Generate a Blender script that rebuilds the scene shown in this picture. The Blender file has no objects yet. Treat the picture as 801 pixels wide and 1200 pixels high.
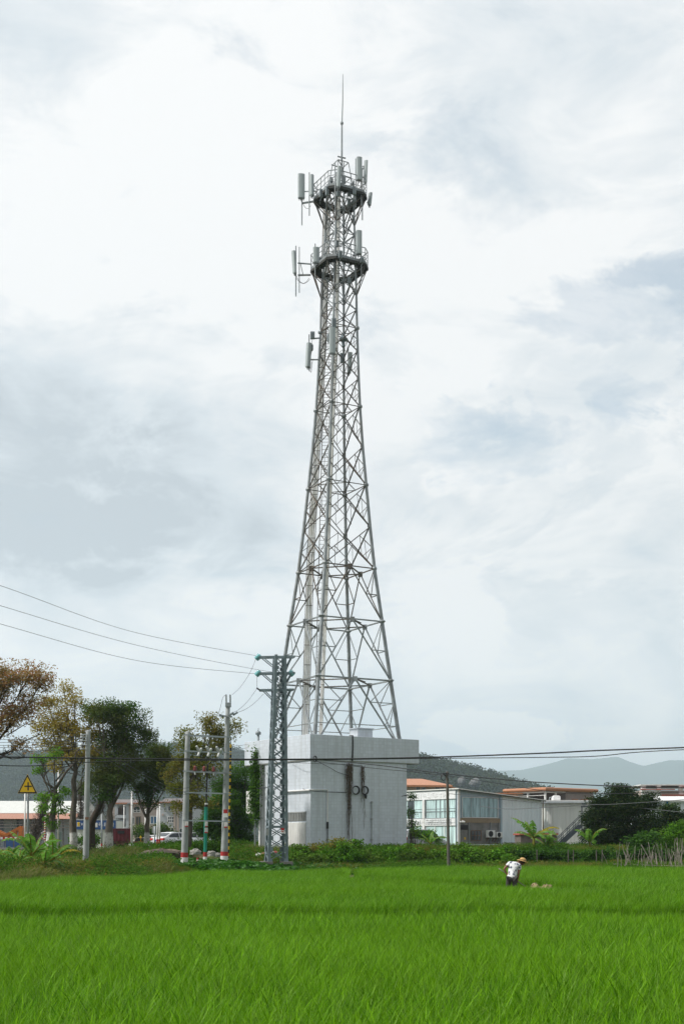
import bpy, math, random
import numpy as np
from mathutils import Vector, Matrix

R = random.Random(11)
NR = np.random.default_rng(11)
sc = bpy.context.scene
COL = sc.collection
PI = math.pi

# camera constants: level view camera with a raised lens (shift), eye 2.2 m above the paddy floor
CH, F, CX, HZ = 2.2, 1500.0, 400.5, 985.0


def P(px, py, Y):
    return Vector(((px - CX) * Y / F, Y, CH + (HZ - py) * Y / F))


def lerp(a, b, t):
    return a + (b - a) * t


def sstep(t):
    t = min(1.0, max(0.0, t))
    return t * t * (3 - 2 * t)


# ------------------------------------------------------------------ ground height
EX = [-60, -25, -13.6, -10.0, -4.7, 0, 10, 20, 40, 80]
EY = [40, 43, 51, 60, 69, 71.5, 72.5, 69, 66, 66]


def edge_y(x):
    return float(np.interp(x, EX, EY))


def gz(x, y):
    e = edge_y(x)
    if y < e - 0.3:      # low terraces of the paddy
        h = 0.19 * sstep((y - (29.2 + 0.03 * x) - 1.9) / 0.9)
        if x > -0.5:
            h += 0.12 * sstep((y - (55.5 - 1.68 * (x - 0.7)) - 0.2) / 0.9) * sstep((x + .5) / 1.0)
        return h
    t = (y - e - 0.2) / 5.5
    hl = 0.62 * sstep((y - e - .2) / 6.0) + 0.73 * sstep((y - 78.0) / 6.5)
    hr = 0.42 * sstep((y - e - .2) / 2.5) + 0.93 * sstep((y - 80.8) / 3.4)
    h = lerp(hl, hr, sstep((x + 5.5) / 3.0))
    if 0 < t < 6:
        h += 0.10 * math.sin(x * 0.9 + y * 0.7) * min(1, t) + 0.07 * math.sin(x * 2.1 - y * 1.3) * min(1, t)
    return h


# ------------------------------------------------------------------ mesh builder
class MB:
    def __init__(self):
        self.v, self.f, self.m = [], [], []

    def add(self, vs, fs, m=0):
        b = len(self.v)
        self.v += [tuple(p) for p in vs]
        for f in fs:
            self.f.append(tuple(b + i for i in f))
            self.m.append(m)
        return self

    def boxb(self, x0, x1, y0, y1, z0, z1, m=0):
        vs = [(x0, y0, z0), (x1, y0, z0), (x1, y1, z0), (x0, y1, z0), (x0, y0, z1), (x1, y0, z1), (x1, y1, z1), (x0, y1, z1)]
        return self.add(vs, [(0, 3, 2, 1), (4, 5, 6, 7), (0, 1, 5, 4), (1, 2, 6, 5), (2, 3, 7, 6), (3, 0, 4, 7)], m)

    def obox(self, c, ax, ay, az, m=0):
        """box from centre and three half-axis vectors"""
        c, ax, ay, az = Vector(c), Vector(ax), Vector(ay), Vector(az)
        vs = []
        for s in (-1, 1):
            for (a, b) in ((-1, -1), (1, -1), (1, 1), (-1, 1)):
                vs.append(c + a * ax + b * ay + s * az)
        return self.add(vs, [(0, 3, 2, 1), (4, 5, 6, 7), (0, 1, 5, 4), (1, 2, 6, 5), (2, 3, 7, 6), (3, 0, 4, 7)], m)

    def bar(self, p0, p1, w, h=None, m=0, up=(0, 0, 1)):
        p0, p1 = Vector(p0), Vector(p1)
        d = p1 - p0
        if d.length < 1e-6:
            return self
        d.normalize()
        u = Vector(up)
        if abs(d.dot(u)) > 0.97:
            u = Vector((1, 0, 0))
        s = d.cross(u).normalized()
        t = s.cross(d).normalized()
        h = h or w
        return self.obox((p0 + p1) / 2, (p1 - p0) / 2, s * w / 2, t * h / 2, m)

    def angle(self, p0, p1, w, out, m=0, th=0.012):
        """L-section steel member"""
        p0, p1, out = Vector(p0), Vector(p1), Vector(out)
        d = (p1 - p0).normalized()
        s = d.cross(out).normalized()
        t = s.cross(d).normalized()
        c = (p0 + p1) / 2
        self.obox(c, (p1 - p0) / 2, s * w / 2, t * th / 2, m)
        self.obox(c + s * (w / 2 - th / 2) - t * (w / 2 + th / 2), (p1 - p0) / 2, s * th / 2, t * w / 2, m)
        return self

    def tube(self, pts, r, n=6, m=0, cap=True):
        pts = [Vector(p) for p in pts]
        k = len(pts)
        rs = list(r) if hasattr(r, '__len__') else [r] * k
        b = len(self.v)
        prev = None
        for i, p in enumerate(pts):
            d = (pts[min(i + 1, k - 1)] - pts[max(i - 1, 0)])
            d = d.normalized() if d.length > 1e-9 else Vector((0, 0, 1))
            if prev is None:
                u = Vector((1, 0, 0)) if abs(d.x) < 0.8 else Vector((0, 1, 0))
            else:
                u = prev
            u = (u - d * u.dot(d)).normalized()
            prev = u
            w = d.cross(u)
            for j in range(n):
                a = 2 * PI * j / n
                self.v.append(tuple(p + (u * math.cos(a) + w * math.sin(a)) * rs[i]))
        for i in range(k - 1):
            for j in range(n):
                j2 = (j + 1) % n
                self.f.append((b + i * n + j, b + i * n + j2, b + (i + 1) * n + j2, b + (i + 1) * n + j))
                self.m.append(m)
        if cap:
            self.f.append(tuple(b + j for j in range(n))[::-1])
            self.m.append(m)
            self.f.append(tuple(b + (k - 1) * n + j for j in range(n)))
            self.m.append(m)
        return self

    def lathe(self, prof, c, n=16, m=0, axis=(0, 0, 1)):
        ax = Vector(axis).normalized()
        pts = [Vector(c) + ax * z for (_, z) in prof]
        u = Vector((1, 0, 0)) if abs(ax.x) < 0.8 else Vector((0, 1, 0))
        u = (u - ax * u.dot(ax)).normalized()
        w = ax.cross(u)
        b = len(self.v)
        for (r, z), p in zip(prof, pts):
            for j in range(n):
                a = 2 * PI * j / n
                self.v.append(tuple(p + (u * math.cos(a) + w * math.sin(a)) * max(r, 1e-4)))
        k = len(prof)
        for i in range(k - 1):
            for j in range(n):
                j2 = (j + 1) % n
                self.f.append((b + i * n + j, b + i * n + j2, b + (i + 1) * n + j2, b + (i + 1) * n + j))
                self.m.append(m)
        self.f.append(tuple(b + j for j in range(n))[::-1]); self.m.append(m)
        self.f.append(tuple(b + (k - 1) * n + j for j in range(n))); self.m.append(m)
        return self

    def prism(self, poly, o, ex, ey, ez, m=0):
        """2D polygon in (ex,ey) extruded along ez from o"""
        o, ex, ey, ez = Vector(o), Vector(ex), Vector(ey), Vector(ez)
        n = len(poly)
        vs = [o + ex * a + ey * b for a, b in poly] + [o + ex * a + ey * b + ez for a, b in poly]
        fs = [tuple(range(n))[::-1], tuple(range(n, 2 * n))] + [(i, (i + 1) % n, n + (i + 1) % n, n + i) for i in range(n)]
        return self.add(vs, fs, m)

    def build(self, name, mats, parent=None, world=True, smooth=False, bevel=0):
        me = bpy.data.meshes.new(name)
        v = np.array(self.v, dtype=float).reshape(-1, 3)
        if parent is not None and world:
            v = v - np.array(wloc(parent))
        me.from_pydata([tuple(p) for p in v], [], self.f)
        return finish(name, me, mats, parent, self.m, smooth, bevel)


def wloc(o):
    l = Vector((0, 0, 0))
    while o is not None:
        l = l + o.location
        o = o.parent
    return l


def finish(name, me, mats, parent, midx=None, smooth=False, bevel=0):
    if not isinstance(mats, (list, tuple)):
        mats = [mats]
    for mt in mats:
        me.materials.append(mt)
    if midx is not None and len(mats) > 1:
        me.polygons.foreach_set('material_index', np.array(midx, dtype=np.int32))
    if smooth:
        me.polygons.foreach_set('use_smooth', np.ones(len(me.polygons), dtype=bool))
    me.update()
    o = bpy.data.objects.new(name, me)
    COL.objects.link(o)
    if parent is not None:
        o.parent = parent
    if bevel:
        b = o.modifiers.new('bevel', 'BEVEL')
        b.width = bevel; b.segments = 2; b.limit_method = 'ANGLE'
    return o


def build_np(name, V, Fq, mat, parent=None, smooth=False, world=True):
    V = np.asarray(V, dtype=np.float32)
    Fq = np.asarray(Fq, dtype=np.int32)
    if parent is not None and world:
        V = V - np.array(wloc(parent), dtype=np.float32)
    me = bpy.data.meshes.new(name)
    me.vertices.add(len(V))
    me.vertices.foreach_set('co', V.ravel())
    n, k = Fq.shape
    me.loops.add(n * k)
    me.loops.foreach_set('vertex_index', Fq.ravel())
    me.polygons.add(n)
    me.polygons.foreach_set('loop_start', np.arange(0, n * k, k, dtype=np.int32))
    me.update(calc_edges=True)
    me.validate()
    return finish(name, me, mat, parent, None, smooth)


def tag(o, label, cat, group=None, kind=None):
    o['label'] = label
    if cat:
        o['category'] = cat
    if group:
        o['group'] = group
    if kind:
        o['kind'] = kind
    return o


def thing(name, label, cat, loc=(0, 0, 0), group=None, rz=0.0):
    o = bpy.data.objects.new(name, None)
    COL.objects.link(o)
    o.location = loc
    o.rotation_euler = (0, 0, rz)
    o.empty_display_size = 0.2
    return tag(o, label, cat, group)


KIDS = {}


def copy_tree(o, label=None, loc=None, rz=None):
    def cp(a, par):
        c = a.copy()
        COL.objects.link(c)
        c.parent = par
        for ch in [x for x in bpy.data.objects if x.parent == a]:
            cp(ch, c)
        return c
    c = cp(o, None)
    if label:
        c['label'] = label
    if loc is not None:
        c.location = loc
    if rz is not None:
        c.rotation_euler = (0, 0, rz)
    return c


# ------------------------------------------------------------------ materials
def newmat(name):
    m = bpy.data.materials.new(name)
    m.use_nodes = True
    nt = m.node_tree
    for n in list(nt.nodes):
        nt.nodes.remove(n)
    out = nt.nodes.new('ShaderNodeOutputMaterial')
    return m, nt, out


def N(nt, t, **kw):
    n = nt.nodes.new(t)
    for k, v in kw.items():
        if k in n.inputs:
            n.inputs[k].default_value = v
        else:
            setattr(n, k, v)
    return n


def ramp(nt, fac, stops):
    r = nt.nodes.new('ShaderNodeValToRGB')
    e = r.color_ramp.elements
    while len(e) < len(stops):
        e.new(0.5)
    for i, (p, c) in enumerate(stops):
        e[i].position = p
        e[i].color = (c[0], c[1], c[2], 1)
    nt.links.new(fac, r.inputs[0])
    return r.outputs[0]


def mixc(nt, fac, a, b, mode='MIX'):
    m = nt.nodes.new('ShaderNodeMix')
    m.data_type = 'RGBA'
    m.blend_type = mode
    L = nt.links.new
    if isinstance(fac, (int, float)):
        m.inputs[0].default_value = fac
    else:
        L(fac, m.inputs[0])
    for s, i in ((a, 6), (b, 7)):
        if isinstance(s, (tuple, list)):
            m.inputs[i].default_value = (s[0], s[1], s[2], 1)
        else:
            L(s, m.inputs[i])
    return m.outputs[2]


def mat(name, c, rough=0.7, metal=0.0, var=0.25, scale=3.0, dirt=None, streak=0.0, bump=0.15, spec=0.4, stretch=(1, 1, 1)):
    """painted / cast / galvanised surface: base colour with mottling, optional dirt tint and vertical weather streaks"""
    m, nt, out = newmat(name)
    L = nt.links.new
    b = N(nt, 'ShaderNodeBsdfPrincipled', Roughness=rough, Metallic=metal)
    b.inputs['Specular IOR Level'].default_value = spec
    tc = N(nt, 'ShaderNodeTexCoord')
    mp = N(nt, 'ShaderNodeMapping')
    mp.inputs['Scale'].default_value = stretch
    L(tc.outputs['Object'], mp.inputs[0])
    n1 = N(nt, 'ShaderNodeTexNoise', Scale=scale, Detail=6.0, Roughness=0.6)
    L(mp.outputs[0], n1.inputs['Vector'])
    lo = tuple(x * (1 - var) for x in c)
    hi = tuple(min(1, x * (1 + var)) for x in c)
    col = ramp(nt, n1.outputs[0], [(0.3, lo), (0.7, hi)])
    if dirt is not None:
        n2 = N(nt, 'ShaderNodeTexNoise', Scale=scale * 0.35, Detail=8.0, Roughness=0.65)
        L(mp.outputs[0], n2.inputs['Vector'])
        f = ramp(nt, n2.outputs[0], [(0.45, (0, 0, 0)), (0.75, (0.8, 0.8, 0.8))])
        col = mixc(nt, f, col, dirt)
    if streak > 0:
        mp2 = N(nt, 'ShaderNodeMapping')
        mp2.inputs['Scale'].default_value = (3.0, 3.0, 0.12)
        L(tc.outputs['Object'], mp2.inputs[0])
        n3 = N(nt, 'ShaderNodeTexNoise', Scale=1.6, Detail=6.0, Roughness=0.65)
        L(mp2.outputs[0], n3.inputs['Vector'])
        f = ramp(nt, n3.outputs[0], [(0.5, (0, 0, 0)), (0.8, (streak, streak, streak))])
        col = mixc(nt, f, col, tuple(x * 0.35 for x in c))
    L(col, b.inputs['Base Color'])
    if bump:
        bp = N(nt, 'ShaderNodeBump', Strength=bump, Distance=0.02)
        L(n1.outputs[0], bp.inputs['Height'])
        L(bp.outputs[0], b.inputs['Normal'])
    L(b.outputs[0], out.inputs[0])
    return m


def leafmat(name, cols, patch=None, patch_scale=0.5, trans=0.35, rough=0.6, spec=0.07):
    """leaf surface: each leaf its own tint, with larger patches of a second tint"""
    m, nt, out = newmat(name)
    L = nt.links.new
    geo = N(nt, 'ShaderNodeNewGeometry')
    k = len(cols)
    col = ramp(nt, geo.outputs['Random Per Island'], [(i / max(1, k - 1), c) for i, c in enumerate(cols)])
    if patch is not None:
        tc = N(nt, 'ShaderNodeTexCoord')
        n1 = N(nt, 'ShaderNodeTexNoise', Scale=patch_scale, Detail=3.0, Roughness=0.6)
        L(tc.outputs['Object'], n1.inputs['Vector'])
        f = ramp(nt, n1.outputs[0], [(0.42, (0, 0, 0)), (0.6, (0.85, 0.85, 0.85))])
        col = mixc(nt, f, col, patch)
    b = N(nt, 'ShaderNodeBsdfPrincipled', Roughness=rough)
    b.inputs['Specular IOR Level'].default_value = spec
    L(col, b.inputs['Base Color'])
    t = N(nt, 'ShaderNodeBsdfTranslucent')
    L(col, t.inputs[0])
    ms = N(nt, 'ShaderNodeMixShader')
    ms.inputs[0].default_value = trans
    L(b.outputs[0], ms.inputs[1])
    L(t.outputs[0], ms.inputs[2])
    L(ms.outputs[0], out.inputs[0])
    return m


def tilemat(name, c, grout, w=0.24, h=0.24, var=0.06, streak=0.25, stain=(0.3, 0.3, 0.28)):
    """small glazed wall tiles on axis-aligned walls (object axes)"""
    m, nt, out = newmat(name)
    L = nt.links.new
    tc = N(nt, 'ShaderNodeTexCoord')
    sp = N(nt, 'ShaderNodeSeparateXYZ')
    L(tc.outputs['Object'], sp.inputs[0])
    ad = N(nt, 'ShaderNodeMath', operation='ADD')
    L(sp.outputs[0], ad.inputs[0]); L(sp.outputs[1], ad.inputs[1])
    cb = N(nt, 'ShaderNodeCombineXYZ')
    L(ad.outputs[0], cb.inputs[0]); L(sp.outputs[2], cb.inputs[1])
    br = N(nt, 'ShaderNodeTexBrick', Scale=1.0)
    br.offset = 0.0
    br.inputs['Brick Width'].default_value = w
    br.inputs['Row Height'].default_value = h
    br.inputs['Mortar Size'].default_value = 0.012
    br.inputs['Color1'].default_value = (*[x * (1 - var) for x in c], 1)
    br.inputs['Color2'].default_value = (*[min(1, x * (1 + var)) for x in c], 1)
    br.inputs['Mortar'].default_value = (*grout, 1)
    L(cb.outputs[0], br.inputs['Vector'])
    mp2 = N(nt, 'ShaderNodeMapping')
    mp2.inputs['Scale'].default_value = (2.2, 2.2, 0.10)
    L(tc.outputs['Object'], mp2.inputs[0])
    n3 = N(nt, 'ShaderNodeTexNoise', Scale=1.5, Detail=7.0, Roughness=0.65)
    L(mp2.outputs[0], n3.inputs['Vector'])
    f = ramp(nt, n3.outputs[0], [(0.48, (0, 0, 0)), (0.8, (streak,) * 3)])
    col = mixc(nt, f, br.outputs[0], stain)
    n4 = N(nt, 'ShaderNodeTexNoise', Scale=0.7, Detail=6.0, Roughness=0.6)
    L(tc.outputs['Object'], n4.inputs['Vector'])
    f2 = ramp(nt, n4.outputs[0], [(0.4, (0, 0, 0)), (0.75, (0.25,) * 3)])
    col = mixc(nt, f2, col, tuple(x * 0.6 for x in c))
    b = N(nt, 'ShaderNodeBsdfPrincipled', Roughness=0.45)
    L(col, b.inputs['Base Color'])
    L(b.outputs[0], out.inputs[0])
    return m


def corrmat(name, c, period=0.25, depth=0.6, streak=0.2, axis='XY', rough=0.5):
    """ribbed sheet metal: bump in bands"""
    m, nt, out = newmat(name)
    L = nt.links.new
    tc = N(nt, 'ShaderNodeTexCoord')
    wv = N(nt, 'ShaderNodeTexWave', Scale=1.0)
    sp = N(nt, 'ShaderNodeSeparateXYZ')
    L(tc.outputs['Object'], sp.inputs[0])
    if axis == 'XY':
        ad = N(nt, 'ShaderNodeMath', operation='ADD')
        L(sp.outputs[0], ad.inputs[0]); L(sp.outputs[1], ad.inputs[1])
        src = ad.outputs[0]
    else:
        src = sp.outputs[0]
    mu = N(nt, 'ShaderNodeMath', operation='MULTIPLY')
    mu.inputs[1].default_value = 2 * PI / period
    L(src, mu.inputs[0])
    sn = N(nt, 'ShaderNodeMath', operation='SINE')
    L(mu.outputs[0], sn.inputs[0])
    mr = N(nt, 'ShaderNodeMapRange')
    mr.inputs[1].default_value = 0.2
    mr.inputs[2].default_value = 0.8
    L(sn.outputs[0], mr.inputs[0])
    mp2 = N(nt, 'ShaderNodeMapping')
    mp2.inputs['Scale'].default_value = (1.6, 1.6, 0.10)
    L(tc.outputs['Object'], mp2.inputs[0])
    n3 = N(nt, 'ShaderNodeTexNoise', Scale=1.5, Detail=7.0, Roughness=0.65)
    L(mp2.outputs[0], n3.inputs['Vector'])
    f = ramp(nt, n3.outputs[0], [(0.45, (0, 0, 0)), (0.8, (streak,) * 3)])
    col = mixc(nt, f, c, tuple(x * 0.45 for x in c))
    b = N(nt, 'ShaderNodeBsdfPrincipled', Roughness=rough)
    L(col, b.inputs['Base Color'])
    bp = N(nt, 'ShaderNodeBump', Strength=depth, Distance=0.06)
    L(mr.outputs[0], bp.inputs['Height'])
    L(bp.outputs[0], b.inputs['Normal'])
    L(b.outputs[0], out.inputs[0])
    return m


def glassmat(name, c, rough=0.12, streaks=False):
    """window glass with curtains close behind: dark or pale reflective pane"""
    m, nt, out = newmat(name)
    L = nt.links.new
    b = N(nt, 'ShaderNodeBsdfPrincipled', Roughness=rough)
    b.inputs['Specular IOR Level'].default_value = 0.6
    tc = N(nt, 'ShaderNodeTexCoord')
    mp = N(nt, 'ShaderNodeMapping')
    mp.inputs['Scale'].default_value = (1.5, 1.5, 0.15) if streaks else (0.6, 0.6, 0.6)
    L(tc.outputs['Object'], mp.inputs[0])
    n = N(nt, 'ShaderNodeTexNoise', Scale=2.2, Detail=5.0, Roughness=0.6)
    L(mp.outputs[0], n.inputs['Vector'])
    k = 0.5 if streaks else 0.75
    col = ramp(nt, n.outputs[0], [(0.35, tuple(x * k for x in c)), (0.65, tuple(min(1, x * 1.25) for x in c))])
    L(col, b.inputs['Base Color'])
    L(b.outputs[0], out.inputs[0])
    return m


def barkmat(name, c, white_z=None):
    m, nt, out = newmat(name)
    L = nt.links.new
    tc = N(nt, 'ShaderNodeTexCoord')
    mp = N(nt, 'ShaderNodeMapping')
    mp.inputs['Scale'].default_value = (3, 3, 0.8)
    L(tc.outputs['Object'], mp.inputs[0])
    n = N(nt, 'ShaderNodeTexNoise', Scale=3.0, Detail=8.0, Roughness=0.7)
    L(mp.outputs[0], n.inputs['Vector'])
    col = ramp(nt, n.outputs[0], [(0.3, tuple(x * 0.45 for x in c)), (0.55, c), (0.75, tuple(min(1, x * 1.5) for x in c))])
    if white_z is not None:
        geo = N(nt, 'ShaderNodeNewGeometry')
        sp = N(nt, 'ShaderNodeSeparateXYZ')
        L(geo.outputs['Position'], sp.inputs[0])
        ad = N(nt, 'ShaderNodeMath', operation='MULTIPLY_ADD')
        ad.inputs[1].default_value = 0.35
        L(n.outputs[0], ad.inputs[0]); L(sp.outputs[2], ad.inputs[2])
        mr = N(nt, 'ShaderNodeMapRange')
        mr.inputs[1].default_value = white_z + 0.1
        mr.inputs[2].default_value = white_z + 0.22
        mr.inputs[3].default_value = 0.9
        mr.inputs[4].default_value = 0.0
        L(ad.outputs[0], mr.inputs[0])
        n2 = N(nt, 'ShaderNodeTexNoise', Scale=6.0, Detail=5.0)
        L(tc.outputs['Object'], n2.inputs['Vector'])
        f2 = ramp(nt, n2.outputs[0], [(0.35, (0.3,) * 3), (0.5, (1,) * 3)])
        mm = N(nt, 'ShaderNodeMath', operation='MULTIPLY')
        L(mr.outputs[0], mm.inputs[0]); L(f2, mm.inputs[1])
        col = mixc(nt, mm.outputs[0], col, (0.6, 0.6, 0.58))
    b = N(nt, 'ShaderNodeBsdfPrincipled', Roughness=0.9)
    b.inputs['Specular IOR Level'].default_value = 0.15
    L(col, b.inputs['Base Color'])
    bp = N(nt, 'ShaderNodeBump', Strength=0.6, Distance=0.05)
    L(n.outputs[0], bp.inputs['Height'])
    L(bp.outputs[0], b.inputs['Normal'])
    L(b.outputs[0], out.inputs[0])
    return m


M = dict(
    steel=mat('galvanised_steel', (0.29, 0.32, 0.335), 0.5, 0.3, 0.3, 2.0, dirt=(0.20, 0.19, 0.17)),
    brace=mat('weathered_steel', (0.125, 0.12, 0.11), 0.7, 0.15, 0.4, 1.2, dirt=(0.19, 0.12, 0.075)),
    deck=mat('deck_grating', (0.055, 0.055, 0.05), 0.85, 0.1, 0.3, 2.0),
    antenna=mat('antenna_shell', (0.42, 0.47, 0.48), 0.5, 0, 0.06, 3.0, spec=0.3),
    radio=mat('radio_housing', (0.27, 0.31, 0.33), 0.55, 0.1, 0.1, 3.0),
    cablewhite=mat('pale_feeder_cable', (0.86, 0.86, 0.84), 0.6, 0, 0.08, 1.2, dirt=(0.74, 0.72, 0.66)),
    pylon=mat('blue_grey_steel', (0.20, 0.25, 0.275), 0.6, 0.2, 0.25, 2.0, bump=0.1),
    glassins=mat('aqua_glass_insulator', (0.20, 0.48, 0.50), 0.15, 0, 0.1, 5.0, spec=0.6),
    porcelain=mat('white_porcelain', (0.6, 0.62, 0.62), 0.25, 0, 0.1, 5.0),
    brownins=mat('red_brown_porcelain', (0.22, 0.05, 0.04), 0.3, 0, 0.2, 5.0),
    black=mat('black_rubber', (0.018, 0.018, 0.02), 0.6, 0, 0.2, 4.0),
    wire=mat('grey_wire', (0.10, 0.105, 0.11), 0.6, 0.2, 0.1, 4.0),
    concrete=mat('cast_concrete', (0.33, 0.35, 0.35), 0.85, 0, 0.18, 2.0, streak=0.35),
    bamboo_=mat('split_bamboo', (0.2,0.18,0.15), 0.9),
    darkpole=mat('dark_weathered_concrete', (0.105, 0.098, 0.085), 0.9, 0, 0.3, 2.0),
    plinth=mat('rough_concrete', (0.22, 0.21, 0.19), 0.95, 0, 0.3, 3.0, bump=0.5),
    red=mat('red_paint', (0.42, 0.025, 0.025), 0.5, 0, 0.15, 3.0),
    white=mat('white_paint', (0.74, 0.74, 0.73), 0.55, 0, 0.07, 2.0, streak=0.15),
    greenpipe=mat('green_pipe', (0.01, 0.24, 0.165), 0.4, 0, 0.1, 2.0),
    yellow=mat('sign_yellow', (0.72, 0.46, 0.01), 0.45, 0, 0.06, 4.0),
    signblack=mat('sign_black', (0.02, 0.02, 0.02), 0.5, 0, 0.1, 4.0),
    tile=tilemat('white_wall_tile', (0.665, 0.72, 0.79), (0.58, 0.63, 0.685), 0.22, 0.22, 0.06, 0.38),
    plaster=mat('white_plaster', (0.74, 0.74, 0.72), 0.8, 0, 0.08, 1.0, dirt=(0.45, 0.44, 0.41), streak=0.2),
    soffit=mat('stained_soffit', (0.45, 0.45, 0.42), 0.9, 0, 0.15, 1.0, dirt=(0.2, 0.19, 0.17)),
    grille=mat('grey_grille', (0.22, 0.22, 0.21), 0.7, 0.1, 0.2, 3.0),
    rust=mat('rusty_steel', (0.19, 0.10, 0.06), 0.85, 0.1, 0.4, 2.0),
    deadvine=mat('dead_vine', (0.12, 0.09, 0.07), 0.95, 0, 0.4, 4.0),
    asphalt=mat('asphalt', (0.055, 0.055, 0.056), 0.9, 0, 0.2, 4.0, bump=0.3),
    paving=mat('paving', (0.3, 0.29, 0.27), 0.9, 0, 0.15, 3.0),
    tyre=mat('tyre_rubber', (0.02, 0.02, 0.02), 0.85, 0, 0.1, 5.0),
    rim=mat('alloy_rim', (0.5, 0.5, 0.52), 0.35, 0.7, 0.1, 5.0),
    carwhite=mat('white_car_paint', (0.78, 0.79, 0.80), 0.18, 0, 0.03, 1.0, bump=0, spec=0.5),
    carsilver=mat('silver_car_paint', (0.42, 0.43, 0.44), 0.25, 0.4, 0.03, 1.0, bump=0, spec=0.5),
    carglass=mat('tinted_glass', (0.02, 0.025, 0.03), 0.08, 0, 0.1, 1.0, bump=0, spec=0.6),
    lamp=mat('red_lamp', (0.55, 0.03, 0.02), 0.2, 0, 0.1, 4.0),
    plate=mat('blue_plate', (0.02, 0.10, 0.45), 0.4, 0, 0.05, 4.0),
    stair=mat('dark_blue_grey_steel', (0.055, 0.07, 0.085), 0.6, 0.2, 0.2, 2.0),
    bark=barkmat('grey_bark', (0.11, 0.095, 0.08)),
    barkw=barkmat('whitewashed_bark', (0.15, 0.13, 0.11), 2.75),
    barkd=barkmat('dark_bark', (0.07, 0.055, 0.045)),
    bankrock=mat('loose_rubble', (0.15, 0.12, 0.09), 0.95, 0, 0.45, 2.0, bump=0.8),
    bamboo=mat('weathered_bamboo', (0.27, 0.24, 0.205), 0.85, 0, 0.35, 3.0),
    straw=mat('cut_straw', (0.30, 0.24, 0.13), 0.9, 0, 0.3, 8.0, bump=0.8),
)

# ================================================================== camera, sky, sun, air
cam_d = bpy.data.cameras.new('camera')
cam = bpy.data.objects.new('camera', cam_d)
COL.objects.link(cam)
cam.location = (0, 0, CH)
cam.rotation_euler = (math.radians(90), 0, 0)
cam_d.sensor_fit = 'VERTICAL'
cam_d.sensor_height = 36.0
cam_d.sensor_width = 24.0
cam_d.lens = F / 1200 * 36
cam_d.shift_y = (HZ - 600) / 1200
cam_d.clip_end = 30000
sc.camera = cam

SUN_EL = math.radians(50)
SUN_D = Vector((-1.0, -0.2, 0)).normalized() * math.cos(SUN_EL) + Vector((0, 0, math.sin(SUN_EL)))
sl = bpy.data.lights.new('sun', 'SUN')
sl.energy = 4.3
sl.angle = math.radians(4.0)
sl.color = (1.0, 0.955, 0.89)
sun = bpy.data.objects.new('sun', sl)
COL.objects.link(sun)
sun.rotation_euler = (-SUN_D).to_track_quat('-Z', 'Y').to_euler()

w = bpy.data.worlds.new('World')
sc.world = w
w.use_nodes = True
nt = w.node_tree
for n in list(nt.nodes):
    nt.nodes.remove(n)
L = nt.links.new
wo = nt.nodes.new('ShaderNodeOutputWorld')
sky = nt.nodes.new('ShaderNodeTexSky')
sky.sky_type = 'NISHITA'
sky.sun_disc = False
sky.sun_elevation = SUN_EL
sky.sun_rotation = math.atan2(SUN_D.x, SUN_D.y)
sky.air_density = 1.0
sky.dust_density = 2.0
bg1 = nt.nodes.new('ShaderNodeBackground')
bg1.inputs[1].default_value = 0.15
_mm = nt.nodes.new('ShaderNodeMix'); _mm.data_type = 'RGBA'; _mm.blend_type = 'MULTIPLY'; _mm.inputs[0].default_value = 1.0
_mm.inputs[7].default_value = (1.12, 1.18, 1.04, 1)
L(sky.outputs[0], _mm.inputs[6])
L(_mm.outputs[2], bg1.inputs[0])

tc = nt.nodes.new('ShaderNodeTexCoord')
DIR = tc.outputs['Generated']
sp = nt.nodes.new('ShaderNodeSeparateXYZ')
L(DIR, sp.inputs[0])


def math2(op, a, b=None, c=None):
    n = nt.nodes.new('ShaderNodeMath')
    n.operation = op
    for i, s in enumerate((a, b, c)):
        if s is None:
            continue
        if isinstance(s, (int, float)):
            n.inputs[i].default_value = s
        else:
            L(s, n.inputs[i])
    return n.outputs[0]


cb = nt.nodes.new('ShaderNodeMapping')
cb.inputs['Scale'].default_value = (1.0, 1.0, 1.7)
L(DIR, cb.inputs[0])


def noise(vec, scale, detail=8, rough=0.55, dist=0.0, off=(0, 0, 0), st=(1, 1, 1)):
    mp = nt.nodes.new('ShaderNodeMapping')
    mp.inputs['Location'].default_value = off
    mp.inputs['Scale'].default_value = st
    L(vec, mp.inputs[0])
    n = nt.nodes.new('ShaderNodeTexNoise')
    n.inputs['Scale'].default_value = scale
    n.inputs['Detail'].default_value = detail
    n.inputs['Roughness'].default_value = rough
    n.inputs['Distortion'].default_value = dist
    L(mp.outputs[0], n.inputs['Vector'])
    return n.outputs[0]


def skydir(px, py):
    return Vector(((px - CX) / F, 1, (HZ - py) / F)).normalized()


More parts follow.
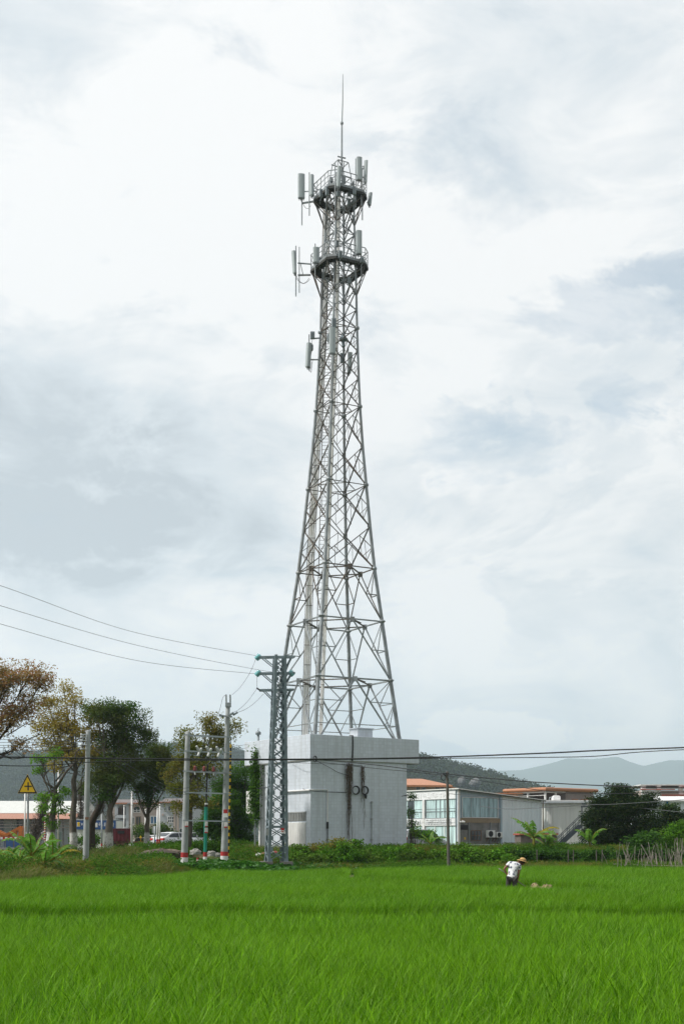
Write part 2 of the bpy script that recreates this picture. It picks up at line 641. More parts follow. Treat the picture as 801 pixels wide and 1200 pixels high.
def patch(px, py, rx, ry, wob=0.0, soft=0.7):
    """soft elliptical region of the sky round a direction, its outline broken up by noise"""
    d = skydir(px, py)
    e1 = Vector((0, 0, 1)).cross(d).normalized()
    e2 = d.cross(e1)
    def dot(e):
        n = nt.nodes.new('ShaderNodeVectorMath'); n.operation = 'DOT_PRODUCT'
        n.inputs[1].default_value = e
        L(DIR, n.inputs[0])
        return n.outputs['Value']
    a = math2('DIVIDE', math2('SUBTRACT', dot(e1), d.dot(e1)), rx / F)
    b = math2('DIVIDE', math2('SUBTRACT', dot(e2), d.dot(e2)), ry / F)
    r2 = math2('ADD', math2('MULTIPLY', a, a), math2('MULTIPLY', b, b))
    r = math2('SQRT', r2)
    r = math2('ADD', math2('MULTIPLY', r, 0.5), math2('MULTIPLY', math2('SUBTRACT', WOB, 0.5), wob * 2.2))
    mr = nt.nodes.new('ShaderNodeMapRange')
    mr.interpolation_type = 'SMOOTHSTEP'
    mr.inputs[1].default_value = 0.5 - soft / 2
    mr.inputs[2].default_value = 0.5 + soft / 2
    mr.inputs[3].default_value = 1.0
    mr.inputs[4].default_value = 0.0
    L(r, mr.inputs[0])
    front = math2('GREATER_THAN', dot(d), 0.0)
    return math2('MULTIPLY', mr.outputs[0], front)


WOB = noise(cb.outputs[0], 8.5, 10, 0.62, 0.6, (3.1, 7.7, 0))
big = noise(cb.outputs[0], 3.6, 8, 0.52, 0.5, (1.3, 2.2, 0))
fine = noise(cb.outputs[0], 9.0, 10, 0.6, 0.6, (5.5, 0.4, 0), (1, 1, 1.3))

# brightness of the cloud deck
shade = math2('ADD', math2('ADD', math2('MULTIPLY', big, 0.75), math2('MULTIPLY', fine, 0.70)), -0.215)
for (px, py, rx, ry, amt, wob, soft) in (
        (40, 530, 130, 95, -0.20, 1.0, .6), (250, 560, 110, 95, -0.13, 1.0, .55), (120, 610, 180, 40, -0.10, 1.0, .6), (150, 380, 230, 60, 0.06, 1.2, .6),
        (70, 90, 150, 45, -0.08, 1.2, .6), (330, 190, 60, 110, -0.05, 1.2, .6), (500, 170, 110, 70, -0.04, 1.2, .6),
        (120, 230, 230, 110, 0.20, .8, .8), (320, 70, 160, 70, 0.10, 1.0, .6), (560, 330, 200, 90, 0.10, 1.1, .5), (690, 610, 190, 100, 0.13, 1.2, .28),
        (505, 690, 90, 60, 0.09, 1.2, .3), (570, 853, 60, 22, 0.28, 1.0, .25), (720, 862, 80, 12, 0.08, 1.0, .3), (300, 700, 90, 18, 0.10, 1.2, .35),
        (330, 470, 120, 40, 0.07, 1.2, .4), (760, 760, 140, 120, -0.08, .9, .8), (620, 290, 200, 50, 0.05, 1.2, .4)):
    shade = math2('ADD', shade, math2('MULTIPLY', patch(px, py, rx, ry, wob, soft), amt))
cr = nt.nodes.new('ShaderNodeValToRGB')
el = cr.color_ramp.elements
stops = [(0.20, (0.55, 0.60, 0.64)), (0.40, (0.715, 0.765, 0.80)), (0.52, (0.825, 0.85, 0.865)), (0.66, (0.97, 0.965, 0.955))]
while len(el) < len(stops):
    el.new(0.5)
for i, (p, c) in enumerate(stops):
    el[i].position = p
    el[i].color = (*c, 1)
L(shade, cr.inputs[0])
bg2 = nt.nodes.new('ShaderNodeBackground')
ZEN = nt.nodes.new('ShaderNodeMapRange')
ZEN.interpolation_type = 'SMOOTHSTEP'
for _i, _v in ((1, 0.5), (2, 1.0), (3, 1.0), (4, 1.2)):
    ZEN.inputs[_i].default_value = _v
L(sp.outputs[2], ZEN.inputs[0])
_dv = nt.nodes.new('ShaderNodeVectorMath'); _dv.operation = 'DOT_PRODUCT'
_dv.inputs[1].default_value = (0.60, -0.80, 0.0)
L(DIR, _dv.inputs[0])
_mr = nt.nodes.new('ShaderNodeMapRange'); _mr.interpolation_type = 'SMOOTHSTEP'      # dimming added to the unseen sky behind-right, deepens shade on the right wall
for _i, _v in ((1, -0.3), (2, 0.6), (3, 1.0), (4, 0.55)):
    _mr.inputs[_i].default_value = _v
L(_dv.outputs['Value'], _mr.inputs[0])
_hb = nt.nodes.new('ShaderNodeMapRange'); _hb.interpolation_type = 'SMOOTHSTEP'     # low sky brightened to make up for the haze volume dimming it
for _i, _v in ((1, 0.0), (2, 0.26), (3, 1.32), (4, 1.04)):
    _hb.inputs[_i].default_value = _v
L(sp.outputs[2], _hb.inputs[0])
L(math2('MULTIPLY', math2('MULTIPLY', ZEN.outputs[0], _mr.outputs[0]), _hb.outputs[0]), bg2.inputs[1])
L(cr.outputs[0], bg2.inputs[0])

# thin gaps through which the blue shows
gap = math2('MULTIPLY', math2('SUBTRACT', 0.44, fine), 1.5)
for (px, py, rx, ry, amt, wob, soft) in ((748, 355, 110, 42, 0.62, 1.3, .45), (610, 515, 110, 42, 0.60, 1.3, .45), (700, 455, 100, 20, 0.35, 1.5, .4), (500, 610, 70, 34, 0.28, 1.2, .5),
                                   (490, 180, 90, 50, 0.22, 1.3, .6), (780, 318, 60, 20, 0.4, 1.3, .35), (290, 680, 60, 12, 0.25, 1.4, .4)):
    gap = math2('ADD', gap, math2('MULTIPLY', patch(px, py, rx, ry, wob, soft), amt))
mrg = nt.nodes.new('ShaderNodeMapRange')
mrg.inputs[1].default_value = 0.05
mrg.inputs[2].default_value = 0.75
mrg.inputs[3].default_value = 0.0
mrg.inputs[4].default_value = 0.46
L(gap, mrg.inputs[0])
mx = nt.nodes.new('ShaderNodeMixShader')
L(mrg.outputs[0], mx.inputs[0])
L(bg2.outputs[0], mx.inputs[1])
L(bg1.outputs[0], mx.inputs[2])
L(mx.outputs[0], wo.inputs[0])

sc.view_settings.view_transform = 'Standard'
sc.view_settings.look = 'None'
sc.view_settings.exposure = 0.0
sc.view_settings.gamma = 1.0
sc.cycles.max_bounces = 6
sc.cycles.transparent_max_bounces = 8
sc.cycles.volume_bounces = 2
sc.cycles.use_denoising = True
try:
    sc.cycles.denoiser = 'OPENIMAGEDENOISE'
except Exception:
    pass

# ================================================================== ground
def axis(lo, hi, step, far_lo, far_hi, g=1.22):
    a = list(np.arange(lo, hi + 1e-6, step))
    x, d = hi, step
    while x < far_hi:
        d *= g; x += d; a.append(min(x, far_hi))
    x, d = lo, step
    while x > far_lo:
        d *= g; x -= d; a.insert(0, max(x, far_lo))
    return a


xs = axis(-45, 45, 0.75, -4600, 4600)
ys = axis(-10, 100, 0.5, -45, 10200)
V = [(x, y, gz(x, y)) for y in ys for x in xs]
nx = len(xs)
Q = [(j * nx + i, j * nx + i + 1, (j + 1) * nx + i + 1, (j + 1) * nx + i) for j in range(len(ys) - 1) for i in range(nx - 1)]
gm, nt2, out2 = newmat('earth_and_short_grass')
b = N(nt2, 'ShaderNodeBsdfPrincipled', Roughness=0.95)
b.inputs['Specular IOR Level'].default_value = 0.1
tcg = N(nt2, 'ShaderNodeTexCoord')
n1 = N(nt2, 'ShaderNodeTexNoise', Scale=0.5, Detail=9.0, Roughness=0.7)
nt2.links.new(tcg.outputs['Object'], n1.inputs['Vector'])
c = ramp(nt2, n1.outputs[0], [(0.3, (0.045, 0.06, 0.018)), (0.5, (0.07, 0.085, 0.025)), (0.62, (0.10, 0.08, 0.045)), (0.75, (0.16, 0.13, 0.085))])
nt2.links.new(c, b.inputs['Base Color'])
bp = N(nt2, 'ShaderNodeBump', Strength=0.6, Distance=0.08)
nt2.links.new(n1.outputs[0], bp.inputs['Height'])
nt2.links.new(bp.outputs[0], b.inputs['Normal'])
nt2.links.new(b.outputs[0], out2.inputs[0])
g = build_np('ground', V, Q, gm, smooth=True)
tag(g, 'earth and short grass of the paddy floor, bank and plain', None, kind='structure')

# the road that runs behind the bank, with its kerb and edge lines
rd = MB()
rd.boxb(-160, 160, 104.0, 113.0, 1.30, 1.47)
o = rd.build('road', M['asphalt']); tag(o, 'grey asphalt road running behind the grassy bank', None, kind='structure')
rk = MB()
for y0 in (103.7, 113.0):
    rk.boxb(-160, 160, y0, y0 + 0.3, 1.3, 1.58)
o = rk.build('kerb', M['paving']); tag(o, 'pale concrete kerb along both road edges', None, kind='structure')
rl = MB()
for k in range(-26, 27):
    rl.boxb(k * 6.0, k * 6.0 + 3.0, 108.45, 108.57, 1.47, 1.476)
for yy in (104.5, 112.4):
    rl.boxb(-160, 160, yy, yy + 0.12, 1.47, 1.476)
o = rl.build('road_markings', M['white']); tag(o, 'white painted lines on the asphalt road', None, kind='structure')

# air
hz = MB()
hz.boxb(-4700, 4700, -60, 10300, -1.0, 690)
hm, nth, outh = newmat('pale_air')
pv = nth.nodes.new('ShaderNodeVolumePrincipled')
pv.inputs['Color'].default_value = (0.75, 0.89, 1.0, 1)
pv.inputs['Density'].default_value = 0.000165
pv.inputs['Anisotropy'].default_value = 0.4
nth.links.new(pv.outputs[0], outh.inputs['Volume'])
o = hz.build('haze', hm)
tag(o, 'thin pale blue haze filling the air over the plain', None, kind='stuff')

# ================================================================== scatter (uncountable ground cover only)
def proto(name, V, Q, mt):
    me = bpy.data.meshes.new(name)
    me.from_pydata([tuple(map(float, p)) for p in V], [], [tuple(int(i) for i in q) for q in Q])
    me.materials.append(mt)
    return bpy.data.objects.new(name, me)


def scatter(name, pts, scl, protos, label, cat, pick=None, turn=PI):
    pts = np.asarray(pts, dtype=np.float32)
    n = len(pts)
    pc = bpy.data.collections.new(name + '_tufts')
    for p in protos:
        pc.objects.link(p)
    me = bpy.data.meshes.new(name)
    me.vertices.add(n)
    me.vertices.foreach_set('co', pts.ravel())
    a = me.attributes.new('sc', 'FLOAT', 'POINT')
    a.data.foreach_set('value', np.asarray(scl, dtype=np.float32))
    a = me.attributes.new('rz', 'FLOAT', 'POINT')
    a.data.foreach_set('value', NR.uniform(-turn, turn, n).astype(np.float32))
    a = me.attributes.new('pick', 'INT', 'POINT')
    a.data.foreach_set('value', (NR.integers(0, len(protos), n) if pick is None else np.asarray(pick)).astype(np.int32))
    o = bpy.data.objects.new(name, me)
    COL.objects.link(o)
    ng = bpy.data.node_groups.new(name + '_scatter', 'GeometryNodeTree')
    ng.interface.new_socket('Geometry', in_out='INPUT', socket_type='NodeSocketGeometry')
    ng.interface.new_socket('Geometry', in_out='OUTPUT', socket_type='NodeSocketGeometry')
    gi = ng.nodes.new('NodeGroupInput'); go = ng.nodes.new('NodeGroupOutput')
    ip = ng.nodes.new('GeometryNodeInstanceOnPoints')
    ci = ng.nodes.new('GeometryNodeCollectionInfo')
    ci.inputs['Collection'].default_value = pc
    ci.inputs['Separate Children'].default_value = True
    ci.inputs['Reset Children'].default_value = True
    def attr(nm, typ):
        q = ng.nodes.new('GeometryNodeInputNamedAttribute')
        q.data_type = typ
        q.inputs['Name'].default_value = nm
        return [s for s in q.outputs if s.enabled][0]
    cx = ng.nodes.new('ShaderNodeCombineXYZ')
    ng.links.new(attr('rz', 'FLOAT'), cx.inputs[2])
    er = ng.nodes.new('FunctionNodeEulerToRotation')
    ng.links.new(cx.outputs[0], er.inputs[0])
    ng.links.new(gi.outputs[0], ip.inputs['Points'])
    ng.links.new(ci.outputs[0], ip.inputs['Instance'])
    ip.inputs['Pick Instance'].default_value = True
    ng.links.new(attr('pick', 'INT'), ip.inputs['Instance Index'])
    ng.links.new(er.outputs[0], ip.inputs['Rotation'])
    ng.links.new(attr('sc', 'FLOAT'), ip.inputs['Scale'])
    ng.links.new(ip.outputs[0], go.inputs[0])
    md = o.modifiers.new('scatter', 'NODES')
    md.node_group = ng
    tag(o, label, cat, kind='stuff')
    return o


def blades(nb, hlo, hhi, spread, wid, bend, seg=4, wind=(0, 0)):
    V, Q = [], []
    for _ in range(nb):
        a = R.uniform(0, 2 * PI)
        r = spread * math.sqrt(R.random())
        bx, by = r * math.cos(a), r * math.sin(a)
        h = R.uniform(hlo, hhi)
        da = a + R.gauss(0, 0.7)
        lean = R.uniform(0.05, 0.30)
        bd = R.uniform(0.2, 1.0) * bend
        wd = wid * R.uniform(0.7, 1.2)
        px_, py_ = -math.sin(da + R.gauss(0, 0.6)), math.cos(da + R.gauss(0, 0.6))
        b0 = len(V)
        for i in range(seg + 1):
            t = i / seg
            d = lean * h * t + bd * h * t ** 3
            z = h * t * (1 - 0.30 * bd * t * t)
            x = bx + math.cos(da) * d + wind[0] * t * t * h
            y = by + math.sin(da) * d + wind[1] * t * t * h
            ww = wd * (1.0 if t < 0.45 else max(0.06, 1 - ((t - 0.45) / 0.55) ** 1.5)) * 0.5
            V += [(x - px_ * ww, y - py_ * ww, z), (x + px_ * ww, y + py_ * ww, z)]
        for i in range(seg):
            k = b0 + 2 * i
            Q.append((k, k + 1, k + 3, k + 2))
    return V, Q


# rice
rm, nt3, out3 = newmat('rice_blade')
L3 = nt3.links.new
geo = N(nt3, 'ShaderNodeNewGeometry')
oi = N(nt3, 'ShaderNodeObjectInfo')
cA = ramp(nt3, geo.outputs['Random Per Island'], [(0.0, (0.042, 0.150, 0.004)), (0.5, (0.115, 0.305, 0.005)), (0.82, (0.21, 0.425, 0.009)), (1.0, (0.22, 0.36, 0.09))])
nz = N(nt3, 'ShaderNodeTexNoise', Scale=0.16, Detail=4.0, Roughness=0.6)
L3(geo.outputs['Position'], nz.inputs['Vector'])
fz = ramp(nt3, nz.outputs[0], [(0.35, (0, 0, 0)), (0.68, (0.7, 0.7, 0.7))])
cA = mixc(nt3, fz, cA, (0.135, 0.300, 0.003))
fr = N(nt3, 'ShaderNodeMapRange')
fr.inputs[3].default_value = 0.8; fr.inputs[4].default_value = 1.18
L3(oi.outputs['Random'], fr.inputs[0])
vm = N(nt3, 'ShaderNodeVectorMath', operation='SCALE')
L3(cA, vm.inputs[0]); L3(fr.outputs[0], vm.inputs['Scale'])
pb = N(nt3, 'ShaderNodeBsdfPrincipled', Roughness=0.45)
pb.inputs['Specular IOR Level'].default_value = 0.07
L3(vm.outputs[0], pb.inputs['Base Color'])
tb = N(nt3, 'ShaderNodeBsdfTranslucent')
L3(vm.outputs[0], tb.inputs[0])
mxs = N(nt3, 'ShaderNodeMixShader')
mxs.inputs[0].default_value = 0.34
L3(pb.outputs[0], mxs.inputs[1]); L3(tb.outputs[0], mxs.inputs[2])
L3(mxs.outputs[0], out3.inputs[0])

near_p = []
for k in range(6):
    V, Q = blades(29, 0.36, 0.72, 0.06, 0.0122, 0.50, 5, (0.08, 0.0))
    near_p.append(proto('rice_tuft', V, Q, rm))
far_p = []
for k in range(5):
    V, Q = blades(28, 0.38, 0.64, 0.09, 0.016, 0.45, 3, (0.11, 0.0))
    far_p.append(proto('rice_tuft', V, Q, rm))


def gap_y(x):
    """the diagonal walkway between the middle plot and the far plot on the right"""
    return 55.5 - 1.68 * (x - 0.7)


def near_back(x):
    return 29.2 + 0.03 * x


def field(y0, y1, step, test, hmul=1.0):
    pts, s = [], []
    y = y0
    row = 0
    while y < y1:
        hw = 0.30 * y + 5.5
        n = int(2 * hw / step)
        for i in range(n):
            x = -hw + (i + 0.5 * (row % 2)) * step + R.gauss(0, 0.03)
            yy = y + R.gauss(0, 0.03)
            k = test(x, yy)
            if k:
                pts.append((x, yy, gz(x, yy) - 0.01))
                s.append(k * R.uniform(0.88, 1.12) * hmul * (1 + 0.13 * math.sin(0.55 * x + 0.33 * yy) * math.sin(0.23 * yy - 0.4 * x)))
        y += step
        row += 1
    return pts, s


pts, s = field(7.5, 18.0, 0.155, lambda x, y: 1.0)
p2, s2 = field(18.0, 30, 0.18, lambda x, y: 1.0 if y < near_back(x) else 0)
scatter('rice', pts + p2, s + s2, near_p, 'bright green rice of the nearest plot, long arching blades', 'rice', None, 1.4)


def mid(x, y):
    if y < near_back(x) + 2.6 or y > edge_y(x) - 0.5:
        return 0
    if x > 0.2 and y > gap_y(x) - 2.3:
        return 0
    return 1.0


def far(x, y):
    if x < 0.7 or y < gap_y(x) + 1.1 or y > edge_y(x) - 0.7 or y < 33:
        return 0
    if x < 1.6 and y > 66:
        return 0
    return 1.0


pts, s = field(30.0, 45.0, 0.19, mid)
p2, s2 = field(45.0, 74, 0.26, mid, 0.95)
scatter('rice', pts + p2, s + s2, far_p, 'even green rice of the middle plot behind the dark walkway', 'rice', None, 1.4)
pts, s = field(33.0, 74, 0.24, far, 0.93)
scatter('rice', pts, s, far_p, 'taller green rice of the far plot behind the bending farmer', 'rice', None, 1.4)

# ================================================================== leaves
def leaf_quads(C, size, up=0.35, asp=0.5, fold=0.15):
    """one diamond leaf per centre, random orientation"""
    C = np.asarray(C, dtype=np.float32)
    n = len(C)
    d = NR.normal(size=(n, 3)); d[:, 2] *= 0.6; d[:, 2] -= 0.25
    d /= np.linalg.norm(d, axis=1)[:, None]
    q = NR.normal(size=(n, 3)); q[:, 2] += up * 3
    s = np.cross(d, q); s /= np.linalg.norm(s, axis=1)[:, None] + 1e-6
    nn = np.cross(s, d)
    L_ = (size * NR.uniform(0.65, 1.3, n))[:, None]
    V = np.empty((n, 4, 3), dtype=np.float32)
    V[:, 0] = C - d * L_ * 0.5
    V[:, 1] = C + s * L_ * asp * 0.5 + nn * L_ * fold
    V[:, 2] = C + d * L_ * 0.5
    V[:, 3] = C - s * L_ * asp * 0.5 + nn * L_ * fold
    Q = np.arange(n * 4, dtype=np.int32).reshape(n, 4)
    return V.reshape(-1, 3), Q


def blob_clumps(c, r, k, bias=0.45):
    """clump centres inside an ellipsoid, most of them towards its outside"""
    d = NR.normal(size=(k, 3)); d /= np.linalg.norm(d, axis=1)[:, None]
    rr = NR.uniform(0, 1, k) ** bias
    wob = 1 + 0.22 * np.sin(d[:, 0:1] * 5 + c[0]) * np.sin(d[:, 2:3] * 6 + c[2])
    return np.array(c) + d * rr[:, None] * np.array(r) * wob


def tree(name, label, foot, trunk, blobs, Y, lm, bm, leaf=0.17, dens=1.0, clump=0.42, per=70, group='trees along the road bank',
         twigs=7, trunk_r=0.26, bare=(), cat='tree', forks=None, aspect=0.5, dy=0.5):
    """foot: (px,py); trunk: list of (px,py) up to the fork; blobs: (px,py,rx,ry[,ddepth]) in picture pixels at depth Y, turned into world ellipsoids"""
    f0 = P(foot[0], foot[1], Y)
    f0.z = gz(f0.x, f0.y) - 0.05
    root = thing(name, label, cat, f0, group)
    k = Y / F
    trunk_r *= .78
    wood = MB()
    tp = [f0] + [P(px, py, Y) for px, py in trunk]
    nT = len(tp)
    rad = [lerp(trunk_r * 1.15, trunk_r * 0.6, i / max(1, nT - 1)) for i in range(nT)]
    rad[0] *= 1.25
    # smooth the trunk line a little
    pp, rr = [], []
    for i in range(nT - 1):
        for t in (0, 0.33, 0.66):
            j = Vector((R.gauss(0, 0.03), R.gauss(0, 0.03), 0)) if (i or t) else Vector((0, 0, 0))
            pp.append(tp[i].lerp(tp[i + 1], t) + j); rr.append(lerp(rad[i], rad[i + 1], t))
    pp.append(tp[-1]); rr.append(rad[-1])
    wood.tube(pp, rr, 9)
    top = tp[-1]
    Vs = []
    for bi, bl in enumerate(blobs):
        px, py, rx, ry = bl[:4]
        dd = bl[4] if len(bl) > 4 else R.uniform(-1, 1) * dy * rx * k
        c = P(px, py, Y); c.y += dd
        r = (rx * k, max(rx, ry) * k * 0.9, ry * k)
        # limb from the trunk to the middle of this part of the crown
        i0 = R.randrange(max(0, len(pp) - 3), len(pp))
        s = pp[i0]
        m1 = s.lerp(c, 0.45) + Vector((R.gauss(0, 0.2), R.gauss(0, 0.3), -0.10 * (c - s).length + R.gauss(0, 0.12)))
        line = []
        for q in range(7):
            t = q / 6
            line.append(s * (1 - t) ** 2 + m1 * 2 * t * (1 - t) + c * t * t)
        r0 = max(0.05, trunk_r * 0.42 * min(1, (rx * ry) ** 0.5 / 22))
        wood.tube(line, [lerp(r0, 0.03, q / 6) for q in range(7)], 6)
        vol = (r[0] * r[2])
        K = max(4, int(dens * 15 * vol))
        cl = blob_clumps(c, r, K)
        for q in range(min(len(cl), int(twigs * max(1, vol / 1.6)))):
            e = Vector(cl[q])
            s2 = line[R.randrange(3, 7)]
            mid_ = s2.lerp(e, 0.5) + Vector((R.gauss(0, .12), R.gauss(0, .12), R.gauss(0, .12)))
            wood.tube([s2, mid_, e], [0.026, 0.016, 0.006], 4, cap=False)
        pern = NR.poisson(per * 2.6, len(cl))
        for cc, m_ in zip(cl, pern):
            off = np.clip(NR.normal(size=(m_, 3)), -1.5, 1.5) * clump * np.array([1, 1, 0.62]) * R.uniform(0.6, 1.2)
            Vs.append(cc + off)
    for (a, b_, r_) in bare:
        pA, pB = P(a[0], a[1], Y), P(b_[0], b_[1], Y)
        mid_ = pA.lerp(pB, 0.5) + Vector((R.gauss(0, .15), R.gauss(0, .25), R.gauss(0, .15)))
        line = [pA, pA.lerp(mid_, 0.6), mid_, mid_.lerp(pB, 0.6), pB]
        wood.tube(line, [r_, r_ * .85, r_ * .7, r_ * .5, r_ * .3], 6)
        for q in range(5):
            s2 = line[R.randrange(2, 5)]
            e = s2 + Vector((R.gauss(0, .35), R.gauss(0, .35), R.uniform(-.1, .7)))
            wood.tube([s2, s2.lerp(e, .5) + Vector((R.gauss(0, .06), 0, R.gauss(0, .06))), e], [r_ * .35, r_ * .25, 0.006], 4, cap=False)
    wood.build('trunk', bm, root, smooth=True)
    Vl, Ql = leaf_quads(np.concatenate(Vs), leaf * .86, asp=aspect)
    build_np('crown', Vl, Ql, lm, root)
    return root


LM = dict(
    rust=leafmat('russet_leaf', [(0.32, 0.135, 0.06), (0.46, 0.21, 0.09), (0.39, 0.27, 0.10), (0.24, 0.25, 0.07)], (0.27, 0.21, 0.07), 0.5, trans=.45),
    olive=leafmat('yellow_olive_leaf', [(0.32, 0.25, 0.04), (0.44, 0.36, 0.055), (0.30, 0.31, 0.04), (0.40, 0.21, 0.06)], (0.31, 0.255, 0.06), 0.45, trans=.45),
    dark=leafmat('dark_leaf', [(0.028, 0.078, 0.010), (0.055, 0.128, 0.018), (0.09, 0.18, 0.026)], (0.12, 0.13, 0.035), 0.4),
    deep=leafmat('deep_leaf', [(0.014, 0.038, 0.011), (0.028, 0.065, 0.018), (0.052, 0.098, 0.026), (0.105, 0.118, 0.045)], None, trans=0.2),
    mid=leafmat('mid_leaf', [(0.045, 0.13, 0.010), (0.075, 0.18, 0.014), (0.11, 0.23, 0.02)], (0.04, 0.10, 0.012), 0.6),
    thin=leafmat('thin_olive_leaf', [(0.14, 0.16, 0.024), (0.21, 0.21, 0.036), (0.25, 0.18, 0.045)], (0.14, 0.18, 0.026), 0.5, trans=.42),
    bright=leafmat('bright_leaf', [(0.09, 0.23, 0.012), (0.13, 0.30, 0.018), (0.17, 0.33, 0.03)], None),
    hedge=leafmat('hedge_leaf', [(0.045, 0.15, 0.008), (0.085, 0.225, 0.012), (0.13, 0.29, 0.022)], (0.095, 0.155, 0.022), 0.9),
    vine=leafmat('vine_leaf', [(0.028, 0.085, 0.012), (0.045, 0.12, 0.016), (0.07, 0.155, 0.022)], None),
    banana=leafmat('banana_leaf', [(0.08, 0.22, 0.02), (0.12, 0.28, 0.03), (0.16, 0.32, 0.045)], None, trans=0.45, rough=0.4, spec=0.3),
    bananadry=leafmat('yellow_banana_leaf', [(0.34, 0.28, 0.03), (0.25, 0.22, 0.03)], None, trans=0.4),
    broad=leafmat('broad_leaf', [(0.03, 0.12, 0.010), (0.05, 0.17, 0.014), (0.08, 0.21, 0.02)], None, rough=0.4, spec=0.3),
    weed=leafmat('weed_blade', [(0.09, 0.16, 0.02), (0.13, 0.19, 0.03), (0.18, 0.21, 0.05), (0.27, 0.24, 0.11)], None, trans=0.45),
    dry=leafmat('dry_twig', [(0.10, 0.085, 0.07), (0.15, 0.125, 0.10), (0.08, 0.07, 0.055)], None, trans=0.1),
)

# ================================================================== white equipment building (local axes: u along the shaded face, v along the sunlit face)
BX, BY, BZ = -2.1, 85.0, 0.0
BANG = math.atan2(5.0, 7.5)
UD = Vector((math.cos(BANG), math.sin(BANG), 0)); VD = Vector((-math.sin(BANG), math.cos(BANG), 0))


def B(u, v, z):
    return Vector((BX, BY, 0)) + UD * u + VD * v + Vector((0, 0, z))


bld = thing('equipment_building', 'white tiled flat-roofed building that carries the tall lattice tower', 'building', (BX, BY, BZ), rz=BANG)
m = MB(); m.boxb(0.06, 8.0, 0.06, 6.06, 0.9, 7.60)
m.build('wall', M['tile'], bld, world=False, bevel=0.02)
m = MB()
t = 0.22
m.boxb(-0.04, 9.0, -0.04, t, 7.60, 9.28); m.boxb(-0.04, 9.0, 8.8 - t, 8.8, 7.60, 9.28)
m.boxb(-0.04, t, t + .003, 8.8 - t - .003, 7.60, 9.277); m.boxb(9.0 - t, 9.0, t + .003, 8.8 - t - .003, 7.60, 9.277)
m.build('parapet', M['tile'], bld, world=False, bevel=0.02)
m = MB(); m.boxb(-0.02, 8.98, -0.02, 8.78, 7.56, 7.602); m.boxb(t, 9 - t, t, 8.8 - t, 7.7, 8.3)
m.build('roof', M['soffit'], bld, world=False)
for (a_, b_, c_, d_) in ((0.05, 0.42, 6.55, 6.95), (7.4, 7.8, 8.2, 8.6)):
    m = MB(); m.boxb(a_, b_, c_, d_, 0.8, 7.56)
    m.build('pillar', M['plaster'], bld, world=False, bevel=0.02)
m = MB(); m.boxb(-0.05, 0.30, 7.35, 8.55, 4.1, 5.75)
m.build('side_panel', M['plaster'], bld, world=False, bevel=0.02)
m = MB()
m.boxb(0.03, 0.075, 0.62, 3.3, 3.52, 4.06)
gr = m.build('vent', M['grille'], bld, world=False)
m = MB()
for k in range(13):
    vv = 0.68 + k * 0.205
    m.boxb(0.0, 0.04, vv, vv + 0.07, 3.52, 4.06)
m.boxb(-0.01, 0.05, 0.58, 3.34, 4.06, 4.14)
m.build('slat', M['concrete'], gr, world=False)
m = MB(); m.boxb(0.0, 0.055, 0.62, 3.3, 1.0, 3.42)
for k in range(12):
    m.boxb(-0.02, 0.0, 0.64 + k * 0.222, 0.83 + k * 0.222, 1.0, 3.40)
m.build('shutter', M['plaster'], bld, world=False)
m = MB(); m.tube([(-0.05, 3.4, 5.55), (-0.05, 0.0, 5.55), (1.35, -0.02, 5.6), (1.35, -0.02, 3.3)], 0.06, 8)
pc_ = m.build('conduit', M['white'], bld, world=False)
m = MB(); m.tube([(1.35, -0.02, 3.45), (1.35, -0.02, 3.0)], 0.075, 8); m.tube([(1.35, -0.02, 3.0), (1.35, -0.02, 1.0)], 0.035, 6)
m.build('conduit_joint', M['black'], pc_, world=False)
m = MB(); m.tube([(4.95, -0.02, 4.9), (4.95, -0.02, 1.0)], 0.035, 6)
for zz in (4.75, 3.6, 2.2):
    m.boxb(4.88, 5.02, -0.06, 0.03, zz, zz + 0.12)
m.build('conduit', M['concrete'], bld, world=False)
m = MB(); m.tube([(3.35, -0.08, 9.3), (3.36, -0.09, 8.5), (3.30, -0.09, 7.58)], [.05, .045, .06], 6)
m.tube([(3.35, -0.08, 9.3), (3.35, 0.3, 9.32)], 0.05, 6)
m.build('roof_cable', M['black'], bld, world=False)
m = MB(); m.boxb(4.5, 5.75, 1.0, 2.0, 8.3, 9.92); m.boxb(4.42, 5.83, 0.92, 2.08, 9.92, 10.0)
m.build('roof_hatch', M['tile'], bld, world=False, bevel=0.02)
m = MB(); m.tube([(0.4, 7.6, 8.3), (0.4, 7.6, 9.75)], 0.09, 8); m.lathe([(0.05, 9.75), (0.2, 9.78), (0.2, 9.95), (0.05, 10.05)], (0.4, 7.6, 0), 10)
m.tube([(0.4, 7.6, 10.0), (0.42, 7.6, 10.25)], 0.03, 5)
m.build('vent_pipe', M['radio'], bld, world=False, smooth=True)
m = MB()
for vv in (6.35, 7.15):
    m.tube([(-0.12, vv, 7.5), (-0.12, vv, 2.2), (-0.12, vv, 0.9)], 0.06, 8)
m.build('downpipe', M['steel'], bld, world=False)

# dead creepers, living creeper, cable coils on the walls
def hanging(name, label, cat, u0, v0, ztop, zbot, width, n, mt, rad=0.02, face='u'):
    o0 = B(u0, v0, zbot)
    root = thing(name, label, cat, o0)
    mm = MB()
    for k in range(n):
        uu = R.gauss(0, width * (0.4))
        zt = ztop - abs(R.gauss(0, 0.22))
        ln = (zt - zbot) * (R.uniform(.12, .5) if k % 3 else R.uniform(.5, 1.0))
        pts = []
        x = uu
        for q in range(8):
            tt = q / 7
            x += R.gauss(0, 0.07) - x * 0.20
            dv = -0.09 - abs(R.gauss(0, 0.05))
            pts.append(B(u0 + x, v0 + dv, zt - ln * tt))
        mm.tube(pts, [rad * R.uniform(.5, 1.2) * (1 - 0.6 * q / 7) for q in range(8)], 4, cap=False)
    mm.build('stem', mt, root)
    return root


